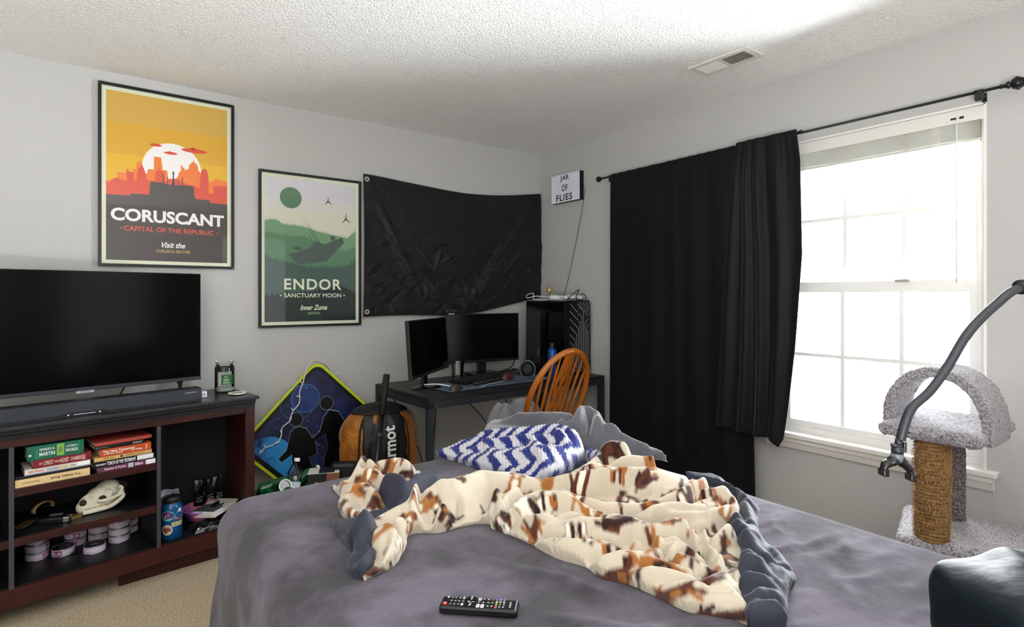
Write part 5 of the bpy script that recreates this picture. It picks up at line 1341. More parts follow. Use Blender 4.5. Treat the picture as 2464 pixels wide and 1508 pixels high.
m_curt = mat('black_curtain', '#0b0b0e', 0.6, spec=0.25, sheen=0.1, bump=(700, 0.08, 0.001))
def curtain(label, yt, yb, zb, folds, x0, gather, ytn=150, zn=110, right=None, tip=None, seed=1, group=None):
    """yt, yb: (left, right) Y at the top and bottom; folds: [(u centre, width, amp top, amp bottom)]."""
    u, v = np.meshgrid(np.linspace(0, 1, ytn), np.linspace(0, 1, zn))          # v: 0 top, 1 bottom
    yl = yt[0] + (yb[0] - yt[0]) * v ** 0.8; yr = yt[1] + (yb[1] - yt[1]) * v
    if right is not None: yr = np.interp(v, [p[0] for p in right], [p[1] for p in right])
    Y = yl + (yr - yl) * (u + gather * np.sin(PI * u) * (1 - v) ** 2)
    Z = 2.128 + (zb - 2.128) * v
    if tip is not None: Z = Z - np.interp(u, [p[0] for p in tip], [p[1] for p in tip]) * v ** 3
    D = 0.008 * v * vnoise(u * 2, v * 1.2, 2.0, 2, seed) + 0.002 * np.sin(70 * u + 3 * np.sin(9 * u)) * (1 - v) ** 6
    for c, wd, at, ab in folds:
        cc = c if not isinstance(c, tuple) else c[0] + (c[1] - c[0]) * v
        D = D + (at + (ab - at) * v) * np.exp(-((u - cc) / wd) ** 2)
    top = np.clip(v / 0.012, 0, 1)
    X = x0 - 0.009 - D * (0.25 + 0.75 * np.clip(v / 0.12, 0, 1)) 
    g = MB(); g.grid(np.stack([X - 2.83, Y - 1.67, Z - 2.12], -1)[:, ::-1])
    t = thing('curtain', label, 'curtain', (2.83, 1.67, 2.12), group=group)
    o = g.build('panel', m_curt, t); solidify(o, 0.003, 0.0)
    # rod pocket wrapped over the rod
    a = np.linspace(R(200), R(-20), 9)
    uu_, aa = np.meshgrid(np.linspace(0, 1, ytn), a)
    yy = yt[0] + (yt[1] - yt[0]) * (uu_ + gather * np.sin(PI * uu_))
    rad = 0.0105 + 0.002 * np.sin(75 * uu_ + 3 * np.sin(9 * uu_))
    g = MB(); g.grid(np.stack([rad * np.cos(aa) - 0.0005, yy - 1.67, rad * np.sin(aa)], -1)); o = g.build('rod_pocket', m_curt, t); solidify(o, 0.002, 1.0)
    return t
curtain('long black curtain hanging to the floor on the left part of the rod', (2.645, 1.66), (2.650, 1.605), 0.03,
        [(0.05, 0.06, 0.003, 0.012), (0.20, 0.055, 0.003, 0.016), (0.36, 0.07, 0.006, 0.020), (0.52, 0.05, 0.008, 0.018), (0.66, 0.07, 0.008, 0.020), (0.84, 0.06, 0.010, 0.020)], 2.826, 0.0, seed=2)
curtain('shorter black curtain bunched at the right, overlapping the window', (1.69, 1.372), (1.812, 1.425), 0.585,
        [((0.06, 0.10), 0.09, 0.022, 0.024), ((0.26, 0.42), 0.075, 0.034, 0.034), ((0.42, 0.66), 0.07, 0.032, 0.050), ((0.68, 0.86), 0.09, 0.018, 0.040), (0.99, 0.06, 0.0, 0.012)], 2.785, -0.06,
        right=[(0, 1.372), (0.1, 1.352), (0.4, 1.340), (0.7, 1.372), (0.9, 1.405), (1.0, 1.428)], tip=[(0, -0.01), (0.5, 0.0), (0.82, 0.0), (0.94, 0.035), (1.0, -0.01)], seed=7)

# ------------------------------------------------------------------ cat tree
ct = thing('cat_tree', 'grey carpeted cat tree with an arched perch by the window', 'cat tree', (2.55, 0.50, 0))
m_plush = mat('grey_plush', '#b9b4b7', 1.0, color2='#77727a', cscale=130, cdetail=2, crange=(0.40, 0.62), sheen=0.5, bump=[(160, 1.0, 0.012)])
tex = bpy.data.textures.new('plush_clouds', 'CLOUDS'); tex.noise_scale = 0.011; tex.noise_depth = 2
def furry(o, vox=0.007, amp=0.012):
    m_ = o.modifiers.new('fuse', 'REMESH'); m_.mode = 'VOXEL'; m_.voxel_size = vox; m_.use_smooth_shade = True
    m_ = o.modifiers.new('pile', 'DISPLACE'); m_.texture = tex; m_.texture_coords = 'LOCAL'; m_.strength = amp; m_.mid_level = 0.5
    return o
g = MB(); g.box(-0.245, 0.20, 0.045, 0.348, 0.800, 0.850, bev=0.020); furry(g.build('perch', m_plush, ct))
g = MB()
n_ = 28
def arch(ro, zo, ri, zi, x): 
    out = []
    for k in range(n_ + 1):
        a = PI * k / n_
        out.append((x, 0.197 + ro * math.cos(a), 0.835 + zo * max(0.0, math.sin(a)) ** 0.85))
    for k in range(n_, -1, -1):
        a = PI * k / n_
        out.append((x, 0.197 + ri * math.cos(a), 0.835 + zi * max(0.0, math.sin(a)) ** 0.85))
    return out
A0, A1 = arch(0.166, 0.218, 0.132, 0.182, -0.155), arch(0.166, 0.218, 0.132, 0.182, 0.055)
m0 = len(A0)
g.add(A0 + A1, [(i, (i + 1) % m0, (i + 1) % m0 + m0, i + m0) for i in range(m0)] + [(i, m0 - 1 - i, m0 - 2 - i, i + 1)[::-1] for i in range(n_)] + [(i + m0, m0 - 1 - i + m0, m0 - 2 - i + m0, i + 1 + m0) for i in range(n_)])
g.box(-0.155, 0.055, 0.197 - 0.166, 0.197 - 0.132, 0.80, 0.84); g.box(-0.155, 0.055, 0.197 + 0.132, 0.197 + 0.166, 0.80, 0.84)
furry(g.build('arch', m_plush, ct))
g = MB(); g.box(0.0, 0.40, -0.80, 0.0, 0.405, 0.455, T(-0.25, 0.285, 0) @ RZ(15), bev=0.022); furry(g.build('platform', m_plush, ct))
g = MB(); g.tube([(0.10, 0.215, 0.45), (0.10, 0.215, 0.81)], 0.043, 24); furry(g.build('post', mat('speckled_plush', '#8f8689', 1.0, color2='#4b4347', cscale=190, cdetail=2, crange=(0.45, 0.56), bump=[(160, 1.0, 0.01)]), ct), 0.007, 0.008)
m_sisal = mat('sisal', '#a5804f', 0.9, color2='#74532f', cscale=24, stretch=(1, 1, 5), crange=(0.35, 0.65), bump=[(90, 0.8, 0.01)])
g = MB()
prof = []
for k in range(121):
    z = 0.45 + 0.355 * k / 120
    prof.append((0.052 + 0.0025 * math.sin(k * PI / 2) + 0.004 * mnoise.noise(Vector((0, 0, z * 14))), z))
g.lathe(prof, 32, T(-0.17, 0.20, 0)); g.build('sisal_post', m_sisal, ct)
g = MB(); rg = random.Random(5)
for k in range(700):
    a = rg.uniform(PI * 0.55, PI * 1.85); z = 0.46 + 0.33 * rg.random() ** 0.8
    if rg.random() < 0.35: z = rg.uniform(0.68, 0.77); a = rg.uniform(PI * 1.2, PI * 1.9)
    r_ = 0.054; L_ = rg.uniform(0.010, 0.024)
    p = Vector((-0.17 + r_ * math.cos(a), 0.20 + r_ * math.sin(a), z)); d = Vector((math.cos(a) * 0.22, math.sin(a) * 0.22, -0.9 + rg.uniform(-.3, .4))); s_ = Vector((-math.sin(a), math.cos(a), 0)) * rg.uniform(-0.012, 0.012)
    g.tube([p, p + d * L_ * 0.5 + s_ * 0.4, p + d * L_ * 0.9 + s_ + Vector((0, 0, -0.006))], [0.0009, 0.0007, 0.0003], 4)
g.build('frayed_fibres', mat('sisal_fibre', '#b98f5c', 0.9), ct)['kind'] = 'stuff'
for x, y in ((-0.17, 0.20), (0.09, 0.24), (0.02, -0.40), (0.20, -0.35)):
    g = MB(); g.tube([(x, y, 0.03), (x, y, 0.41)], 0.045, 20); g.build('lower_post', m_sisal, ct)
g = MB(); g.box(-0.29, 0.335, -0.64, 0.39, 0.0, 0.035, bev=0.012); g.build('base', m_plush, ct)

# ------------------------------------------------------------------ flexible phone holder over the bed
ph = thing('phone_holder', 'dark bendy gooseneck phone holder arm reaching in front of the window', 'phone holder', (0.92, 0.31, 1.10))
W_ = [(1.60, -0.20, 0.665), (1.62, -0.16, 0.85), (1.55, -0.02, 1.10), (1.36, 0.11, 1.275), (1.20, 0.165, 1.325), (1.063, 0.203, 1.320), (1.03, 0.228, 1.293), (0.999, 0.250, 1.255), (0.978, 0.268, 1.207), (0.957, 0.283, 1.172), (0.934, 0.298, 1.148), (0.926, 0.304, 1.125), (0.922, 0.308, 1.102)]
L0 = Vector((0.92, 0.31, 1.10))
g = MB(); g.tube([p - L0 for p in bez(W_, 8)], 0.0062, 12); g.build('gooseneck', mat('neck_slate', '#24252b', 0.42), ph)
p1, p2 = Vector(W_[4]) - L0, Vector(W_[5]) - L0
g = MB(); g.tube([p2 + (p1 - p2) * -0.06, p2 + (p1 - p2) * 0.30], 0.0105, 14); g.build('sleeve', m_black, ph)
FX = frame((0, 0, 0), (0.8003, -0.5996, 0), (0.5996, 0.8003, 0), (0, 0, 1)) @ S3(0.62, 0.62, 0.68)        # holder head faces across the bed
m_hold = mat('holder_slate', '#202126', 0.35)
g = MB(); g.tube([(0.002, 0, 0.006), (-0.001, 0, -0.010)], 0.0078, 12, FX); g.tube([(-0.001, 0, -0.010), (-0.003, 0, -0.026)], [0.013, 0.0125], 16, FX); g.build('ball_joint', m_hold, ph)
g = MB(); g.tube([(-0.020, -0.004, -0.006), (0.000, -0.010, -0.008)], 0.0035, 8, FX); g.box(0.009, 0.016, -0.006, 0.006, -0.022, 0.0, FX, bev=0.002); g.build('wing_nut', mat('nut_slate', '#26282e', 0.35), ph)
g = MB(); g.lathe([(0.012, -0.042), (0.0135, -0.036), (0.0135, -0.028), (0.0115, -0.022)], 18, FX @ T(-0.003, 0, 0)); g.build('collar', mat('collar_grey', '#5d616c', 0.3), ph)
g = MB()
for s_ in (-1, 1):
    g.tube(bez([(-0.003 + s_ * 0.004, 0, -0.036), (-0.003 + s_ * 0.016, 0, -0.044 - (0.004 if s_ > 0 else 0)), (-0.003 + s_ * 0.028, 0, -0.050 - (0.008 if s_ > 0 else 0)), (-0.003 + s_ * 0.031, 0, -0.062 - (0.010 if s_ > 0 else 0))], 5), [0.0105] * 5 + [0.0085] * 6 + [0.0075] * 4 + [0.007], 10, FX @ S3(1, 1.3, 1))
    g.box(-0.003 + s_ * 0.031 - 0.007, -0.003 + s_ * 0.031 + 0.007, -0.012, 0.012, -0.072 - (0.010 if s_ > 0 else 0), -0.056 - (0.010 if s_ > 0 else 0), FX, bev=0.003)
g.build('cradle', mat('cradle_black', '#0c0c0f', 0.35), ph)
g = MB(); g.box(-0.03, 0.03, -0.03, 0.03, -0.001, 0.03, T(1.60 - 0.92, -0.20 - 0.31, 0.665 - 1.10), bev=0.006); g.build('foot_clamp', m_black, ph)

# ------------------------------------------------------------------ bed
BX0, BX1, BY0, BY1, BZ = 0.315, 1.795, -0.06, 2.045, 0.660
bed = thing('bed', 'double bed with a purple grey fleece cover in the foreground', 'bed', (1.02, 0.97, 0))
g = MB(); g.box(BX0 + 0.05 - 1.02, BX1 - 0.05 - 1.02, BY0 + 0.05 - 0.97, BY1 - 0.05 - 0.97, 0.30, BZ - 0.03, bev=0.05); g.build('mattress', mat('mattress_white', '#c9c7c4', 0.8), bed)
g = MB(); g.box(BX0 + 0.06 - 1.02, BX1 - 0.06 - 1.02, BY0 + 0.06 - 0.97, BY1 - 0.06 - 0.97, 0.0, 0.30); g.build('bed_base', mat('base_dark', '#232124', 0.8), bed)
r_ = 0.105
ix0, ix1, iy0, iy1 = BX0 + r_, BX1 - r_, BY0 + r_, BY1 - r_
drop = r_ * PI / 2 + 0.47
ax = np.linspace(ix0 - drop, ix1 + drop, 330); ay = np.linspace(iy0 - drop, iy1 + drop, 400)
GX, GY = np.meshgrid(ax, ay)
qx, qy = np.clip(GX, ix0, ix1), np.clip(GY, iy0, iy1)
nx_, ny_ = GX - qx, GY - qy
ds = np.hypot(nx_, ny_); dd = np.maximum(ds, 1e-9)
nx_, ny_ = nx_ / dd, ny_ / dd
ang = np.clip(ds / r_, 0, PI / 2)
over = np.clip(ds - r_ * PI / 2, 0, drop)
over = np.minimum(over, 0.545)
hx = qx + nx_ * r_ * np.sin(ang) + nx_ * 0.05 * over
hy_ = qy + ny_ * r_ * np.sin(ang) + ny_ * 0.05 * over
hz = BZ - r_ * (1 - np.cos(ang)) - over
def seg_ridge(X, Y, pts, wd, p=2.0):
    best = np.zeros_like(X)
    for (xa, ya, ha), (xb, yb, hb) in zip(pts, pts[1:]):
        dx, dy = xb - xa, yb - ya
        t_ = np.clip(((X - xa) * dx + (Y - ya) * dy) / (dx * dx + dy * dy + 1e-12), 0, 1)
        dist = np.hypot(X - xa - t_ * dx, Y - ya - t_ * dy)
        best = np.maximum(best, (ha + (hb - ha) * t_) * np.exp(-(dist / wd) ** p))
    return best
wr_ = 0.0022 * vnoise(GX, GY, 5, 3, 21)
# creases of the cover: near the remote, and the rumpled strip on the window side
CR = [(0.022, [(0.70, 0.62, .004), (0.86, 0.70, .012), (0.98, 0.66, .006)]), (0.02, [(0.74, 0.86, .003), (0.82, 0.74, .012), (0.90, 0.62, .010), (0.95, 0.5, .004)]), (0.018, [(0.63, 0.76, .003), (0.72, 0.72, .009), (0.82, 0.60, .009)]),
      (0.03, [(0.55, 1.15, .002), (0.68, 1.12, .007), (0.80, 1.02, .004)]), (0.02, [(0.78, 1.12, .002), (0.87, 0.95, .009), (0.90, 0.80, .004)])]
rg = random.Random(12)
for k in range(34):
    y = rg.uniform(0.30, 1.15); x = rg.uniform(1.36, 1.62)
    CR.append((rg.uniform(0.010, 0.022), [(x - rg.uniform(0.05, 0.16), y + rg.uniform(-0.05, 0.05), .002), (x, y + rg.uniform(-.015, .015), rg.uniform(.004, .010)), (x + rg.uniform(0.06, 0.18), y + rg.uniform(-0.06, 0.06), .002)]))
for k in range(22):
    y = rg.uniform(0.25, 0.75); x = rg.uniform(0.95, 1.35); a = rg.uniform(-0.8, 0.8)
    CR.append((rg.uniform(0.012, 0.022), [(x - 0.1 * math.cos(a), y - 0.1 * math.sin(a), .001), (x, y, rg.uniform(.003, .007)), (x + 0.1 * math.cos(a), y + 0.1 * math.sin(a), .001)]))
for wd, pts in CR: wr_ = np.maximum(wr_, 0) + seg_ridge(GX, GY, pts, wd) if False else wr_ + seg_ridge(GX, GY, pts, wd)
hz = hz + wr_ * np.clip(1 - ds / (r_ * 1.2), 0, 1)
sk_ = 0.010 * np.sin(18 * (GX - GY)) * np.clip(over / 0.3, 0, 1) + 0.006 * vnoise(GX, GY, 6, 2, 3) * np.clip(ds / r_, 0, 1)
hx = hx + nx_ * sk_; hy_ = hy_ + ny_ * sk_
keep = over < 0.544
P = np.stack([hx - 1.02, hy_ - 0.97, np.maximum(hz, 0.02)], -1)
g = MB()
rws, cls = P.shape[:2]
idx = np.arange(rws * cls).reshape(rws, cls)
kf = keep[:-1, :-1] | keep[1:, :-1] | keep[:-1, 1:] | keep[1:, 1:]
F_ = np.stack([idx[:-1, :-1], idx[:-1, 1:], idx[1:, 1:], idx[1:, :-1]], -1)[kf]
g.add(P.reshape(-1, 3).tolist(), [tuple(f) for f in F_.tolist()], None, 0, True)
m_cover = mat('fleece_cover', '#5d5664', 0.95, color2='#322e36', cscale=5, cdetail=12, crange=(0.41, 0.60), sheen=0.2, bump=[(800, 0.7, 0.002), (24, 0.3, 0.008)])
o = g.build('cover', m_cover, bed); solidify(o, 0.004, -1.0)

def sdf_poly(X, Y, poly):
    P = np.array(poly); Q = np.roll(P, -1, 0)
    dmin = np.full(X.shape, 1e9); ins = np.zeros(X.shape, bool)
    for (xa, ya), (xb, yb) in zip(P, Q):
        dx, dy = xb - xa, yb - ya
        t_ = np.clip(((X - xa) * dx + (Y - ya) * dy) / (dx * dx + dy * dy + 1e-12), 0, 1)
        dmin = np.minimum(dmin, np.hypot(X - xa - t_ * dx, Y - ya - t_ * dy))
        c = (ya > Y) != (yb > Y)
        with np.errstate(divide='ignore', invalid='ignore'):
            ins ^= c & (X < (xb - xa) * (Y - ya) / (yb - ya + 1e-15) + xa)
    return np.where(ins, dmin, -dmin)
def smooth_poly(poly, n=4):
    pts = [(x, y, 0) for x, y in poly]
    b = bez(pts + [pts[0]], n)[:-1]
    return [(p.x, p.y) for p in b]
def drape(outline, ridges, step, base=0.018, edge=0.02, wob=0.003, wscale=14, seed=0, pw=6, prof=2.2, extra=None, zoff=0.0, tuck=0.009, narrow=1.0):
    """Cloth lying on the bed: returns vertex positions and faces for one outline."""
    poly = smooth_poly(outline)
    A = np.array(poly)
    x0, y0 = A.min(0) - 2 * step; x1, y1 = A.max(0) + 2 * step
    X, Y = np.meshgrid(np.arange(x0, x1, step), np.arange(y0, y1, step))
    s = sdf_poly(X, Y, poly)
    gy, gx = np.gradient(s, step)
    out = s < 0
    gl = np.maximum(np.hypot(gx, gy), 1e-6)
    near = out & (s > -1.5 * step)
    X2 = np.where(near, X - (s - tuck) * gx / gl, X); Y2 = np.where(near, Y - (s - tuck) * gy / gl, Y)
    acc = np.full(X.shape, base ** pw)
    wx = X2 + 0.008 * vnoise(X2, Y2, 9, 2, seed + 5); wy = Y2 + 0.008 * vnoise(X2, Y2, 9, 2, seed + 6)
    for wd, pts in ridges: acc = acc + seg_ridge(wx, wy, pts, wd * narrow, prof) ** pw
    H = acc ** (1 / pw)
    H = H + wob * vnoise(X2, Y2, wscale, 3, seed) * np.clip(H / 0.04, 0.3, 1.6) 
    if extra is not None: H = H + extra(X2, Y2, H)
    e = np.clip(np.where(out, 0, s) / (edge + 0.45 * np.clip(H - 0.03, 0, 1)), 0, 1)
    lip = np.minimum(0.5 * H, 0.018)
    Z = BZ + 0.001 + zoff + np.where(out, 0.0, lip + (H - lip) * np.sqrt(1 - (1 - e) ** 2))
    idx = np.arange(X.size).reshape(X.shape)
    ok = (s > -1.5 * step)
    kf = ok[:-1, :-1] & ok[1:, :-1] & ok[:-1, 1:] & ok[1:, 1:] & ((~out)[:-1, :-1] | (~out)[1:, :-1] | (~out)[:-1, 1:] | (~out)[1:, 1:])
    F_ = np.stack([idx[:-1, :-1], idx[:-1, 1:], idx[1:, 1:], idx[1:, :-1]], -1)[kf]
    V = np.stack([X2, Y2, Z], -1).reshape(-1, 3)
    used = np.unique(F_); remap = -np.ones(len(V), int); remap[used] = np.arange(len(used))
    return V[used], remap[F_]
def refine(V, F_, lim):
    """Splits long edges so that steep cloth keeps an even weave."""
    me = bpy.data.meshes.new('tmp'); me.from_pydata(V.tolist(), [], F_.tolist())
    bm = bmesh.new(); bm.from_mesh(me); bpy.data.meshes.remove(me)
    for _ in range(4):
        el = [e for e in bm.edges if e.calc_length() > lim]
        if not el: break
        bmesh.ops.subdivide_edges(bm, edges=el, cuts=1, use_grid_fill=True)
    bmesh.ops.triangulate(bm, faces=[f for f in bm.faces if len(f.verts) > 4])
    bm.verts.index_update()
    for _ in range(2): bmesh.ops.smooth_vert(bm, verts=[v for v in bm.verts if not v.is_boundary], factor=0.5, use_axis_x=True, use_axis_y=True, use_axis_z=True)
    V2 = np.array([v.co[:] for v in bm.verts]); F2 = [tuple(v.index for v in f.verts) for f in bm.faces]
    bm.free()
    return V2, F2
def cloth_obj(name, V, F_, m, org, vcol=None):
    me = bpy.data.meshes.new(name)
    me.from_pydata((V - np.array(org)).tolist(), [], F_ if isinstance(F_, list) else F_.tolist())
    me.polygons.foreach_set('use_smooth', [True] * len(F_))
    me.materials.append(m)
    if vcol is not None:
        at = me.color_attributes.new('weave', 'FLOAT_COLOR', 'POINT')
        at.data.foreach_set('color', np.concatenate([vcol, np.ones((len(vcol), 1))], 1).astype(np.float32).ravel())
    me.update()
    o = bpy.data.objects.new(name, me); COL.objects.link(o); o.location = org
    return o
DOG_OUTLINE = [(0.489,1.226),(0.521,1.214),(0.582,1.234),(0.635,1.291),(0.692,1.371),(0.758,1.335),(0.835,1.332),(0.893,1.309),(0.881,1.28),(0.903,1.172),(0.907,1.043),(0.932,0.967),(0.925,0.906),(0.953,0.849),(0.961,0.793),(0.965,0.71),(0.986,0.667),(1.019,0.605),(1.022,0.586),(1.057,0.612),(1.087,0.655),(1.157,0.687),(1.243,0.728),(1.3,0.765),(1.338,0.824),(1.418,0.861),(1.545,0.911),(1.478,0.893),(1.561,0.992),(1.557,1.047),(1.567,1.113),(1.624,1.213),(1.587,1.324),(1.565,1.419),(1.483,1.459),(1.409,1.41),(1.258,1.364),(1.153,1.343),(1.145,1.402),(1.093,1.463),(1.048,1.513),(0.944,1.497),(0.86,1.505),(0.8,1.549),(0.78,1.615),(0.954,1.815),(0.891,1.85),(0.807,1.85),(0.771,1.896),(0.716,1.851),(0.657,1.769),(0.662,1.899),(0.635,1.833),(0.628,1.745),(0.581,1.633),(0.593,1.541),(0.623,1.508),(0.58,1.423),(0.546,1.303),(0.508,1.242)]
DOG_RIDGES = [(0.045,[(0.582,1.41,0.05),(0.661,1.415,0.07),(0.747,1.434,0.085),(0.819,1.443,0.095)]),(0.078,[(0.822,1.436,0.1),(0.852,1.427,0.105),(0.969,1.448,0.105),(1.048,1.403,0.095),(1.104,1.348,0.08)]),(0.024,[(0.747,1.461,0.106),(0.68,1.352,0.098),(0.631,1.339,0.075)]),(0.03,[(0.774,1.341,0.12),(0.723,1.294,0.1),(0.677,1.301,0.06)]),(0.03,[(0.834,1.267,0.1),(0.748,1.263,0.055),(0.697,1.328,0.03)]),(0.03,[(0.945,1.315,0.11),(0.834,1.266,0.095),(0.73,1.275,0.05)]),(0.03,[(0.906,1.271,0.095),(0.863,1.23,0.06)]),(0.03,[(1.007,1.307,0.1),(0.945,1.295,0.08),(0.898,1.259,0.06)]),(0.05,[(0.873,1.264,0.02),(0.918,1.249,0.07),(1.006,1.229,0.095),(1.049,1.162,0.1),(1.059,1.068,0.09),(1.081,1.014,0.085),(1.105,0.927,0.075)]),(0.045,[(0.955,1.099,0.06),(1.009,1.047,0.08),(1.05,0.99,0.085),(1.094,0.962,0.075)]),(0.03,[(0.917,1.19,0.06),(0.945,1.138,0.075),(1.0,1.117,0.08),(1.053,1.093,0.075)]),(0.045,[(0.87,1.249,0.02),(0.893,1.142,0.03),(0.915,1.037,0.05),(0.972,0.966,0.055),(0.997,0.896,0.06),(1.023,0.844,0.05)]),(0.04,[(0.915,0.943,0.02),(0.94,0.908,0.05),(0.962,0.877,0.065),(0.995,0.844,0.065),(1.013,0.789,0.06),(1.038,0.754,0.05)]),(0.03,[(1.125,1.294,0.09),(1.114,1.174,0.07),(1.136,1.097,0.07),(1.204,1.037,0.075),(1.276,1.008,0.085),(1.345,0.99,0.105),(1.459,1.0,0.11)]),(0.03,[(1.146,1.001,0.06),(1.175,0.969,0.085),(1.232,0.96,0.095),(1.312,0.938,0.095),(1.473,0.927,0.09)]),(0.026,[(1.399,0.959,0.1),(1.481,0.925,0.095),(1.423,0.858,0.085),(1.348,0.819,0.075),(1.275,0.814,0.06),(1.24,0.815,0.05)]),(0.026,[(1.192,0.969,0.07),(1.254,0.923,0.08),(1.33,0.899,0.07),(1.426,0.885,0.065)]),(0.035,[(1.084,0.933,0.07),(1.143,0.891,0.085),(1.213,0.88,0.08)]),(0.03,[(1.087,0.871,0.07),(1.119,0.847,0.08),(1.131,0.838,0.07)]),(0.018,[(1.194,0.818,0.095),(1.162,0.785,0.08),(1.131,0.743,0.065),(1.15,0.745,0.04)]),(0.016,[(1.196,0.844,0.08),(1.138,0.791,0.055)]),(0.02,[(1.132,0.728,0.07),(1.089,0.715,0.05)]),(0.02,[(1.123,0.682,0.085),(1.106,0.665,0.065),(1.068,0.653,0.055),(1.046,0.663,0.04)]),(0.02,[(1.018,0.84,0.065),(1.096,0.807,0.075),(1.113,0.796,0.06),(1.11,0.761,0.045)]),(0.025,[(1.061,0.803,0.06),(1.065,0.762,0.065),(1.079,0.729,0.055)]),(0.05,[(0.919,0.849,0.055),(0.971,0.801,0.055),(0.999,0.735,0.06),(1.012,0.684,0.065),(1.069,0.682,0.06)]),(0.035,[(0.963,0.709,0.03),(1.009,0.682,0.055),(1.034,0.651,0.06),(1.026,0.625,0.05)]),(0.022,[(0.938,0.768,0.015),(0.942,0.693,0.022),(0.959,0.648,0.025)]),(0.035,[(0.958,0.657,0.03),(0.991,0.633,0.05),(0.996,0.609,0.045),(0.976,0.572,0.035)]),(0.15,[(1.255,1.322,0.06),(1.361,1.277,0.085),(1.442,1.189,0.085),(1.497,1.102,0.07)]),(0.05,[(1.156,1.35,0.085),(1.285,1.374,0.11),(1.445,1.415,0.135),(1.509,1.356,0.13)]),(0.018,[(1.146,1.299,0.1),(1.235,1.245,0.125),(1.359,1.221,0.135),(1.468,1.193,0.12)]),(0.016,[(1.11,1.315,0.09),(1.194,1.239,0.115),(1.344,1.174,0.12),(1.405,1.159,0.11)]),(0.03,[(0.726,1.819,0.115),(0.688,1.759,0.1)]),(0.03,[(0.731,1.825,0.11),(0.745,1.735,0.09)]),(0.032,[(0.776,1.79,0.085),(0.843,1.77,0.095),(0.901,1.745,0.085)]),(0.032,[(0.651,1.762,0.07),(0.678,1.762,0.085),(0.725,1.706,0.09),(0.734,1.631,0.085),(0.751,1.578,0.075)]),(0.028,[(0.629,1.791,0.04),(0.641,1.665,0.07),(0.68,1.646,0.075),(0.673,1.577,0.06)]),(0.05,[(0.621,1.665,0.05),(0.594,1.609,0.035),(0.58,1.506,0.04)]),(0.035,[(0.565,1.329,0.07),(0.591,1.288,0.085),(0.603,1.263,0.075),(0.564,1.229,0.06),(0.52,1.199,0.045),(0.487,1.178,0.03)]),(0.03,[(0.606,1.261,0.075),(0.599,1.236,0.05),(0.56,1.199,0.04),(0.501,1.168,0.03)])]
DOG_CREASES = [(0.011,[(1.119,1.288,0.03),(1.14,1.21,0.03),(1.172,1.148,0.03),(1.244,1.086,0.03),(1.331,1.067,0.03),(1.426,1.049,0.03)]),(0.01,[(0.932,1.229,0.026),(0.977,1.125,0.026),(1.053,1.061,0.026),(1.113,1.0,0.026)]),(0.011,[(0.879,1.252,0.034),(0.913,1.115,0.034),(0.978,1.015,0.034),(1.037,0.932,0.034),(1.058,0.873,0.034),(1.058,0.812,0.034)]),(0.01,[(0.89,1.024,0.024),(0.926,0.961,0.024),(0.976,0.929,0.024),(1.027,0.872,0.024)]),(0.01,[(0.961,0.792,0.028),(1.0,0.736,0.028),(1.018,0.688,0.028)]),(0.009,[(1.103,0.859,0.03),(1.151,0.823,0.03),(1.154,0.78,0.03)]),(0.009,[(1.231,0.887,0.03),(1.183,0.813,0.03),(1.14,0.765,0.03)]),(0.01,[(0.754,1.443,0.032),(0.674,1.336,0.032)]),(0.01,[(0.84,1.372,0.036),(0.752,1.291,0.036),(0.705,1.297,0.036)]),(0.01,[(0.903,1.318,0.036),(0.819,1.254,0.036),(0.77,1.258,0.036)]),(0.01,[(1.012,1.359,0.034),(0.938,1.306,0.034),(0.884,1.28,0.034)]),(0.01,[(1.04,1.32,0.03),(0.967,1.275,0.03),(0.909,1.246,0.03)]),(0.01,[(1.17,1.007,0.026),(1.24,0.98,0.026),(1.312,0.939,0.026),(1.438,0.918,0.026)]),(0.009,[(1.135,0.936,0.02),(1.218,0.922,0.02),(1.322,0.893,0.02)]),(0.008,[(1.161,1.297,0.018),(1.262,1.255,0.018),(1.351,1.213,0.018)]),(0.008,[(1.188,1.147,0.016),(1.268,1.14,0.016),(1.364,1.125,0.016)]),(0.008,[(1.358,1.058,0.016),(1.47,1.082,0.016),(1.558,1.107,0.016)]),(0.01,[(0.986,1.205,0.024),(1.022,1.159,0.024),(1.05,1.09,0.024),(1.067,1.03,0.024)]),(0.01,[(1.016,1.01,0.022),(1.057,0.964,0.022),(1.083,0.919,0.022)]),(0.01,[(0.918,0.887,0.024),(0.958,0.861,0.024),(1.003,0.815,0.024),(1.028,0.757,0.024)]),(0.009,[(1.199,0.787,0.024),(1.179,0.747,0.024),(1.12,0.705,0.024)]),(0.009,[(0.989,0.678,0.02),(1.014,0.666,0.02),(1.03,0.644,0.02)]),(0.008,[(0.736,1.799,0.02),(0.701,1.776,0.02)]),(0.009,[(0.719,1.675,0.022),(0.687,1.681,0.022),(0.664,1.726,0.022)]),(0.009,[(0.577,1.282,0.022),(0.537,1.228,0.022),(0.507,1.203,0.022)])]
COMFORTER_OUTLINE = [(0.521,1.467),(0.515,1.396),(0.52,1.35),(0.478,1.289),(0.47,1.252),(0.493,1.218),(0.539,1.256),(0.598,1.379),(0.668,1.457),(0.78,1.524),(0.91,1.603),(1.052,1.65),(0.967,1.525),(0.975,1.636),(0.957,1.701),(0.908,1.712),(0.836,1.659),(0.775,1.706),(0.726,1.678),(0.662,1.574),(0.601,1.545),(0.552,1.572),(0.529,1.527)]
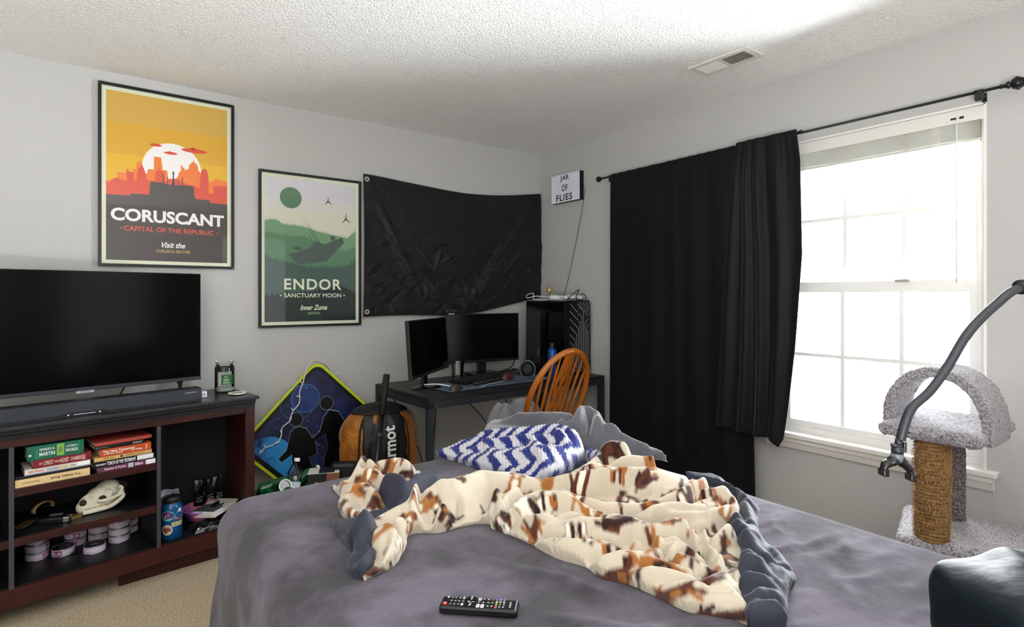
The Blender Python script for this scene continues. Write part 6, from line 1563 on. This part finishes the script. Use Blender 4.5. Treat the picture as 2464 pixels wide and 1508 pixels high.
COMFORTER_RIDGES = [(0.04,[(0.916,1.461,0.1),(0.893,1.52,0.105),(0.878,1.587,0.115),(0.812,1.56,0.11),(0.734,1.474,0.11)]),(0.03,[(0.835,1.523,0.115),(0.776,1.439,0.105)]),(0.03,[(0.723,1.621,0.105),(0.748,1.529,0.105),(0.783,1.531,0.11)]),(0.038,[(0.721,1.408,0.13),(0.646,1.37,0.135),(0.594,1.358,0.13),(0.558,1.364,0.115),(0.519,1.376,0.09),(0.501,1.4,0.06)]),(0.03,[(0.626,1.352,0.115),(0.568,1.35,0.1),(0.522,1.37,0.07)]),(0.03,[(0.503,1.427,0.04),(0.496,1.356,0.035),(0.499,1.298,0.03)]),(0.022,[(0.569,1.447,0.05),(0.532,1.36,0.045),(0.532,1.301,0.04)]),(0.03,[(0.543,1.278,0.05),(0.491,1.224,0.05),(0.458,1.203,0.035)]),(0.02,[(0.451,1.197,0.035),(0.494,1.209,0.05),(0.517,1.217,0.05)])]
COMFORTER_OUTLINE_RIGHT = [(1.003,0.592),(1.08,0.661),(1.167,0.713),(1.286,0.775),(1.362,0.869),(1.492,0.912),(1.668,1.035),(1.674,1.22),(1.726,1.186),(1.735,1.128),(1.676,1.032),(1.593,0.927),(1.577,0.887),(1.439,0.812),(1.377,0.75),(1.331,0.689),(1.268,0.626),(1.23,0.61),(1.196,0.604),(1.087,0.554),(1.06,0.541)]
COMFORTER_RIDGES_RIGHT = [(0.035,[(1.636,1.162,0.07),(1.666,1.094,0.06),(1.616,0.981,0.055),(1.539,0.891,0.05)]),(0.03,[(1.496,0.889,0.06),(1.412,0.815,0.05),(1.31,0.762,0.05)]),(0.02,[(1.262,0.8,0.07),(1.311,0.779,0.065),(1.345,0.766,0.045)]),(0.03,[(1.382,0.845,0.07),(1.346,0.8,0.06)]),(0.04,[(1.24,0.786,0.075),(1.199,0.744,0.075),(1.223,0.727,0.065)]),(0.03,[(1.306,0.765,0.05),(1.25,0.681,0.05),(1.195,0.614,0.05),(1.143,0.579,0.045)]),(0.025,[(1.183,0.703,0.07),(1.194,0.67,0.065),(1.158,0.617,0.055)]),(0.025,[(1.128,0.661,0.06),(1.139,0.63,0.06),(1.136,0.601,0.055)]),(0.03,[(1.044,0.629,0.055),(1.054,0.6,0.06),(1.09,0.603,0.06),(1.119,0.583,0.055)]),(0.035,[(1.013,0.606,0.05),(1.023,0.574,0.065),(1.065,0.563,0.06),(1.01,0.523,0.05)]),(0.03,[(1.016,0.586,0.05),(0.976,0.547,0.05)]),(0.018,[(1.19,0.598,0.04),(1.16,0.58,0.035),(1.103,0.562,0.04),(1.031,0.528,0.04)])]
CROCHET_OUTLINE = [(1.11,1.962),(1.131,1.863),(1.144,1.737),(1.159,1.625),(1.189,1.52),(1.283,1.477),(1.498,1.555),(1.731,1.671),(1.478,1.448),(1.519,1.522),(1.549,1.663),(1.508,1.766),(1.414,1.837),(1.385,1.912),(1.354,1.987),(1.273,2.021),(1.188,2.016),(1.116,1.993)]
CROCHET_RIDGES = [(0.06,[(1.129,1.955,0.02),(1.229,1.959,0.05),(1.311,1.928,0.085),(1.346,1.859,0.105),(1.375,1.785,0.115),(1.468,1.715,0.125),(1.509,1.613,0.135),(1.467,1.458,0.135)]),(0.1,[(1.18,1.791,0.04),(1.27,1.649,0.08),(1.339,1.541,0.1),(1.417,1.471,0.11)]),(0.05,[(1.185,1.859,0.04),(1.25,1.838,0.075),(1.33,1.727,0.105),(1.412,1.624,0.11)]),(0.04,[(1.261,1.854,0.07),(1.176,1.662,0.055),(1.158,1.527,0.04)]),(0.04,[(1.341,1.663,0.105),(1.291,1.554,0.09),(1.241,1.428,0.07)]),(0.04,[(1.435,1.627,0.13),(1.405,1.48,0.125),(1.421,1.433,0.11)])]
GREY_OUTLINE = [(1.399,2.09),(1.5,1.805),(1.642,1.585),(1.796,1.399),(1.801,1.403),(1.805,1.442),(1.799,1.53),(1.783,1.56),(1.723,1.606),(1.809,1.746),(1.753,1.829),(1.747,1.889),(1.745,2.014),(1.673,2.141),(1.625,2.192),(1.542,2.246)]
GREY_RIDGES = [(0.06,[(1.52,2.166,0.04),(1.611,2.091,0.1),(1.639,1.972,0.12),(1.682,1.824,0.13)]),(0.045,[(1.609,1.708,0.15),(1.722,1.774,0.175),(1.738,1.702,0.17),(1.692,1.587,0.16),(1.66,1.491,0.14)]),(0.035,[(1.668,1.731,0.165),(1.542,1.624,0.14)]),(0.04,[(1.724,1.689,0.165),(1.576,1.543,0.15),(1.468,1.47,0.14)]),(0.035,[(1.697,1.525,0.145),(1.736,1.452,0.135),(1.688,1.353,0.115),(1.709,1.331,0.07)]),(0.05,[(1.465,1.435,0.14),(1.624,1.459,0.135),(1.691,1.435,0.13)]),(0.03,[(1.38,1.764,0.12),(1.528,1.784,0.13),(1.597,1.732,0.13)]),(0.03,[(1.581,1.766,0.135),(1.447,1.628,0.12)]),(0.1,[(1.436,1.894,0.07),(1.514,1.716,0.11),(1.569,1.537,0.12),(1.661,1.409,0.1)])]


# grey fleece and crochet blanket at the far end, slate comforter, then the dog print blanket on top
V, F_ = drape(GREY_OUTLINE, GREY_RIDGES, 0.006, base=0.05, wob=0.003, wscale=10, seed=31, edge=0.03)
o = cloth_obj('fleece_blanket', V, F_, mat('grey_fleece', '#6d6d73', 0.95, sheen=0.7, color2='#5b5b62', cscale=5, bump=[(350, 0.4, 0.003), (25, 0.2, 0.01)]), (1.5, 1.8, BZ))
tag(o, 'plain grey fleece blanket bunched at the far end of the bed', 'blanket')

def tri(x): return 2 * np.abs(x - np.floor(x + 0.5))
def knit(X, Y, H):
    a = 0.8003 * X - 0.5996 * Y; b_ = 0.5996 * X + 0.8003 * Y
    return 0.0075 * np.abs(np.sin(PI * a / 0.0125)) ** 0.7 * np.abs(np.sin(PI * (b_ / 0.016 + 0.5 * np.floor(a / 0.0125)))) ** 0.5
V, F_ = drape(CROCHET_OUTLINE, CROCHET_RIDGES, 0.0030, base=0.022, wob=0.004, wscale=10, seed=41, extra=knit)
a = 0.8003 * V[:, 0] - 0.5996 * V[:, 1]; b_ = 0.5996 * V[:, 0] + 0.8003 * V[:, 1] + 0.9 * (V[:, 2] - BZ)
st = (a + 0.055 * tri(b_ / 0.17) - 0.25 * b_ + 0.006 * tri(b_ / 0.013) * np.sign(np.sin(a * 90)) + 0.003 * vnoise(a, b_, 60, 2, 3)) / 0.064
blue = (st - np.floor(st)) < 0.5
c_b = np.array(lin('#1b2870')); c_w = np.array(lin('#c4c2c8'))
stitch_shade = 0.78 + 0.22 * (np.abs(np.sin(PI * b_ / 0.008)) ** 0.5)  # shade between the stitches, painted into the yarn colour
col = np.where(blue[:, None], c_b, c_w) * (0.92 + 0.08 * stitch_shade)[:, None]
o = cloth_obj('crochet_blanket', V, F_, mat('crochet_yarn', '#8888aa', 0.9, vcol='weave', sheen=0.3, bump=(260, 0.5, 0.004)), (1.3, 1.7, BZ), col)
tag(o, 'blue and white zigzag crochet blanket behind the dog print blanket', 'blanket')

m_comf = mat('slate_cotton', '#2e3140', 0.75, color2='#272a37', cscale=6, sheen=0.15, bump=[(60, 0.12, 0.006), (500, 0.1, 0.001)])
V1, F1 = drape(COMFORTER_OUTLINE, COMFORTER_RIDGES, 0.005, base=0.022, wob=0.005, wscale=16, seed=51, edge=0.018)
def quilt(X, Y, H):
    return 0.007 * vnoise(X, Y, 22, 2, 9) - 0.010 * np.exp(-(tri((0.8 * X + 0.6 * Y) / 0.20) / 0.10) ** 2) - 0.008 * np.exp(-(tri((0.8 * Y - 0.6 * X) / 0.22) / 0.09) ** 2)
V2, F2 = drape(COMFORTER_OUTLINE_RIGHT, COMFORTER_RIDGES_RIGHT, 0.005, base=0.030, wob=0.006, wscale=14, seed=52, edge=0.02, extra=quilt)
o = cloth_obj('comforter', np.concatenate([V1, V2]), np.concatenate([F1, F2 + len(V1)]), m_comf, (1.3, 1.2, BZ))
tag(o, 'slate blue quilted comforter showing beneath the dog print blanket', 'comforter')

def creases(X, Y, H):
    out = 0.005 * (1 - np.abs(vnoise(1.5 * (0.6 * X + 0.8 * Y), 0.45 * (0.8 * X - 0.6 * Y), 12, 2, 77)) * 2.4) * np.clip(H / 0.05, 0, 1)
    for wd, pts in DOG_CREASES: out = out - seg_ridge(X, Y, pts, wd)
    return np.maximum(out, 0.012 - H)
V, F_ = drape(DOG_OUTLINE, DOG_RIDGES, 0.0036, extra=creases, base=0.016, wob=0.002, wscale=12, seed=61, edge=0.018, pw=10, narrow=0.85)
V, F_ = refine(V, F_, 0.0052)
# printed dogs, projected onto the cloth one by one
def vnormals(V, F_):
    n = np.zeros_like(V)
    for cnt in (3, 4):
        A = np.array([f for f in F_ if len(f) == cnt])
        if len(A) == 0: continue
        fn = np.cross(V[A[:, 2]] - V[A[:, 0]], V[A[:, -1]] - V[A[:, 1]])
        for k in range(cnt): np.add.at(n, A[:, k], fn)
    return n / np.maximum(np.linalg.norm(n, axis=1), 1e-12)[:, None]
N = vnormals(V, F_)
C_CREAM, C_BRN, C_OR, C_DK, C_WH, C_BK = (np.array(lin(h)) for h in ('#c4b8a4', '#54281a', '#98602c', '#2b120b', '#e4dccb', '#120b08'))
col = np.tile(C_CREAM, (len(V), 1)) * (1 + 0.06 * vnoise(V[:, 0], V[:, 1], 40, 2, 1))[:, None]
# each dog: list of (x1, y1, x2, y2, r, colour key); unit = body length
STAND = [(-.34, 0, .26, .03, .20, 0), (-.32, -.05, -.36, -.48, .075, 0), (-.18, -.1, -.20, -.46, .07, 1), (.24, -.05, .22, -.48, .075, 0), (.10, -.1, .10, -.46, .07, 1), (-.48, .08, -.70, .32, .055, 0), (.36, .12, .46, .30, .13, 0), (.50, .34, .56, .34, .165, 0), (.66, .28, .78, .25, .075, 2), (.42, .46, .36, .30, .06, 1), (.60, .50, .64, .56, .05, 1), (.10, -.02, .2, -.06, .10, 2), (.82, .27, .83, .27, .03, 3), (.60, .38, .61, .38, .025, 3)]
SIT = [(0, -.30, 0, .10, .25, 0), (-.20, -.40, -.22, -.46, .12, 0), (.20, -.40, .22, -.46, .12, 0), (0, .0, 0, -.35, .11, 2), (0, .38, 0, .40, .21, 0), (-.20, .52, -.28, .36, .08, 1), (.20, .52, .28, .36, .08, 1), (0, .30, 0, .28, .095, 2), (0, .32, 0.01, .32, .035, 3), (-.08, .44, -.08, .44, .03, 3), (.08, .44, .08, .44, .03, 3), (.26, -.42, .5, -.25, .05, 0)]
RUN = [(-.42, -.02, .30, .10, .17, 0), (-.46, -.06, -.80, -.28, .07, 0), (-.40, -.12, -.62, -.40, .07, 1), (.30, .0, .66, -.24, .065, 0), (.24, -.05, .48, -.34, .065, 1), (-.56, .06, -.86, .26, .05, 0), (.48, .26, .54, .28, .15, 0), (.64, .26, .78, .24, .07, 0), (.42, .40, .30, .44, .06, 1), (.56, .44, .54, .54, .045, 1), (.80, .25, .81, .25, .03, 3), (-.1, .0, .1, .02, .09, 1)]
FACE = [(0, 0, 0, .04, .36, 0), (-.30, .34, -.36, .06, .11, 1), (.30, .34, .36, .06, .11, 1), (0, -.02, 0, .26, .10, 2), (0, -.14, 0, -.16, .17, 2), (0, -.06, .01, -.06, .055, 3), (-.13, .10, -.13, .10, .04, 3), (.13, .10, .13, .10, .04, 3)]
LIE = [(-.45, 0, .2, 0, .23, 0), (.38, .12, .44, .14, .19, 0), (.56, .06, .66, .02, .09, 2), (-.62, -.02, -.85, .12, .05, 0), (.16, -.2, .50, -.24, .06, 0), (-.46, -.2, -.2, -.26, .07, 1), (.32, .30, .24, .12, .07, 1), (.68, .04, .69, .04, .035, 3), (.46, .18, .46, .18, .025, 3), (-.2, .08, -.05, .1, .12, 1)]
PAL = [(C_BRN, C_DK, C_WH), (C_OR, C_BRN, C_WH), (C_BRN, C_OR, C_WH), (C_OR, C_DK, C_CREAM), (C_DK, C_BRN, C_OR), (C_WH, C_DK, C_OR), (C_BRN, C_DK, C_OR)]
rs = np.random.RandomState(17)
order = rs.permutation(len(V)); anchors = []
for i in order:
    p = V[i]
    if all(np.sum((p - q) ** 2) > 0.090 ** 2 for q in anchors): anchors.append(p)
    if len(anchors) > 330: break
anchors = np.array(anchors)
from_idx = [int(np.argmin(np.sum((V - p) ** 2, 1))) for p in anchors]
for i in from_idx:
    p = V[i]
    d = V - p
    nearv = np.where(np.sum(d * d, 1) < 0.09 ** 2)[0]
    n = N[nearv].mean(0); n /= np.linalg.norm(n)
    t1 = np.cross(n, np.array([0.3, 1.0, 0.1])); t1 /= np.linalg.norm(t1); t2 = np.cross(n, t1)
    a = rs.uniform(-0.9, 0.9) + (PI if rs.rand() < 0.3 else 0.0)
    flip = -1 if rs.rand() < 0.5 else 1
    size = rs.uniform(0.064, 0.078)
    x = d[nearv] @ t1 / size; y = -(d[nearv] @ t2) / size
    u = flip * (x * math.cos(a) + y * math.sin(a)); w = -x * math.sin(a) + y * math.cos(a)
    shape = (STAND, SIT, RUN, FACE, LIE)[rs.randint(5)]
    pal = PAL[rs.randint(len(PAL))]
    jag = 0.012 * vnoise(u, w, 9, 2, rs.randint(99))
    white = pal[0] is C_WH
    if white:
        for x1, y1, x2, y2, r0, k in shape:
            dx, dy = x2 - x1, y2 - y1
            t_ = np.clip(((u - x1) * dx + (w - y1) * dy) / (dx * dx + dy * dy + 1e-9), 0, 1)
            col[nearv[np.hypot(u - x1 - t_ * dx, w - y1 - t_ * dy) < r0 + 0.035]] = C_BRN * 0.7
    for x1, y1, x2, y2, r0, k in shape:
        dx, dy = x2 - x1, y2 - y1
        t_ = np.clip(((u - x1) * dx + (w - y1) * dy) / (dx * dx + dy * dy + 1e-9), 0, 1)
        m_ = np.hypot(u - x1 - t_ * dx, w - y1 - t_ * dy) < r0 + jag * (0 if k == 3 else 1)
        c = C_BK if k == 3 else pal[k]
        col[nearv[m_]] = c * (0.9 + 0.2 * rs.rand())
for _ in range(1):                                   # soft edges of the print in the pile
    acc = col.copy(); cnt = np.ones(len(V))
    for f_n in (3, 4):
        A = np.array([f for f in F_ if len(f) == f_n])
        if len(A) == 0: continue
        for k in range(f_n):
            np.add.at(acc, A[:, k], col[A[:, (k + 1) % f_n]]); np.add.at(cnt, A[:, k], 1)
    col = acc / cnt[:, None]
o = cloth_obj('dog_print_blanket', V, F_, mat('dog_print_fleece', '#cdbd9f', 0.95, vcol='weave', sheen=0.5, bump=[(320, 0.45, 0.003), (40, 0.15, 0.006)]), (1.2, 1.1, BZ), np.clip(col, 0, 1))
tag(o, 'cream plush blanket printed with brown dogs, crumpled across the bed', 'blanket')

# ------------------------------------------------------------------ remote control, dark pillow
RM = T(0.634, 0.957, BZ + 0.004) @ RZ(-43.5)
rm = thing('remote_control', 'black television remote control lying on the purple grey cover', 'remote control', M=RM)
L_, W2, H_ = 0.0800, 0.0205, 0.017
g = MB()
n_ = 26
prof = [(-L_, W2 * 0.86), (-L_ * 0.93, W2), (L_ * 0.9, W2 * 0.97), (L_ * 0.985, W2 * 0.80)]
g.box(-L_, L_, -W2, W2, 0.0, H_, bev=0.0045); g.build('body', mat('remote_black', '#0b0b0d', 0.38), rm)
g = MB(); g.box(L_ - 0.006, L_ - 0.0035, -W2 * 0.9, W2 * 0.9, H_ - 0.003, H_ + 0.0002); g.build('end_trim', mat('remote_grey', '#8b8d92', 0.25), rm)
m_btn = mat('button_black', '#1a1a1d', 0.5); m_bw = mat('button_white', '#d8d8dc', 0.5)
def btn(x, y, lx, ly, material, h=0.0016, text=None, tcol=None, rot=0):
    g = MB(); g.box(x - lx, x + lx, y - ly, y + ly, H_ - 0.001, H_ + h, bev=0.0006)
    ms_ = [material]
    if text:
        ms_.append(tcol or m_bw); g.text(text, None, min(ly * 1.3, 0.0042), x, y, H_ + h + 0.0001, None, 1, bold=0.03, rot=-90)
    return g.build('button', ms_, rm)
yrow = (-0.0118, 0.0, 0.0118)
btn(-0.0695, -0.0105, 0.0040, 0.0038, mat('button_red', '#c93838', 0.4), 0.002, 'o')
btn(-0.0665, 0.0122, 0.0026, 0.0040, m_btn, text='=')
for c, col_ in enumerate((('1', '2', '3'), ('4', '5', '6'), ('7', '8', '9'), ('-', '0', 'PRE'))):
    for r2, s_ in enumerate(col_): btn(-0.0580 + 0.0080 * c, yrow[r2], 0.0028, 0.0044, m_btn, text=s_)
btn(-0.0175, -0.0118, 0.0095, 0.0048, mat('rocker_black', '#060607', 0.3), 0.0030, '+ VOL -')
btn(-0.0175, 0.0118, 0.0090, 0.0048, mat('rocker_black', '#060607'), 0.0030, '< CH >')
btn(-0.0225, 0.0, 0.0030, 0.0042, m_btn, text='M'); btn(-0.0130, 0.0, 0.0030, 0.0042, m_btn, text='S')
btn(-0.0015, -0.0118, 0.0034, 0.0050, m_bw, 0.0018, 'N', mat('ink_red', '#b04040', 0.5)); btn(0.0075, -0.0118, 0.0034, 0.0050, m_bw, 0.0018, 'P', mat('ink_grey', '#777777', 0.5)); btn(-0.0005, 0.0122, 0.0034, 0.0044, mat('button_pale', '#b9c3cf', 0.5), 0.0018, 'W', mat('ink_grey', '#777777'))
for x, y, s_ in ((-0.0010, 0.0005, 'G'), (0.0085, 0.0125, 'A'), (0.0180, 0.0120, '^'), (0.0080, 0.0, '<'), (0.0180, 0.0, 'E'), (0.0265, 0.0, '>'), (0.0180, -0.0120, 'v'), (0.0265, 0.0120, 'T'), (0.0265, -0.0120, 'R')):
    btn(x, y, 0.0032, 0.0042, m_btn, text=s_)
for y, hc in ((-0.0128, '#d04848'), (-0.0043, '#2f9a6b'), (0.0043, '#d89a34'), (0.0128, '#3a68d0')): btn(0.0350, y, 0.0024, 0.0034, mat('button_' + hc.strip('#'), hc, 0.45))
for c in range(2):
    for y, s_ in ((-0.0128, 'o'), (-0.0043, 'v'), (0.0043, '='), (0.0128, 'x')): btn(0.0425 + 0.0075 * c, y, 0.0022, 0.0030, m_btn, text=s_)
g = MB(); g.text('SAMSUNG', 0.0215, 0.0044, 0.0635, 0.0, H_ + 0.0002, None, 0, bold=0.03, rot=90); g.build('logo', mat('logo_grey', '#b5b6ba', 0.4), rm)

pw_ = thing('dark_pillow', 'dark teal satin pillow at the near corner of the bed', 'pillow', (1.354, 0.112, BZ + 0.002), -36.84)
u, v_ = np.meshgrid(np.linspace(0, 2 * PI, 97)[:-1], np.linspace(-PI / 2, PI / 2, 48))
ex = lambda c, e: np.sign(c) * np.abs(c) ** e
xx = 0.270 * ex(np.cos(v_), 0.35) * ex(np.cos(u), 0.35); yy = 0.155 * ex(np.cos(v_), 0.35) * ex(np.sin(u), 0.35); zz = 0.094 + 0.094 * ex(np.sin(v_), 0.45)
k_ = 1 + 0.03 * vnoise(xx * 3, yy * 3 + zz * 6, 2.6, 3, 5)
fold_ = 0.008 * np.sin(22 * (xx * 0.8 + zz * 1.5 - yy) + 4 * vnoise(xx, zz + yy, 5, 2, 8)) * np.clip(zz / 0.16, 0, 1)
zz = np.maximum(0.0, zz + fold_ * np.clip(np.sin(v_) + 0.3, 0, 1) + 0.006 * vnoise(xx, yy, 9, 2, 4) * (np.sin(v_) > 0)); yy = yy * k_; xx = xx * (1 + 0.02 * vnoise(yy * 3, zz * 5, 4, 2, 2))
g = MB(); g.grid(np.stack([xx, yy, zz], -1), closed_u=True)
g.build('case', mat('teal_satin', '#0a161d', 0.55, spec=0.2, color2='#08131a', cscale=4, bump=(14, 0.25, 0.02)), pw_)
